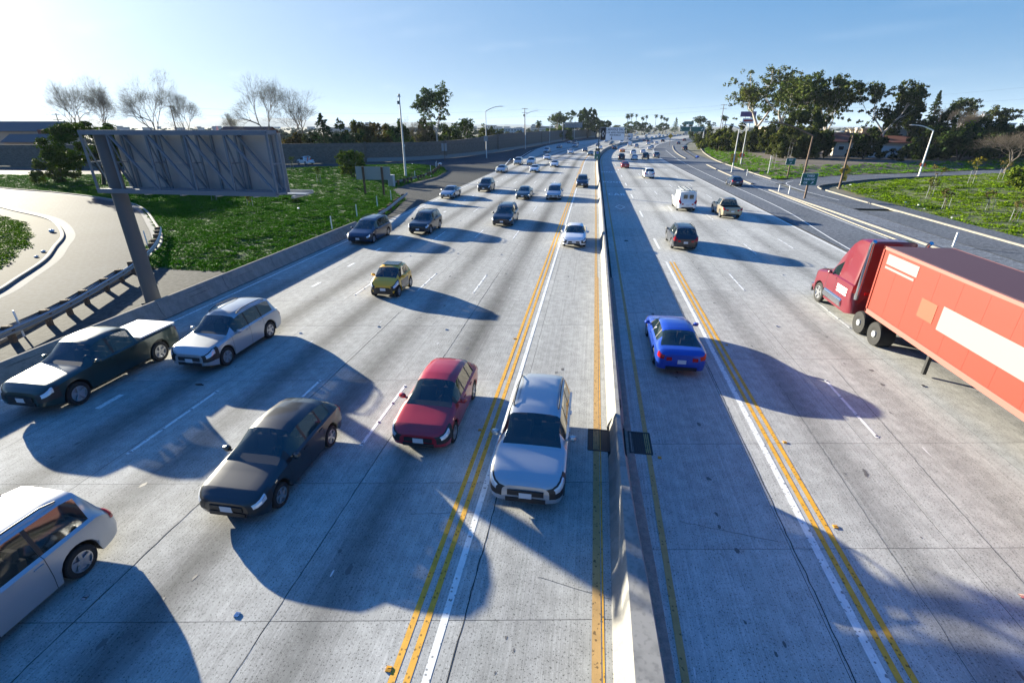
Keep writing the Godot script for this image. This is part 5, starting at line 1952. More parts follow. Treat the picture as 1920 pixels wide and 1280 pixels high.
func trees() -> void:
	var g := "bare trees beyond the sound wall"
	plant("bare", "bare_tree", "leftmost leafless tree against the white sky", "tree", -169, 150, 20.2, 11.5, 1, g)
	plant("bare", "bare_tree", "leafless tree standing just right of the leftmost bare tree", "tree", -160.5, 152, 21.4, 11.0, 2, g)
	plant("bare", "bare_tree", "broad leafless tree above the left half of the big sign frame", "tree", -131, 140, 21.2, 13.6, 3, g)
	plant("bare", "bare_tree", "lower leafless tree leaning out right of the utility pole", "tree", -122.5, 142, 16.8, 9.5, 4, g)
	plant("bare", "bare_tree", "tall leafless tree above the right end of the big sign frame", "tree", -100.5, 150, 20.8, 13.5, 5, g)
	plant("bare", "bare_tree", "leafless tree just right of the big sign frame, beside the dark evergreen", "tree", -89, 148, 18.0, 13.0, 6, g)
	plant("bare", "bare_tree", "small thin bare tree over the red roofed house", "tree", -132.5, 176, 12.3, 5.0, 7, g)
	plant("round", "pine_tree", "dense dark round-crowned pine behind the left end of the big sign frame", "tree", -76.5, 69, 9.2, 14.0, 11, "", Color(0.034, 0.052, 0.010))
	plant("bush", "shrub", "rounded shrub top left of the dark pine", "shrub", -87, 71, 5.6, 6.0, 12, "", Color(0.06, 0.075, 0.015))
	g = "trees behind the left sound wall"
	plant("conifer", "evergreen_tree", "dark green pointed evergreen right of the bare trees behind the wall", "tree", -72.5, 132, 11.8, 9.5, 13, g, Color(0.022, 0.040, 0.022))
	plant("bush", "evergreen_bush", "dark bushy evergreen at the foot of the pointed evergreen", "tree", -68.0, 136, 9.6, 9.5, 14, g, Color(0.024, 0.042, 0.018))
	plant("bush", "bushy_tree", "olive brown bushy tree right of the dark evergreen", "tree", -70.5, 150, 10.6, 10.5, 15, g, Color(0.062, 0.062, 0.024))
	plant("bush", "bushy_tree", "brownish bushy tree above the round shrub of the ground cover bed", "tree", -66.0, 152, 10.4, 10.5, 16, g, Color(0.075, 0.055, 0.026))
	plant("bush", "bushy_tree", "dark green bushy tree left of the camera mast", "tree", -62.0, 158, 11.6, 9.5, 17, g, Color(0.035, 0.050, 0.018))
	plant("bush", "bushy_tree", "low leafy banana-like plant left of the mast's foot", "tree", -58.5, 152, 6.9, 5.0, 18, g, Color(0.04, 0.08, 0.02))
	plant("bush", "bushy_tree", "rusty brown bush at the foot of the rightmost bare tree by the sign frame", "tree", -84.5, 138, 7.4, 8.0, 35, g, Color(0.085, 0.055, 0.022))
	plant("bush", "bushy_tree", "dull green bush between the rusty bush and the dark evergreen", "tree", -78.5, 137, 8.2, 7.0, 36, g, Color(0.05, 0.05, 0.022))
	plant("bare", "bare_tree", "small bare tree right behind the camera mast", "tree", -64.5, 185, 10.5, 7.0, 19, "bare trees beyond the sound wall")
	plant("gum", "eucalyptus", "tall pale-trunked eucalyptus right of the camera mast", "tree", -57.6, 185, 22.0, 13.0, 20, "", Color(0.045, 0.066, 0.034))
	plant("bush", "bushy_tree", "brownish tree at the foot of the tall eucalyptus", "tree", -62.5, 188, 11.4, 10.0, 21, g, Color(0.055, 0.05, 0.024))
	plant("bush", "bushy_tree", "sunlit green bush right of the tall eucalyptus", "tree", -53.5, 192, 8.6, 10.0, 22, g, Color(0.055, 0.072, 0.022))
	plant("gum", "bushy_tree", "windswept green tree left of the first lamp post", "tree", -50.0, 200, 11.4, 10.0, 23, g, Color(0.045, 0.07, 0.026))
	plant("bush", "bushy_tree", "brownish green trees right of the first lamp post", "tree", -45.5, 228, 10.0, 12.0, 24, g, Color(0.055, 0.06, 0.022))
	plant("palm", "palm_tree", "fan palm above the far sound wall", "tree", -35.5, 330, 11.2, 6.5, 25, "", Color(0.035, 0.055, 0.022))
	plant("bush", "bushy_tree", "green bushes right of the fan palm over the wall", "tree", -29.0, 338, 9.0, 14.0, 26, g, Color(0.05, 0.07, 0.02))
	plant("bush", "bushy_tree", "light green bush under the far truss gantry", "tree", -21.0, 365, 9.6, 12.0, 27, g, Color(0.06, 0.08, 0.02))
	plant("gum", "eucalyptus", "thin pale eucalyptus left of the large dark far trees", "tree", -27.5, 385, 17.5, 11.5, 28, "", Color(0.05, 0.062, 0.035))
	g = "large dark trees at the far end of the sound wall"
	plant("round", "umbrella_tree", "largest dark spreading tree at the far end of the sound wall", "tree", -15.0, 420, 20.5, 26.0, 29, g, Color(0.030, 0.044, 0.016))
	plant("round", "umbrella_tree", "dark tree reaching out right of the largest spreading tree", "tree", -6.0, 432, 22.5, 17.0, 30, g, Color(0.030, 0.044, 0.016))
	plant("round", "umbrella_tree", "lower dark tree right of the spreading trees", "tree", 0.5, 445, 15.0, 13.0, 31, g, Color(0.030, 0.044, 0.016))
	plant("round", "umbrella_tree", "rightmost dark tree behind the carpool sign", "tree", 8.0, 450, 13.0, 13.0, 32, g, Color(0.032, 0.046, 0.016))
	plant("round", "leafy_tree", "bright mid-green tree at the end of the sound wall", "tree", 0.5, 492, 13.2, 17.0, 33, "", Color(0.05, 0.085, 0.018))
	plant("bush", "bushy_tree", "low trees right of the carpool sign's pole", "tree", 22.0, 600, 10.5, 20.0, 34, "", Color(0.04, 0.052, 0.02))
	g = "palms far ahead beyond the traffic"
	for q in [[36.8, 640, 21.5, 9.0, "leftmost clump-headed far palm"], [41.2, 642, 22.5, 7.0, "second far palm from the left, in the left group"], [46.5, 640, 22.2, 5.0, "slim far palm third from the left"], [55.0, 650, 19.0, 7.0, "far palm on the right of the left group"], [59.5, 655, 21.0, 6.0, "far palm at the right end of the left group"], [75.5, 700, 22.5, 7.0, "tallest far palm of the right group"], [81.0, 690, 21.3, 7.0, "far palm close right of the tallest palm"], [86.0, 700, 19.5, 6.0, "far palm in the middle of the right group"], [91.0, 715, 18.6, 7.0, "far palm at the right end of the right group"], [81.5, 362, 15.2, 5.0, "far palm left of the utility pole on the right"], [84.5, 368, 14.6, 4.6, "far palm close by the utility pole on the right"]]:
		plant("palm", "palm_tree", q[4], "tree", q[0], q[1], q[2], q[3], 40 + int(q[0]), g, Color(0.035, 0.052, 0.022))
	plant("round", "leafy_tree", "broad green tree below the left group of far palms", "tree", 42.0, 622, 14.5, 22.0, 61, "", Color(0.042, 0.062, 0.022))
	plant("round", "leafy_tree", "broad green tree below the right end of the left palms", "tree", 56.5, 622, 13.0, 16.0, 62, "", Color(0.036, 0.056, 0.02))
	plant("round", "leafy_tree", "dark tree below the tallest far palm", "tree", 84.0, 690, 12.5, 18.0, 63, "", Color(0.034, 0.048, 0.022))
	plant("conifer", "pointed_tree", "pointed pale green far tree right of the palms", "tree", 103.0, 715, 19.2, 13.0, 64, "", Color(0.045, 0.06, 0.03))
	plant("round", "leafy_tree", "far tree behind the green gantry signs", "tree", 113.0, 690, 14.0, 16.0, 65, "", Color(0.038, 0.052, 0.022))
	g = "trees along the right bank"
	plant("gum", "bank_tree", "dark tree group rising right of the far gantry signs", "tree", 79.5, 420, 15.8, 15.0, 66, g, Color(0.034, 0.046, 0.024))
	plant("bush", "bank_tree", "dark bushy tree under the tree group right of the far gantry", "tree", 75.5, 408, 10.5, 13.0, 67, g, Color(0.034, 0.046, 0.02))
	# right bank, near
	plant("gum", "eucalyptus", "tallest eucalyptus on the right bank, with a bare white trunk", "tree", 59.5, 209, 26.6, 21.0, 76, "", Color(0.062, 0.070, 0.026))
	plant("gum", "eucalyptus", "leafy eucalyptus just right of the tallest one", "tree", 60.0, 172, 21.6, 13.0, 70, "", Color(0.046, 0.060, 0.026))
	plant("gum", "eucalyptus", "eucalyptus filling the gap behind the leafy one, slightly lower", "tree", 65.5, 200, 22.0, 15.0, 84, "", Color(0.042, 0.054, 0.024))
	plant("gum", "eucalyptus", "lower dark eucalyptus at the right end of the tall group", "tree", 74.0, 186, 19.0, 13.0, 85, "", Color(0.040, 0.050, 0.022))
	plant("round", "leafy_tree", "dense dark tree below the leafy eucalyptus of the tall group", "tree", 60.5, 166, 12.8, 12.0, 86, "", Color(0.034, 0.044, 0.018))
	plant("round", "leafy_tree", "dense dark tree below the leaning eucalyptus", "tree", 93.0, 176, 12.8, 13.0, 87, "", Color(0.026, 0.036, 0.016))
	plant("gum", "eucalyptus", "eucalyptus with a bent trunk, third of the tall group", "tree", 67.5, 174, 21.6, 13.5, 71, "", Color(0.046, 0.058, 0.026))
	plant("gum", "eucalyptus", "dense leaning eucalyptus above the red roofs", "tree", 84.5, 172, 19.6, 14.0, 72, "", Color(0.036, 0.046, 0.020))
	plant("gum", "eucalyptus", "smaller eucalyptus behind the leaning one", "tree", 90.5, 180, 17.5, 11.0, 78, "", Color(0.036, 0.046, 0.020))
	plant("conifer", "evergreen_tree", "bushy dark conifer right of the leaning eucalyptus", "tree", 107.0, 200, 16.6, 9.0, 73, "", Color(0.026, 0.040, 0.022))
	plant("conifer", "evergreen_tree", "slim tiered conifer on the right skyline", "tree", 118, 210, 19.0, 7.5, 74, "", Color(0.024, 0.036, 0.026))
	plant("gum", "leafy_tree", "flat-topped dark tree right of the slim tiered conifer", "tree", 126.0, 210, 16.8, 9.5, 75, "", Color(0.034, 0.046, 0.026))
	plant("bare", "bare_tree", "greyish bare tree below the flat-topped dark tree", "tree", 115, 196, 12.6, 7.0, 79, "bare trees on the right skyline")
	plant("bare", "bare_tree", "second greyish bare tree toward the right edge of the skyline", "tree", 123.5, 200, 11.6, 6.0, 80, "bare trees on the right skyline")
	plant("gum", "leafy_tree", "grey-green tree beside the utility pole with two crossarms", "tree", 130.0, 200, 13.6, 9.5, 81, "", Color(0.045, 0.052, 0.03))
	g = "bushes along the right bank"
	for q in [[47.5, 222, 7.6, 11.0, 0.062, 0.070, 0.022, "yellowish bush at the far left end of the right bank"], [50.5, 244, 8.4, 12.0, 0.05, 0.058, 0.02, "bush behind the far left end of the right bank"], [46.0, 196, 8.6, 10.0, 0.055, 0.062, 0.020, "olive bush left of the tallest eucalyptus trunk"], [49.0, 182, 8.8, 9.0, 0.045, 0.052, 0.020, "bush behind the grey post with the orange diamond"], [52.5, 186, 9.6, 9.0, 0.040, 0.050, 0.020, "dark bush at the foot of the tallest eucalyptus"], [52.0, 166, 9.4, 8.0, 0.042, 0.048, 0.022, "greyish green bush right of the white trunk"], [51.0, 148, 9.0, 9.0, 0.045, 0.050, 0.022, "big brown-green bush behind the EXIT sign"], [55.0, 146, 8.6, 8.0, 0.038, 0.044, 0.020, "dark bush right of the big brown-green bush"], [59.0, 150, 8.2, 8.0, 0.034, 0.042, 0.018, "dark bush left of the red roofed building"], [69.0, 146, 7.4, 9.0, 0.018, 0.026, 0.012, "very dark bush below the first red roof"], [74.5, 142, 4.6, 7.0, 0.018, 0.026, 0.012, "low very dark bush left of the pale retaining wall"], [84.5, 148, 7.6, 10.0, 0.020, 0.030, 0.014, "dark bush right of the pale retaining wall"], [91.0, 146, 9.0, 13.0, 0.022, 0.032, 0.014, "large dark bush behind the white lamp post"], [99.5, 152, 9.2, 13.0, 0.022, 0.032, 0.014, "large dark bush right of the white lamp post"], [95.0, 160, 9.2, 8.0, 0.05, 0.062, 0.014, "dark yellowish tree crown behind the white lamp post"], [108.0, 158, 9.4, 14.0, 0.018, 0.028, 0.012, "large dark bush under the right skyline"], [112.0, 168, 9.6, 12.0, 0.018, 0.028, 0.012, "large dark bush near the right edge of the bank"], [120.0, 172, 10.2, 12.0, 0.020, 0.030, 0.012, "last large dark bush at the right edge of the bank"], [99.0, 172, 11.6, 10.0, 0.024, 0.036, 0.016, "dark tree mass below the bushy conifer"], [128, 180, 10.6, 12.0, 0.022, 0.034, 0.014, "dark tree at the far right edge of the view"]]:
		plant("bush", "bank_bush", q[7], "shrub", q[0], q[1], q[2], q[3], 100 + int(q[0] * 3.0), g, Color(q[4], q[5], q[6]))
	plant("bush", "clipped_hedge", "bright yellow-green hedge top behind the dark bushes, left one", "hedge", 97.0, 174, 9.4, 6.0, 130, "", Color(0.13, 0.17, 0.012))
	plant("bush", "clipped_hedge", "bright yellow-green hedge top behind the dark bushes, right one", "hedge", 110.0, 176, 10.0, 10.0, 131, "", Color(0.13, 0.17, 0.012))
	for q in [[44.6, 165.5, 6.4, 3.0, "thin grey-green young tree on the grass of the right bank"], [37.6, 116.0, 6.0, 2.6, "thin young tree behind the EXIT sign"], [46.0, 132.0, 6.8, 3.4, "young tree with a pale stem on the bare soil of the right bank"]]:
		plant("sapling", "young_tree", q[4], "tree", q[0], q[1], q[2], q[3], 150 + int(q[0]), "", Color(0.05, 0.06, 0.03))
	plant("ball", "round_bush", "rounded green bush standing alone in the left ground cover", "shrub", -42.6, 86, 5.1, 6.4, 140, "", Color(0.062, 0.084, 0.022))
	plant("ball", "right_edge_bush", "leafy green bush at the right edge of the planted bed", "shrub", 54.6, 72, 5.0, 7.4, 141, "", Color(0.060, 0.082, 0.018))
	plant("bare", "grey_shrub", "grey leafless shrub above the green bush at the right edge", "shrub", 73.0, 104, 6.4, 8.5, 142, "")
	var i := 0
	for q in [[-43.0, 75.0, 2.6, 2.6, "young tree between two pale stakes left of the round bush"], [-60.5, 96.0, 2.6, 2.2, "young tree far left in the ground cover by the tow truck"], [-38.8, 52.0, 1.7, 1.5, "low yellowish young shrub between stakes below the big sign"], [-46.6, 56.0, 2.0, 1.2, "small staked young tree below the middle of the big sign"], [49.4, 82.3, 3.6, 3.0, "reddish young tree between stakes at the top of the right bed"], [43.7, 73.3, 2.8, 2.0, "young tree below the reddish one in the right bed"], [56.7, 86.8, 3.9, 2.9, "yellowish young tree between stakes in the right bed"], [65.0, 93.3, 3.4, 3.4, "spreading young tree near the grey shrub in the right bed"], [40.0, 63.7, 2.4, 1.2, "bare staked sapling at the left of the right bed"], [43.4, 62.2, 2.4, 1.2, "bare staked sapling in the middle of the right bed"], [41.6, 56.0, 2.5, 1.3, "bare staked sapling nearest the right kerb"]]:
		plant("sapling", "young_tree", q[4], "tree", q[0], q[1], q[2], q[3], 160 + i, "", [Color(0.055, 0.075, 0.025), Color(0.05, 0.07, 0.025), Color(0.12, 0.11, 0.03), Color(0.07, 0.08, 0.03), Color(0.10, 0.075, 0.035), Color(0.07, 0.07, 0.03), Color(0.13, 0.11, 0.025), Color(0.10, 0.08, 0.04), Color(0.08, 0.07, 0.04), Color(0.08, 0.07, 0.04), Color(0.08, 0.07, 0.04)][i])
		i += 1
	# a second low shrub patch in the ground cover
	for q in [[-36.0, 56.5, 0.9, 3.4, "low dark mound of shrub in the ground cover left of the sign with two posts"], [-47.0, 66.0, 0.9, 3.0, "low dark mound of shrub in the middle of the ground cover"], [58.0, 78.0, 1.7, 3.0, "low green shrub in the right bed near its edge bush"], [51.0, 66.0, 1.6, 2.6, "low dark green shrub in the right bed beside the bare saplings"]]:
		plant("bush", "low_shrub", q[4], "shrub", q[0], q[1], q[2], q[3], 190 + int(q[1]), "", Color(0.03, 0.062, 0.014))


# ---------------------------------------------------------------- vehicles
# lengths run from the nose (0) to the tail; top and belt are heights along it
const CARS := {
	"sedan": {"L": 4.8, "W": 1.82, "top": [[0, 0.64], [0.06, 0.71], [0.35, 0.81], [0.8, 0.90], [1.2, 0.96], [1.28, 0.985], [1.75, 1.24], [2.15, 1.39], [2.5, 1.445], [2.9, 1.455], [3.3, 1.42], [3.6, 1.35], [4.05, 1.13], [4.25, 1.06], [4.6, 1.045], [4.74, 1.0], [4.8, 0.9]], "belt": [[0, 0.60], [0.35, 0.745], [1.2, 0.89], [2.5, 0.93], [4.0, 0.97], [4.6, 0.96], [4.8, 0.86]], "roof": 0.58, "wheels": [0.92, 3.68, 0.325], "clear": 0.2, "ws": [1.28, 2.15], "rw": [3.45, 4.25], "side": [[1.72, 2.42], [2.5, 3.28], [3.36, 3.72]]},
	"hatch": {"L": 4.2, "W": 1.76, "top": [[0, 0.66], [0.06, 0.74], [0.3, 0.85], [0.8, 0.95], [1.0, 1.0], [1.08, 1.02], [1.6, 1.31], [1.95, 1.45], [2.3, 1.50], [2.8, 1.505], [3.3, 1.46], [3.6, 1.39], [4.0, 1.06], [4.14, 0.98], [4.2, 0.85]], "belt": [[0, 0.62], [0.3, 0.79], [1.1, 0.93], [2.5, 0.98], [3.9, 1.02], [4.2, 0.84]], "roof": 0.56, "wheels": [0.82, 3.34, 0.32], "clear": 0.2, "ws": [1.08, 1.95], "rw": [3.52, 4.0], "side": [[1.5, 2.2], [2.28, 2.98], [3.05, 3.5]]},
	"suv": {"L": 4.7, "W": 1.87, "top": [[0, 0.78], [0.06, 0.88], [0.25, 0.99], [0.8, 1.06], [1.15, 1.1], [1.24, 1.13], [1.65, 1.46], [1.95, 1.65], [2.25, 1.72], [3.0, 1.75], [3.9, 1.72], [4.2, 1.66], [4.5, 1.22], [4.6, 1.1], [4.7, 0.9]], "belt": [[0, 0.72], [0.25, 0.93], [1.2, 1.05], [2.5, 1.09], [4.3, 1.13], [4.7, 0.88]], "roof": 0.64, "wheels": [0.88, 3.66, 0.37], "clear": 0.24, "ws": [1.24, 1.95], "rw": [4.2, 4.5], "side": [[1.6, 2.42], [2.5, 3.3], [3.38, 4.1]], "rails": [2.2, 4.0]},
	"van": {"L": 5.0, "W": 1.96, "top": [[0, 0.70], [0.06, 0.79], [0.3, 0.91], [0.75, 1.01], [0.98, 1.07], [1.06, 1.10], [1.6, 1.42], [2.05, 1.64], [2.4, 1.73], [3.2, 1.77], [4.2, 1.75], [4.55, 1.68], [4.82, 1.16], [4.92, 1.02], [5.0, 0.84]], "belt": [[0, 0.66], [0.3, 0.84], [1.1, 1.0], [2.5, 1.03], [4.6, 1.06], [5.0, 0.82]], "roof": 0.68, "wheels": [0.96, 4.0, 0.34], "clear": 0.2, "ws": [1.06, 2.05], "rw": [4.55, 4.82], "side": [[1.62, 2.4], [2.48, 3.45], [3.53, 4.45]], "rails": [2.5, 4.2]},
	"pickup": {"L": 5.6, "W": 1.98, "top": [[0, 0.88], [0.06, 1.0], [0.25, 1.08], [0.9, 1.14], [1.4, 1.18], [1.48, 1.2], [1.85, 1.52], [2.15, 1.74], [2.4, 1.82], [3.0, 1.84], [3.4, 1.81], [3.62, 1.74], [3.72, 1.22], [3.8, 1.2], [5.5, 1.2], [5.6, 1.1]], "belt": [[0, 0.80], [0.25, 1.0], [1.4, 1.12], [2.5, 1.15], [5.4, 1.18], [5.6, 1.06]], "roof": 0.66, "wheels": [1.02, 4.42, 0.40], "clear": 0.34, "ws": [1.48, 2.15], "rw": [3.62, 3.72], "side": [[1.85, 2.6], [2.7, 3.5]], "bed": [3.9, 5.46]},
	"smart": {"L": 2.7, "W": 1.58, "top": [[0, 0.68], [0.05, 0.78], [0.2, 0.92], [0.42, 1.02], [0.5, 1.06], [0.85, 1.34], [1.1, 1.48], [1.4, 1.54], [1.9, 1.55], [2.2, 1.49], [2.52, 1.1], [2.62, 0.96], [2.7, 0.8]], "belt": [[0, 0.64], [0.2, 0.84], [0.6, 0.96], [1.5, 1.0], [2.4, 1.04], [2.7, 0.78]], "roof": 0.56, "wheels": [0.42, 2.28, 0.29], "clear": 0.2, "ws": [0.5, 1.1], "rw": [2.2, 2.52], "side": [[0.95, 1.62], [1.7, 2.15]]},
	"sport": {"L": 4.4, "W": 1.86, "top": [[0, 0.52], [0.06, 0.58], [0.4, 0.68], [1.1, 0.80], [1.3, 0.84], [1.38, 0.87], [1.8, 1.08], [2.15, 1.19], [2.5, 1.21], [2.8, 1.17], [3.4, 0.98], [3.7, 0.92], [4.25, 0.92], [4.35, 0.88], [4.4, 0.78]], "belt": [[0, 0.48], [0.4, 0.63], [1.3, 0.78], [2.5, 0.82], [3.6, 0.88], [4.3, 0.86], [4.4, 0.74]], "roof": 0.52, "wheels": [0.9, 3.5, 0.33], "clear": 0.14, "ws": [1.38, 2.15], "rw": [2.8, 3.4], "side": [[1.8, 2.7]]},
	"boxvan": {"L": 5.3, "W": 2.02, "top": [[0, 0.92], [0.06, 1.02], [0.25, 1.12], [0.75, 1.22], [0.95, 1.27], [1.03, 1.30], [1.4, 1.72], [1.65, 1.98], [1.9, 2.08], [3.0, 2.12], [4.9, 2.11], [5.18, 2.05], [5.26, 1.35], [5.3, 1.0]], "belt": [[0, 0.86], [0.25, 1.06], [1.0, 1.2], [2.5, 1.24], [5.2, 1.24], [5.3, 0.96]], "roof": 0.82, "wheels": [0.95, 4.2, 0.37], "clear": 0.28, "ws": [1.03, 1.65], "rw": [9.0, 9.1], "side": [[1.35, 2.1]]},
	"tractor": {"L": 4.5, "W": 2.44, "top": [[0, 1.42], [0.08, 1.55], [0.35, 1.68], [1.3, 1.84], [1.5, 1.88], [1.58, 1.92], [1.85, 2.45], [2.02, 2.74], [2.25, 3.0], [2.8, 3.62], [3.2, 3.88], [3.6, 3.95], [4.4, 3.95], [4.46, 3.9], [4.5, 3.7]], "belt": [[0, 1.3], [0.35, 1.55], [1.5, 1.78], [2.5, 1.85], [4.4, 1.85], [4.5, 1.8]], "roof": 0.90, "wheels": [1.05, 9.0, 0.52], "clear": 0.42, "ws": [1.58, 2.02], "rw": [9.0, 9.1], "side": [[1.9, 2.6]]},
}
var shapes := {}


func at_x(p: Array, x: float) -> float:
	for i in p.size() - 1:
		if x <= p[i + 1][0]:
			return lerpf(p[i][1], p[i + 1][1], clampf((x - p[i][0]) / (p[i + 1][0] - p[i][0]), 0.0, 1.0))
	return p[-1][1]


func car_meshes(kindof: String) -> Dictionary:
	if shapes.has(kindof):
		return shapes[kindof]
	var c: Dictionary = CARS[kindof]
	var L: float = c.L; var W: float = c.W / 2.0
	var R: float = c.wheels[2]; var ra := R + 0.075
	var xs := [0.0, 0.03, 0.09, 0.18, 0.32, 0.5, L - 0.5, L - 0.32, L - 0.18, L - 0.09, L - 0.03, L]
	for p in c.top: xs.append(float(p[0]))
	for k in [c.ws, c.rw]: xs.append_array(k)
	for k in c.side: xs.append_array(k)
	if c.has("bed"): xs.append_array([c.bed[0] - 0.03, c.bed[0], c.bed[1], c.bed[1] + 0.03])
	for k in 2:
		for a in [-1.012, -1.0, -0.93, -0.78, -0.55, -0.28, 0.0, 0.28, 0.55, 0.78, 0.93, 1.0, 1.012]:
			xs.append(c.wheels[k] + a * ra)
	var q := 0.7
	while q < L - 0.5:
		xs.append(q); q += 0.3
	xs.sort()
	var ax := []
	for x in xs:
		if x >= 0.0 and x <= L and (ax.is_empty() or x - ax[-1] > 0.005):
			ax.append(x)
	var g := []
	for x in ax:
		var e := [[0.0, 0.62], [0.03, 0.78], [0.09, 0.88], [0.18, 0.945], [0.32, 0.98], [0.5, 1.0]]
		var f := minf(at_x(e, x), at_x([[0.0, 0.72], [0.03, 0.85], [0.09, 0.925], [0.18, 0.968], [0.32, 0.99], [0.5, 1.0]], L - x))
		var w := W * f
		var top := at_x(c.top, x); var belt := minf(at_x(c.belt, x), top - 0.015)
		var zb: float = c.clear + 0.10 * (1.0 - smoothstep(0.0, 0.5, minf(x, L - x)))
		var zl := zb
		for k in 2:
			var d := absf(x - c.wheels[k])
			if d <= ra + 0.001:
				zl = maxf(zb, R + sqrt(maxf(ra * ra - d * d, 0.0)))
		var z2 := zl + 0.02
		var z3 := maxf(z2 + 0.02, lerpf(zb, belt, 0.38))
		var z4 := maxf(z3 + 0.02, lerpf(zb, belt, 0.74))
		belt = maxf(belt, z4 + 0.03)
		top = maxf(top, belt + 0.01)
		var gh := top - belt
		var t := smoothstep(0.08, 0.42, gh)
		var rw: float = c.roof * minf(1.0, f + 0.05)
		var inset := 0.05
		var half := [Vector2(0, zl), Vector2(w * 0.82, zl), Vector2(w - 0.035, z2 - 0.01), Vector2(w + 0.005, z3), Vector2(w, z4), Vector2(w - 0.012, belt - 0.035), Vector2(w - inset, belt)]
		if c.has("bed") and x >= c.bed[0] - 0.001 and x <= c.bed[1] + 0.001:
			half.append_array([Vector2(w - inset - 0.02, belt), Vector2(w - inset - 0.035, belt - 0.02), Vector2(w - inset - 0.04, belt - 0.2), Vector2(w - inset - 0.04, belt - 0.42), Vector2(w * 0.5, belt - 0.44), Vector2(0, belt - 0.44)])
		else:
			var hood := [Vector2(w - 0.085, belt + gh * 0.35), Vector2(w * 0.93 - 0.06, belt + gh * 0.55), Vector2(w * 0.87 - 0.05, belt + gh * 0.72), Vector2(w * 0.72, belt + gh * 0.88), Vector2(w * 0.42, belt + gh * 0.97), Vector2(0, top)]
			var cab := [Vector2(w - 0.075, belt + 0.02), Vector2(lerpf(w - 0.075, rw + 0.045, 0.52), lerpf(belt + 0.02, top - 0.10, 0.52)), Vector2(rw + 0.045, top - 0.10), Vector2(rw - 0.04, top - 0.035), Vector2(rw * 0.6, top - 0.006), Vector2(0, top + 0.008)]
			for k in 6:
				half.append(hood[k].lerp(cab[k], t))
		var row := []
		for k in 25:
			var p: Vector2 = half[k] if k <= 12 else half[24 - k]
			var s := 1.0 if k <= 12 else -1.0
			var front := 1.0 - smoothstep(0.0, 0.45, x)
			var back := 1.0 - smoothstep(0.0, 0.35, L - x)
			var yy := maxf(p.y - 0.45, 0.0) / 0.6
			var low := maxf(0.40 - p.y, 0.0) / 0.3
			var nose := 1.0 - 0.5 * pow(p.x / W, 2.0) * 0.0
			row.append(Vector3(p.x * s, p.y, L / 2.0 - x - front * minf(0.14 * yy * yy + 0.06 * low, 0.4) * nose + back * minf(0.07 * yy * yy + 0.06 * low, 0.25)))
		g.append(row)
	var is_in := func(i: int, span: Array) -> bool:
		return ax[i] >= span[0] - 0.004 and ax[i + 1] <= span[1] + 0.004
	var glass := func(i: int, j: int) -> int:
		if j >= 9 and j <= 14:
			if is_in.call(i, c.ws): return 1
			if is_in.call(i, c.rw): return 2
		var m := j if j <= 11 else 23 - j
		if m == 7 or (m == 8 and kindof != "tractor"):
			for k in c.side.size():
				if is_in.call(i, c.side[k]): return 10 + k * 2 + (0 if j <= 11 else 1)
		return 0
	var in_bed := func(i: int, j: int) -> bool:
		return c.has("bed") and j >= 8 and j <= 15 and ax[i] >= c.bed[0] - 0.035 and ax[i + 1] <= c.bed[1] + 0.035
	var arch := func(i: int, j: int) -> bool:
		var m := j if j <= 11 else 23 - j
		return m <= 1
	var out := {"glass": [], "c": c}
	var body := MB.new()
	body.loft(g, func(i, j): return glass.call(i, j) == 0 and not arch.call(i, j) and not in_bed.call(i, j))
	for e in [0, g.size() - 1]:
		var mid := Vector3(0, 0.5 * (g[e][0].y + g[e][12].y), g[e][4].z)
		for j in 24:
			body.ftri(mid, g[e][j], g[e][j + 1], Vector3(0, 0, 1.0 if e == 0 else -1.0))
	out.body = body.done()
	var un := MB.new()
	un.loft(g, arch)
	out.underbody = un.done()
	if c.has("bed"):
		var bd := MB.new()
		bd.loft(g, in_bed)
		out.bed = bd.done()
	for k in [1, 2]:
		var m := MB.new()
		m.loft(g, func(i, j): return glass.call(i, j) == k)
		out.glass.append(["windshield" if k == 1 else "rear_window", m.done()])
	for k in c.side.size() * 2:
		var m := MB.new()
		m.loft(g, func(i, j): return glass.call(i, j) == 10 + k)
		out.glass.append(["side_window", m.done()])
	out.head = []; out.tail = []; out.lamp_bed = []
	for s in 2:
		var h := MB.new()
		h.loft(g, func(i, j): return ax[i + 1] <= 0.42 and ax[i] > 0.02 and ((j in [4, 5]) if s == 0 else (j in [19, 18])), 0.010)
		out.head.append(h.done())
		var hb := MB.new()
		hb.loft(g, func(i, j): return ax[i + 1] <= 0.52 and ((j in [3, 4, 5, 6]) if s == 0 else (j in [20, 19, 18, 17])), 0.004)
		out.lamp_bed.append(hb.done())
		var tl := MB.new()
		var tall: bool = kindof in ["suv", "van", "boxvan", "hatch"]
		tl.loft(g, func(i, j): return ax[i] >= L - (0.2 if tall else 0.3) and ((j in ([4, 5, 6, 7] if tall else [4, 5])) if s == 0 else (j in ([19, 18, 17, 16] if tall else [19, 18]))), 0.007)
		tl.box(Vector3((0.62 * W - 0.09) * (1.0 if s == 0 else -1.0), at_x(c.belt, L) * 0.86, -L / 2 - 0.002), Vector3(0.2, 0.13, 0.02))
		out.tail.append(tl.done())
	var fb := at_x(c.belt, 0.0)
	var gr := MB.new()
	gr.box(Vector3(0, fb * 0.84, L / 2 + 0.002), Vector3(W * 0.95, fb * 0.20, 0.03))
	gr.box(Vector3(0, c.clear + 0.16, L / 2 + 0.0), Vector3(W * 1.05, 0.11, 0.03))
	out.grille = gr.done()
	var pil := MB.new()
	pil.loft(g, func(i, j): return ((j if j <= 11 else 23 - j) in [7, 8]) and glass.call(i, j) == 0 and is_in.call(i, [c.side[0][0] - 0.2, c.side[-1][1] + 0.02]) and c.side.size() > 1, 0.004)
	out.pillars = pil.done()
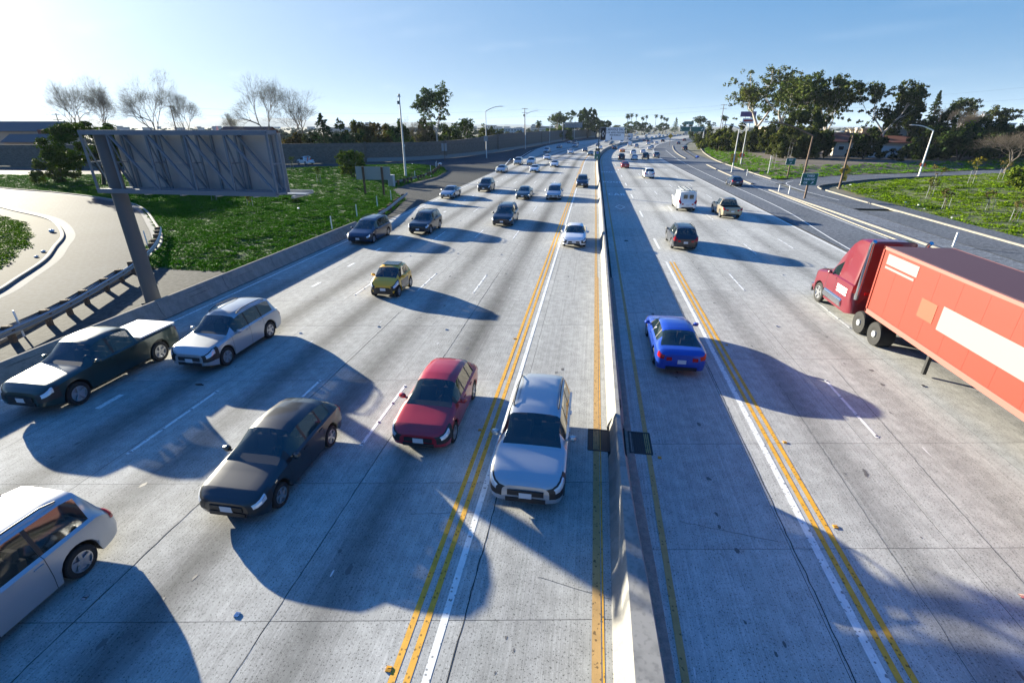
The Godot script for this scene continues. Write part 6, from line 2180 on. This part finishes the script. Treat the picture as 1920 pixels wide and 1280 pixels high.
	var pl := MB.new()
	pl.box(Vector3(0, c.clear + 0.30, L / 2 + 0.012), Vector3(0.31, 0.155, 0.02))
	out.plate_front = pl.done()
	pl = MB.new()
	pl.box(Vector3(0, at_x(c.belt, L) * 0.74, -L / 2 - 0.004), Vector3(0.31, 0.155, 0.02))
	out.plate_back = pl.done()
	var bm := MB.new()
	bm.box(Vector3(0, c.clear + 0.16, -L / 2 + 0.005), Vector3(W * 1.25, 0.13, 0.04))
	out.bumper = bm.done()
	out.mirror = []
	for s in [1.0, -1.0]:
		var mm := MB.new()
		mm.lathe(Vector3(s * (W + 0.10), at_x(c.belt, c.ws[0] + 0.45) + 0.09, L / 2 - c.ws[0] - 0.42), [[0, -0.11], [0.07, -0.085], [0.10, 0.0], [0.075, 0.07], [0, 0.09]], 10, Basis(Vector3(1.25, 0, 0), Vector3(0, 0.85, 0), Vector3(0, 0, 0.8)))
		mm.bar(Vector3(s * (W - 0.06), at_x(c.belt, c.ws[0] + 0.45) + 0.02, L / 2 - c.ws[0] - 0.42), Vector3(s * (W + 0.08), at_x(c.belt, c.ws[0] + 0.45) + 0.05, L / 2 - c.ws[0] - 0.42), 0.06, 0.04)
		out.mirror.append(mm.done())
	# door edges: dark lines a few millimetres proud of the skin
	var seam := MB.new()
	for k in c.side.size() + 1:
		var x: float = (c.side[k][0] - 0.14 if k == 0 else c.side[k - 1][1] + 0.04)
		if k == c.side.size() and c.side.size() > 2: continue
		var i := 0
		while i < ax.size() - 1 and ax[i + 1] < x: i += 1
		for s in [[2, 7], [17, 22]]:
			for j in range(s[0], s[1]):
				var o := Vector3(0.004 if s[0] == 2 else -0.004, 0, 0)
				var a: Vector3 = g[i][j] + o; var b: Vector3 = g[i][j + 1] + o
				var d := Vector3(0, 0, -0.012)
				seam.quad(a, a + d, b + d, b, o)
	out.seam = seam.done()
	out.handles = []
	for k in mini(c.side.size(), 2):
		for s in [1.0, -1.0]:
			var hm := MB.new()
			hm.box(Vector3(s * (W + 0.006), at_x(c.belt, c.side[k][1]) - 0.12, L / 2 - c.side[k][1] + 0.12), Vector3(0.03, 0.03, 0.18))
			out.handles.append(hm.done())
	if c.has("rails"):
		out.rails = []
		for s in [1.0, -1.0]:
			var rm := MB.new()
			var pts := []
			for k in 7:
				var x: float = lerpf(c.rails[0], c.rails[1], k / 6.0)
				pts.append(Vector3(s * (c.roof - 0.02), at_x(c.top, x) + (0.05 if k > 0 and k < 6 else -0.02), L / 2 - x))
			rm.tube(pts, [0.018, 0.018, 0.018, 0.018, 0.018, 0.018, 0.018], 6)
			out.rails.append(rm.done())
	# one wheel, its face towards +x
	var ty := MB.new()
	var turn := Basis(Vector3(0, 0, 1), -PI / 2)
	ty.lathe(Vector3.ZERO, [[R * 0.62, -0.10], [R * 0.93, -0.105], [R, -0.075], [R, 0.075], [R * 0.93, 0.105], [R * 0.66, 0.10], [R * 0.62, 0.06]], 24, turn)
	ty.lathe(Vector3.ZERO, [[0.0, -0.06], [R * 0.62, -0.10]], 24, turn)
	out.tyre = ty.done()
	var rim := MB.new()
	rim.lathe(Vector3.ZERO, [[R * 0.66, 0.098], [R * 0.60, 0.10], [R * 0.57, 0.05], [R * 0.16, 0.045], [R * 0.14, 0.085], [0, 0.09]], 24, turn)
	for k in 5:
		var a := TAU * k / 5
		var dd := Vector3(0, cos(a), sin(a))
		rim.bar(dd * R * 0.1 + Vector3(0.075, 0, 0), dd * R * 0.6 + Vector3(0.085, 0, 0), R * 0.2, 0.03, Vector3(1, 0, 0))
	out.rim = rim.done()
	shapes[kindof] = out
	return out


func vehicle(kindof: String, called: String, label: String, category: String, pt: Material, p: Vector3, turn: float, near: bool, group := "", trim2: Material = null) -> Node3D:
	var m := car_meshes(kindof)
	var c: Dictionary = m.c
	var t := thing(called, label, category, p, turn, group)
	part("body", m.body, pt, t)
	part("underbody", m.underbody, M.underbody, t)
	var close := near and p.z > -60.0
	if close and kindof != "tractor":
		cabin(t, c)
	for gl in m.glass:
		if gl[1].get_surface_count():
			part(gl[0], gl[1], M.clear_glass if close and kindof != "tractor" else M.car_glass, t)
	for k in 2:
		part("headlight", m.head[k], M.headlight, t)
		part("taillight", m.tail[k], M.taillight, t)
	part("grille", m.grille, M.trim, t)
	if m.has("bed"):
		part("cargo_bed", m.bed, M.trim, t)
	for k in [[1.0, 0], [-1.0, 0], [1.0, 1], [-1.0, 1]]:
		if c.wheels[k[1]] > c.L:
			continue
		var w := Node3D.new()
		w.name = "wheel"
		t.add_child(w, true)
		w.position = Vector3(k[0] * (c.W / 2 - 0.115), c.wheels[2], c.L / 2 - c.wheels[k[1]])
		w.rotation.y = 0.0 if k[0] > 0 else PI
		part("tyre", m.tyre, M.tyre, w)
		part("rim", m.rim, M.rim, w)
	for k in 2:
		part("mirror", m.mirror[k], trim2 if trim2 else pt, t)
	part("number_plate", m.plate_front, M.number_plate, t)
	part("number_plate", m.plate_back, M.number_plate, t)
	if near:
		if kindof != "tractor":
			for k in 2:
				part("lamp_housing", m.lamp_bed[k], M.trim, t)
		part("bumper", m.bumper, M.trim, t)
		kind(part("door_seam", m.seam, M.black, t), "stuff")
		if m.pillars.get_surface_count():
			kind(part("window_pillars", m.pillars, M.trim, t), "stuff")
		for h in m.handles:
			part("door_handle", h, trim2 if trim2 else pt, t)
		if m.has("rails"):
			for h in m.rails:
				part("roof_rail", h, M.trim, t)
	return t


# seats, dashboard and steering wheel behind the glass
func cabin(t: Node3D, c: Dictionary) -> void:
	var L: float = c.L; var W: float = c.W / 2.0
	var sill := at_x(c.belt, c.ws[0] + 0.5) - 0.02
	var tub := MB.new()
	var z0: float = L / 2 - c.ws[0] - 0.25; var z1: float = L / 2 - minf(c.side[-1][1] + 0.1, L - 0.6)
	tub.box(Vector3(0, c.clear + 0.16, (z0 + z1) / 2), Vector3(W * 1.7, 0.04, z0 - z1))
	part("cabin_floor", tub, M.dashboard, t)
	var d := MB.new()
	d.box(Vector3(0, sill - 0.14, z0 + 0.02), Vector3(W * 1.66, 0.26, 0.42))
	part("dashboard", d, M.dashboard, t)
	var sw := MB.new()
	var pts := []; var rads := []
	for k in 17:
		var a := TAU * k / 16
		pts.append(Vector3(W * 0.42 + cos(a) * 0.18, sill + 0.0 + sin(a) * 0.16, z0 - 0.30 - sin(a) * 0.07)); rads.append(0.016)
	sw.tube(pts, rads, 6, false)
	part("steering_wheel", sw, M.trim, t)
	var rows := [c.side[0][0] + 0.72] + ([c.side[1][0] + 0.75] if c.side.size() > 1 and c.L > 3.0 else [])
	for x in rows:
		for s in [1.0, -1.0]:
			var st := MB.new()
			var b := Basis(Vector3(1, 0, 0), -0.22)
			st.box(Vector3(s * W * 0.43, sill - 0.28, L / 2 - x), Vector3(0.5, 0.72, 0.15), b)
			st.box(Vector3(s * W * 0.43, sill - 0.52, L / 2 - x + 0.28), Vector3(0.5, 0.16, 0.5))
			st.box(Vector3(s * W * 0.43, sill + 0.17, L / 2 - x - 0.10), Vector3(0.26, 0.18, 0.10), b)
			part("seat", st, M.seat_cloth, t)


func on_road(kindof: String, lat: float, s: float, toward: bool) -> Array:
	var L: float = CARS[kindof].L
	var mid := s + L / 2.0
	var a := heading(mid)
	return [road(lat, mid), -a if toward else PI - a]


func vehicles() -> void:
	var P := {}
	for k in [["white", Color(0.68, 0.69, 0.70), 0.0], ["silver", Color(0.42, 0.44, 0.46), 0.55], ["grey", Color(0.16, 0.17, 0.18), 0.4], ["black", Color(0.012, 0.013, 0.016), 0.1], ["navy", Color(0.012, 0.025, 0.06), 0.3], ["teal", Color(0.05, 0.085, 0.088), 0.4], ["red", Color(0.36, 0.012, 0.022), 0.15], ["maroon", Color(0.10, 0.012, 0.016), 0.2], ["blue", Color(0.012, 0.055, 0.38), 0.25], ["gold", Color(0.36, 0.30, 0.20), 0.4], ["orange", Color(0.72, 0.20, 0.02), 0.1], ["yellow", Color(0.72, 0.40, 0.01), 0.05], ["truck_red", Color(0.13, 0.006, 0.016), 0.05], ["dark_green", Color(0.012, 0.035, 0.032), 0.3]]:
		P[k[0]] = paint("paint_" + k[0], k[1], k[2])
	# oncoming, then those driving away; [shape, paint, lateral, distance of the near end, label, category]
	var left := [
		["pickup", "dark_green", -17.75, 10.8, "dark pickup with a white cargo cover, at the far left beside the edge barrier", "pickup truck"],
		["suv", "silver", -14.75, 14.4, "silver car with a dark windscreen right behind the dark pickup on the left", "car"],
		["van", "silver", -11.05, 1.9, "pale silver van cut off by the lower left edge of the photo", "van"],
		["hatch", "black", -8.0, 7.6, "black car between the red car and the pale van at the lower left", "car"],
		["hatch", "red", -4.45, 10.9, "red car in the lane left of the double yellow line, nearest the viewer", "car"],
		["suv", "silver", -1.12, 9.1, "large silver car in the carpool lane nearest the viewer, beside the drain grates", "car"],
		["smart", "yellow", -11.0, 24.0, "tiny yellow and black two-seater car with a long shadow", "car"],
		["van", "navy", -18.2, 36.1, "dark blue minivan beside the start of the guardrail on the left", "van"],
		["suv", "black", -14.7, 40.4, "black car with a pale roof rack right of the dark blue minivan", "car"],
		["van", "black", -8.2, 45.4, "black minivan alone in the middle lane", "van"],
		["sedan", "white", -1.1, 37.6, "white sedan in the carpool lane by the median barrier", "car"],
		["sedan", "silver", -18.7, 63.0, "silver sedan at the end of the gore pavement", "car"],
		["suv", "black", -15.4, 70.8, "black off-roader right of the silver sedan by the gore", "car"],
		["sedan", "teal", -8.8, 63.9, "dark teal sedan ahead of the black minivan", "car"],
		["van", "silver", -4.8, 64.0, "silver minivan left of the double yellow line", "van"],
		["suv", "navy", -1.5, 78.4, "dark blue small car in the carpool lane beyond the white sedan", "car"],
		["sedan", "silver", -18.6, 101.8, "silver sedan first of the distant left lane", "car"],
		["suv", "silver", -18.4, 124.2, "pale van-like car behind the distant silver sedan", "car"],
		["suv", "white", -15.3, 125.2, "white off-roader in the second lane, side by side with the pale one", "car"],
		["sedan", "white", -12.0, 104.1, "white sedan behind the black off-roader's lane, near the silver one", "car"],
		["sedan", "white", -9.0, 118.9, "white sedan in the middle lane with its lights on", "car"],
		["pickup", "silver", -18.8, 184.1, "silver pickup far off in the left lane", "pickup truck"],
		["sedan", "white", -13.2, 144.4, "white sedan in front of the far silver pickup", "car"],
		["sedan", "white", -9.4, 178.0, "white sedan far off with bright lights in the middle lane", "car"],
		["sedan", "black", -20.6, 223.1, "black sedan far off near the sound wall", "car"],
		["sedan", "maroon", -28.5, 283.5, "dark red sedan farthest left along the sound wall", "car"],
		["suv", "black", -23.8, 276.0, "dark car with a white roof beside the far dark red sedan", "car"],
		["pickup", "silver", -15.6, 235.3, "silver flatbed truck with wooden stake sides far off", "pickup truck"],
		["sedan", "navy", -6.0, 194.9, "dark blue sedan far off left of the yellow line", "car"],
		["sedan", "teal", -2.0, 168.3, "dark teal sedan far off in the carpool lane before the median pole", "car"],
		["sedan", "white", -2.2, 216.5, "white car half hidden behind the median pole", "car"],
		["sedan", "navy", -7.2, 250.0, "dark car with lit lamps left of the median pole, far off", "car"],
		["sedan", "white", -16.5, 330.0, "white sedan beside the far box truck", "car"],
		["sedan", "silver", -13.0, 310.0, "pale sedan next to the far white sedan by the box truck", "car"],
		["sedan", "black", -3.4, 270.0, "black car with lamps on under the carpool sign's left end", "car"],
		["sedan", "navy", -5.2, 285.0, "small dark car behind the one with lit lamps near the median pole", "car"],
		["sedan", "white", -2.4, 300.0, "white car under the middle of the carpool sign", "car"],
	]
	var i := 0
	for r in left:
		var w := on_road(r[0], r[2], r[3], true)
		var t := vehicle(r[0], {"van": "minivan", "pickup": "pickup_truck"}.get(r[0], "car"), r[4], r[5], P[r[1]], w[0], w[1], r[3] < 90.0, "oncoming traffic on the left carriageway" if r[3] > 90.0 else "")
		var mb := MB.new()
		if i == 0:
			mb.box(Vector3(0, 1.21, -1.90), Vector3(1.72, 0.06, 1.66))
			part("cargo_cover", mb, M.white, t)
		elif i == 6:
			# yellow side shell over the dark car
			for s in [1.0, -1.0]:
				mb = MB.new()
				mb.box(Vector3(s * 0.785, 0.56, 0.0), Vector3(0.03, 0.5, 1.1))
				part("door_skin", mb, P.black, t)
			mb = MB.new()
			mb.box(Vector3(0, 1.556, -0.35), Vector3(0.95, 0.012, 0.75))
			part("roof_panel", mb, M.car_glass, t)
			mb = MB.new()
			mb.box(Vector3(0, 0.40, 1.335), Vector3(1.1, 0.34, 0.04))
			part("front_panel", mb, P.black, t)
		elif i == 27:
			for s in [1.0, -1.0]:
				mb = MB.new()
				mb.box(Vector3(s * 0.96, 1.65, -1.9), Vector3(0.06, 0.95, 1.8))
				part("stake_side", mb, M.wood, t)
		elif i == 26:
			mb.box(Vector3(0, 1.755, -0.35), Vector3(1.2, 0.03, 1.9))
			part("roof_panel", mb, P.white, t)
		i += 1
	var right := [
		["sedan", "blue", 3.75, 17.0, "bright blue car in the shaded carpool lane right of the median", "car"],
		["suv", "black", 7.3, 38.0, "black car with a red lit tail lamp in the lane right of the carpool lane", "car"],
		["boxvan", "white", 10.6, 57.3, "white van with two small rear windows and ladders on its roof", "van"],
		["pickup", "gold", 14.3, 53.0, "gold and dark pickup with an open bed beside the white van", "pickup truck"],
		["hatch", "navy", 22.6, 84.0, "dark blue hatchback on the asphalt lane by the island", "car"],
		["suv", "white", 10.2, 94.9, "white off-roader with a spare wheel on its back", "car"],
		["sedan", "red", 7.2, 118.1, "bright red sedan just beyond the two long sign shadows", "car"],
		["suv", "black", 7.6, 148.5, "black car ahead of the red sedan", "car"],
		["hatch", "white", 11.2, 149.0, "white hatchback in the second row, left of the tall black off-roader", "car"],
		["pickup", "black", 14.5, 152.4, "tall black off-roader between the white hatchback and the grey car", "car"],
		["suv", "grey", 18.0, 159.5, "grey car in the rightmost freeway lane beside the tall black one", "car"],
		["sport", "orange", 7.8, 194.5, "low orange sports car", "car"],
		["suv", "white", 11.6, 176.0, "white off-roader ahead of the white hatchback", "car"],
		["sedan", "white", 15.0, 184.4, "white sedan in front of the tall black off-roader", "car"],
		["sedan", "black", 3.7, 217.5, "dark car alone in the far part of the carpool lane right of the median", "car"],
		["boxvan", "white", 7.2, 257.4, "white van in the far row right of the carpool sign", "van"],
		["suv", "silver", 11.6, 237.4, "silver car right of the far white van", "car"],
		["sedan", "white", 14.6, 276.1, "white sedan far ahead in the fourth lane", "car"],
		["sedan", "silver", 13.8, 303.3, "pale sedan just beyond the far white sedan of the fourth lane", "car"],
		["sedan", "white", 17.6, 215.9, "white sedan far ahead in the rightmost lane", "car"],
		["sedan", "silver", 18.4, 229.0, "silver sedan beyond the far white sedan of the rightmost lane", "car"],
		["sedan", "white", 17.5, 291.0, "small white sedan far ahead near the lane line's bend", "car"],
		["suv", "black", 17.2, 330.2, "small black car far ahead at the right edge of the lanes", "car"],
		["suv", "black", 31.2, 216.5, "black off-roader on the exit lane beside the right bank", "car"],
		["sedan", "navy", 28.9, 290.7, "dark sedan on the far exit lane beyond the island's nose", "car"],
		["suv", "maroon", 27.4, 356.0, "dark reddish car farthest on the exit lane", "car"],
		["sedan", "navy", 7.6, 341.0, "small dark car far ahead in the lane beside the carpool lane", "car"],
		["suv", "black", 10.4, 318.1, "small dark off-roader far ahead in the second lane", "car"],
	]
	i = 0
	for r in right:
		var w := on_road(r[0], r[2], r[3], false)
		var t := vehicle(r[0], {"van": "minivan", "boxvan": "white_van", "pickup": "pickup_truck"}.get(r[0], "car"), r[4], r[5], P[r[1]], w[0], w[1], r[3] < 90.0, "traffic driving away on the right carriageway" if r[3] > 90.0 else "")
		if i == 2:
			for s in [0.32, -0.32]:
				var mb := MB.new()
				mb.box(Vector3(s, 1.62, -2.655), Vector3(0.42, 0.42, 0.03))
				part("rear_window", mb, M.car_glass, t)
			for s in [0.45, -0.1]:
				var mb := MB.new()
				for e in [-0.17, 0.17]:
					mb.bar(Vector3(s + e, 2.3, -2.7), Vector3(s + e, 2.3, 1.2), 0.05, 0.07)
				for k in 10:
					mb.bar(Vector3(s - 0.17, 2.3, -2.6 + 0.4 * k), Vector3(s + 0.17, 2.3, -2.6 + 0.4 * k), 0.03, 0.03)
				part("roof_ladder", mb, M.galvanised, t)
			for z in [-2.2, 0.6]:
				var mb := MB.new()
				mb.bar(Vector3(-0.85, 2.2, z), Vector3(0.85, 2.2, z), 0.05, 0.05)
				mb.bar(Vector3(-0.8, 2.02, z), Vector3(-0.8, 2.22, z), 0.05, 0.05)
				mb.bar(Vector3(0.8, 2.02, z), Vector3(0.8, 2.22, z), 0.05, 0.05)
				part("roof_rack", mb, M.galvanised, t)
		elif i == 5:
			var sp := MB.new()
			sp.lathe(Vector3(0, 0.95, -2.36), [[0, 0.12], [0.3, 0.12], [0.36, 0.06], [0.36, -0.06]], 20, Basis(Vector3(1, 0, 0), -PI / 2))
			part("spare_wheel", sp, P.white, t)
		i += 1
	# the mass of cars far ahead, too small to show more than shape and colour
	var far := [[65.8, 886], [52.9, 688], [52.7, 607], [79.2, 840], [66.0, 661], [101.2, 1006], [84.8, 799], [64.7, 545], [114.5, 894], [71.7, 546], [88.9, 664], [110.2, 764], [72.5, 528], [79.5, 529], [56.7, 458], [45.2, 485], [31.9, 474], [23.8, 361], [32.0, 410], [31.3, 341], [43.7, 419], [94.9, 591], [62.0, 500], [50.0, 530], [41.0, 560], [35.0, 520], [70.0, 600], [85.0, 610], [58.0, 640], [90.0, 700], [75.0, 720], [60.0, 610], [55.5, 470], [49.0, 440], [38.0, 400]]
	var looks := ["white", "silver", "white", "black", "silver", "white", "navy", "white", "grey", "silver", "black", "white", "teal"]
	i = 0
	for q in far:
		var lat := lat_of(at(q[0], q[1]))
		var toward := lat < 0.5
		var kindof: String = ["sedan", "suv", "sedan", "van", "hatch"][i % 5]
		var col: String = looks[(i * 5 + 2) % looks.size()]
		var turn := heading(q[1])
		var name_of: String = "tiny far %s %s in the traffic mass near the horizon, %s" % [{"navy": "dark blue"}.get(col, col), {"suv": "off-roader", "hatch": "hatchback", "van": "minivan"}.get(kindof, kindof), "coming this way" if toward else "driving away"]
		vehicle(kindof, {"van": "minivan"}.get(kindof, "car"), name_of, "car", P[col], at(q[0], q[1]), -turn if toward else PI - turn, false, "tiny far %s %ss in the traffic mass, %s" % [col, kindof, "oncoming" if toward else "leaving"])
		i += 1
	box_truck("dark box truck facing this way at the far end of the sound wall", road(-19.5, 372.0), -heading(372.0), P.grey, Color(0.05, 0.07, 0.085), true)
	box_truck("white box truck right behind the dark one at the far end of the sound wall", road(-14.0, 392.0), -heading(392.0), P.white, Color(0.5, 0.52, 0.55), true)
	box_truck("pale box truck seen from behind in the far right lanes under the green signs", at(92.0, 560.0), PI - heading(560.0), P.white, Color(0.42, 0.45, 0.48), false)
	semi(P)
	# the tow truck on the entry ramp
	var tt := vehicle("pickup", "tow_truck", "white tow truck with orange cones on the entry ramp, half hidden by the mound", "tow truck", P.white, at(-70.5, 117.8, 0.0), -PI * 0.5 - 0.55, true)
	var bo := MB.new()
	bo.box(Vector3(0, 1.35, -0.9), Vector3(1.8, 0.5, 0.25))
	bo.bar(Vector3(0, 1.0, -1.1), Vector3(0, 1.9, -2.7), 0.18, 0.2)
	bo.bar(Vector3(-0.7, 1.2, -0.95), Vector3(-0.7, 2.0, -0.95), 0.07, 0.07)
	bo.bar(Vector3(0.7, 1.2, -0.95), Vector3(0.7, 2.0, -0.95), 0.07, 0.07)
	bo.bar(Vector3(-0.7, 2.0, -0.95), Vector3(0.7, 2.0, -0.95), 0.09, 0.07)
	part("tow_boom", bo, M.white, tt)
	for s in [0.35, -0.35]:
		var co := MB.new()
		co.lathe(Vector3(s, 1.15, -2.0), [[0.2, 0], [0.2, 0.03], [0.15, 0.04], [0.03, 0.75], [0, 0.75]], 12)
		part("traffic_cone", co, M.sign_orange, tt)


func box_truck(label: String, p: Vector3, turn: float, pt: Material, box_col: Color, _front: bool) -> void:
	var t := thing("box_truck", label, "truck", p, turn)
	var mb := MB.new()
	mb.box(Vector3(0, 1.55, 3.6), Vector3(2.3, 1.9, 1.7))
	mb.box(Vector3(0, 1.15, 4.6), Vector3(2.2, 1.0, 0.5))
	part("cab", mb, pt, t)
	mb = MB.new()
	mb.box(Vector3(0, 2.05, 4.47), Vector3(2.0, 0.75, 0.04))
	part("windshield", mb, M.car_glass, t)
	var bm := mat("box_paint", box_col, 0.5)
	mb = MB.new()
	mb.box(Vector3(0, 2.45, -0.9), Vector3(2.5, 2.9, 7.2))
	part("box", mb, bm, t)
	mb = MB.new()
	mb.box(Vector3(0, 2.45, -4.53), Vector3(2.2, 2.6, 0.05))
	part("rear_door", mb, M.sign_back, t)
	for z in [3.6, -2.6]:
		for s in [1.0, -1.0]:
			mb = MB.new()
			mb.lathe(Vector3(s * 1.0, 0.5, z), [[0, -0.14], [0.5, -0.14], [0.5, 0.14], [0, 0.14]], 18, Basis(Vector3(0, 0, 1), PI / 2))
			part("wheel", mb, M.tyre, t)
	for s in [0.85, -0.85]:
		mb = MB.new()
		mb.box(Vector3(s, 1.0, 4.86), Vector3(0.3, 0.25, 0.04))
		part("headlight", mb, M.headlight, t)


func semi(P: Dictionary) -> void:
	var x := 13.66
	var front := 28.3
	var t := vehicle("tractor", "semi_truck", "dark red semi tractor with a tall roof fairing pulling the orange trailer", "truck", P.truck_red, road(x, front - 2.25), PI, true)
	var mb := MB.new()
	for s in [-0.42, 0.42]:
		mb.box(Vector3(s, 0.85, -2.6), Vector3(0.12, 0.26, 5.4))
	mb.box(Vector3(0, 1.12, -3.9), Vector3(1.0, 0.12, 1.2))
	part("chassis", mb, M.trim, t)
	for s in [1.0, -1.0]:
		mb = MB.new()
		mb.lathe(Vector3(s * 1.0, 0.78, -0.4), [[0, -0.95], [0.28, -0.95], [0.31, -0.92], [0.31, 0.92], [0.28, 0.95], [0, 0.95]], 20, Basis(Vector3(1, 0, 0), PI / 2))
		part("fuel_tank", mb, M.chrome, t)
		mb = MB.new()
		mb.tube([Vector3(s * 1.12, 1.3, -2.35), Vector3(s * 1.12, 3.9, -2.35), Vector3(s * 1.12, 4.05, -2.5)], [0.09, 0.09, 0.09], 10)
		part("exhaust_stack", mb, M.chrome, t)
		for k in 3:
			mb = MB.new()
			mb.box(Vector3(s * 1.222, 1.52 - k * 0.14, -1.1), Vector3(0.012, 0.085, 1.0))
			part("white_stripe", mb, M.white, t)
	mb = MB.new()
	mb.box(Vector3(0, 0.52, 2.26), Vector3(2.3, 0.42, 0.16))
	part("front_bumper", mb, M.chrome, t)
	for z in [-3.3, -4.65]:
		for s in [1.0, -1.0]:
			mb = MB.new()
			mb.lathe(Vector3(s * 0.93, 0.52, z), [[0.12, -0.26], [0.3, -0.3], [0.5, -0.3], [0.52, -0.24], [0.52, 0.24], [0.5, 0.3], [0.3, 0.3], [0.12, 0.26]], 22, Basis(Vector3(0, 0, 1), PI / 2))
			part("wheel", mb, M.tyre, t)
			mb = MB.new()
			mb.lathe(Vector3(s * 1.22, 0.52, z), [[0, 0.02], [0.14, 0.03], [0.16, -0.06], [0.29, -0.02], [0.3, 0.0]], 18, Basis(Vector3(0, 0, 1), -PI / 2 * s))
			part("hub", mb, M.galvanised, t)
	# trailer
	var front_z := 22.4
	var tr := thing("trailer", "long orange box trailer with a dark red roof and a wide white side band", "trailer", road(x, front_z - 8.0), 0.0)
	var orange := paint("paint_trailer", Color(0.225, 0.022, 0.008), 0.0)
	orange.clearcoat = 0.1
	orange.roughness = 0.45
	var w := 2.56; var y0 := 1.18; var y1 := 4.08
	# 16 m long: z from -8 (front) to 8
	mb = MB.new()
	mb.box(Vector3(0, (y0 + y1) / 2, 0), Vector3(w - 0.02, y1 - y0, 16.0))
	part("box", mb, orange, tr)
	mb = MB.new()
	mb.box(Vector3(0, y1 + 0.012, 0), Vector3(w - 0.12, 0.024, 15.9))
	part("roof", mb, mat("trailer_roof", Color(0.075, 0.035, 0.048), 0.75), tr)
	var salmon := mat("rail_salmon", Color(0.26, 0.09, 0.07), 0.5)
	var pale := mat("trailer_print", Color(0.185, 0.172, 0.165), 0.6)
	var faded := mat("trailer_emblem", Color(0.215, 0.050, 0.018), 0.6)
	for s in [1.0, -1.0]:
		mb = MB.new()
		mb.box(Vector3(s * w / 2, y0 + 0.08, 0), Vector3(0.05, 0.2, 16.04))
		part("side_rail", mb, salmon, tr)
		mb = MB.new()
		mb.box(Vector3(s * w / 2, y1 - 0.04, 0), Vector3(0.05, 0.12, 16.04))
		part("top_rail", mb, salmon, tr)
		for z in [-7.98, 7.98]:
			mb = MB.new()
			mb.box(Vector3(s * (w / 2 - 0.03), (y0 + y1) / 2, z), Vector3(0.11, y1 - y0 + 0.03, 0.1))
			part("corner_post", mb, orange, tr)
		# panel seams every 1.2 m, and the white print
		for k in 12:
			mb = MB.new()
			mb.box(Vector3(s * (w / 2 - 0.008), (y0 + y1) / 2 + 0.02, -6.8 + 1.22 * k), Vector3(0.0035, y1 - y0 - 0.36, 0.05))
			part("panel_seam", mb, orange, tr)
		mb = MB.new()
		mb.box(Vector3(s * (w / 2 - 0.002), 3.66, -6.55), Vector3(0.01, 0.42, 2.1))
		part("white_print", mb, pale, tr)
		mb = MB.new()
		mb.box(Vector3(s * (w / 2 - 0.002), 3.32, -6.6), Vector3(0.01, 0.09, 2.0))
		part("white_print", mb, pale, tr)
		mb = MB.new()
		mb.box(Vector3(s * (w / 2 - 0.002), 2.55, 1.6), Vector3(0.01, 0.86, 10.4))
		part("white_band", mb, pale, tr)
		mb = MB.new()
		mb.box(Vector3(s * (w / 2 - 0.002), 2.55, -4.35), Vector3(0.01, 0.7, 0.9))
		part("emblem", mb, faded, tr)
	mb = MB.new()
	for s in [-0.5, 0.5]:
		mb.box(Vector3(s, 1.02, 0), Vector3(0.14, 0.3, 15.6))
	for s in [-0.7, 0.7]:
		mb.box(Vector3(s, 0.62, -4.2), Vector3(0.12, 1.1, 0.12))
	part("chassis", mb, M.trim, tr)
	for z in [5.0, 6.3]:
		for s in [1.0, -1.0]:
			mb = MB.new()
			mb.lathe(Vector3(s * 0.95, 0.52, z), [[0, -0.28], [0.5, -0.28], [0.52, -0.2], [0.52, 0.2], [0.5, 0.28], [0, 0.28]], 20, Basis(Vector3(0, 0, 1), PI / 2))
			part("wheel", mb, M.tyre, tr)


# ---------------------------------------------------------------- litter and other small things
func small_things() -> void:
	var r := RandomNumberGenerator.new()
	r.seed = 44
	var spots := [[-31.9, 50.4, 0.32], [-37.2, 122.0, 0.8], [-47.5, 36.5, 0.45], [-40.5, 30.0, 0.25], [-39.4, 28.6, 0.22], [-30.0, 92.0, 0.3], [-40.0, 110.0, 0.35], [37.4, 74.0, 0.2], [38.2, 68.0, 0.3], [37.6, 63.0, 0.22], [36.8, 57.0, 0.25], [38.6, 66.0, 0.25], [41.0, 88.5, 0.3], [52.0, 118.0, 0.4], [38.5, 110.0, 0.3], [31.0, 163.0, 0.9]]
	var i := 0
	for q in spots:
		var mb := MB.new()
		var g := []
		for a in 5:
			var row := []
			for b in 7:
				var e := -PI / 2 + PI * a / 4
				var f := TAU * b / 6
				var k: float = q[2] * (0.5 + 0.18 * sin(f * 2.0 + i) + 0.1 * cos(f * 3.0 + a))
				row.append(Vector3(cos(e) * cos(f) * k, (sin(e) * 0.35 + 0.3) * q[2], cos(e) * sin(f) * k))
			g.append(row)
		mb.loft(g, func(_i, _j): return true)
		var o := part("litter", mb, M.litter if i != 15 else M.sign_blue, self)
		o.position = at(q[0], q[1], maxf(bed_height(q[0], q[1]), 0.0) + 0.03)
		tag(o, "crumpled %s piece of litter lying on the %s" % ["pale" if i != 15 else "blue", "left ground cover or verge" if q[0] < 0 else "right verge and bank"] if i != 15 else "crumpled blue tarp lying on the far island on the right", "litter", "pale pieces of litter on the verges" if i != 15 else "")
		i += 1
	for q in [[-13.8, 13.6, "dark scrap of rubber on the road beside the silver car on the left"], [3.1, 41.0, "dark scrap of tyre on the right carriageway"]]:
		var mb := MB.new()
		mb.tube([Vector3(-0.16, 0.025, 0), Vector3(-0.05, 0.04, 0.03), Vector3(0.06, 0.035, -0.02), Vector3(0.17, 0.02, 0.02)], [0.02, 0.03, 0.03, 0.015], 6)
		var o := part("tyre_scrap", mb, M.black, self)
		o.position = at(q[0], q[1], 0.002)
		tag(o, q[2], "debris")
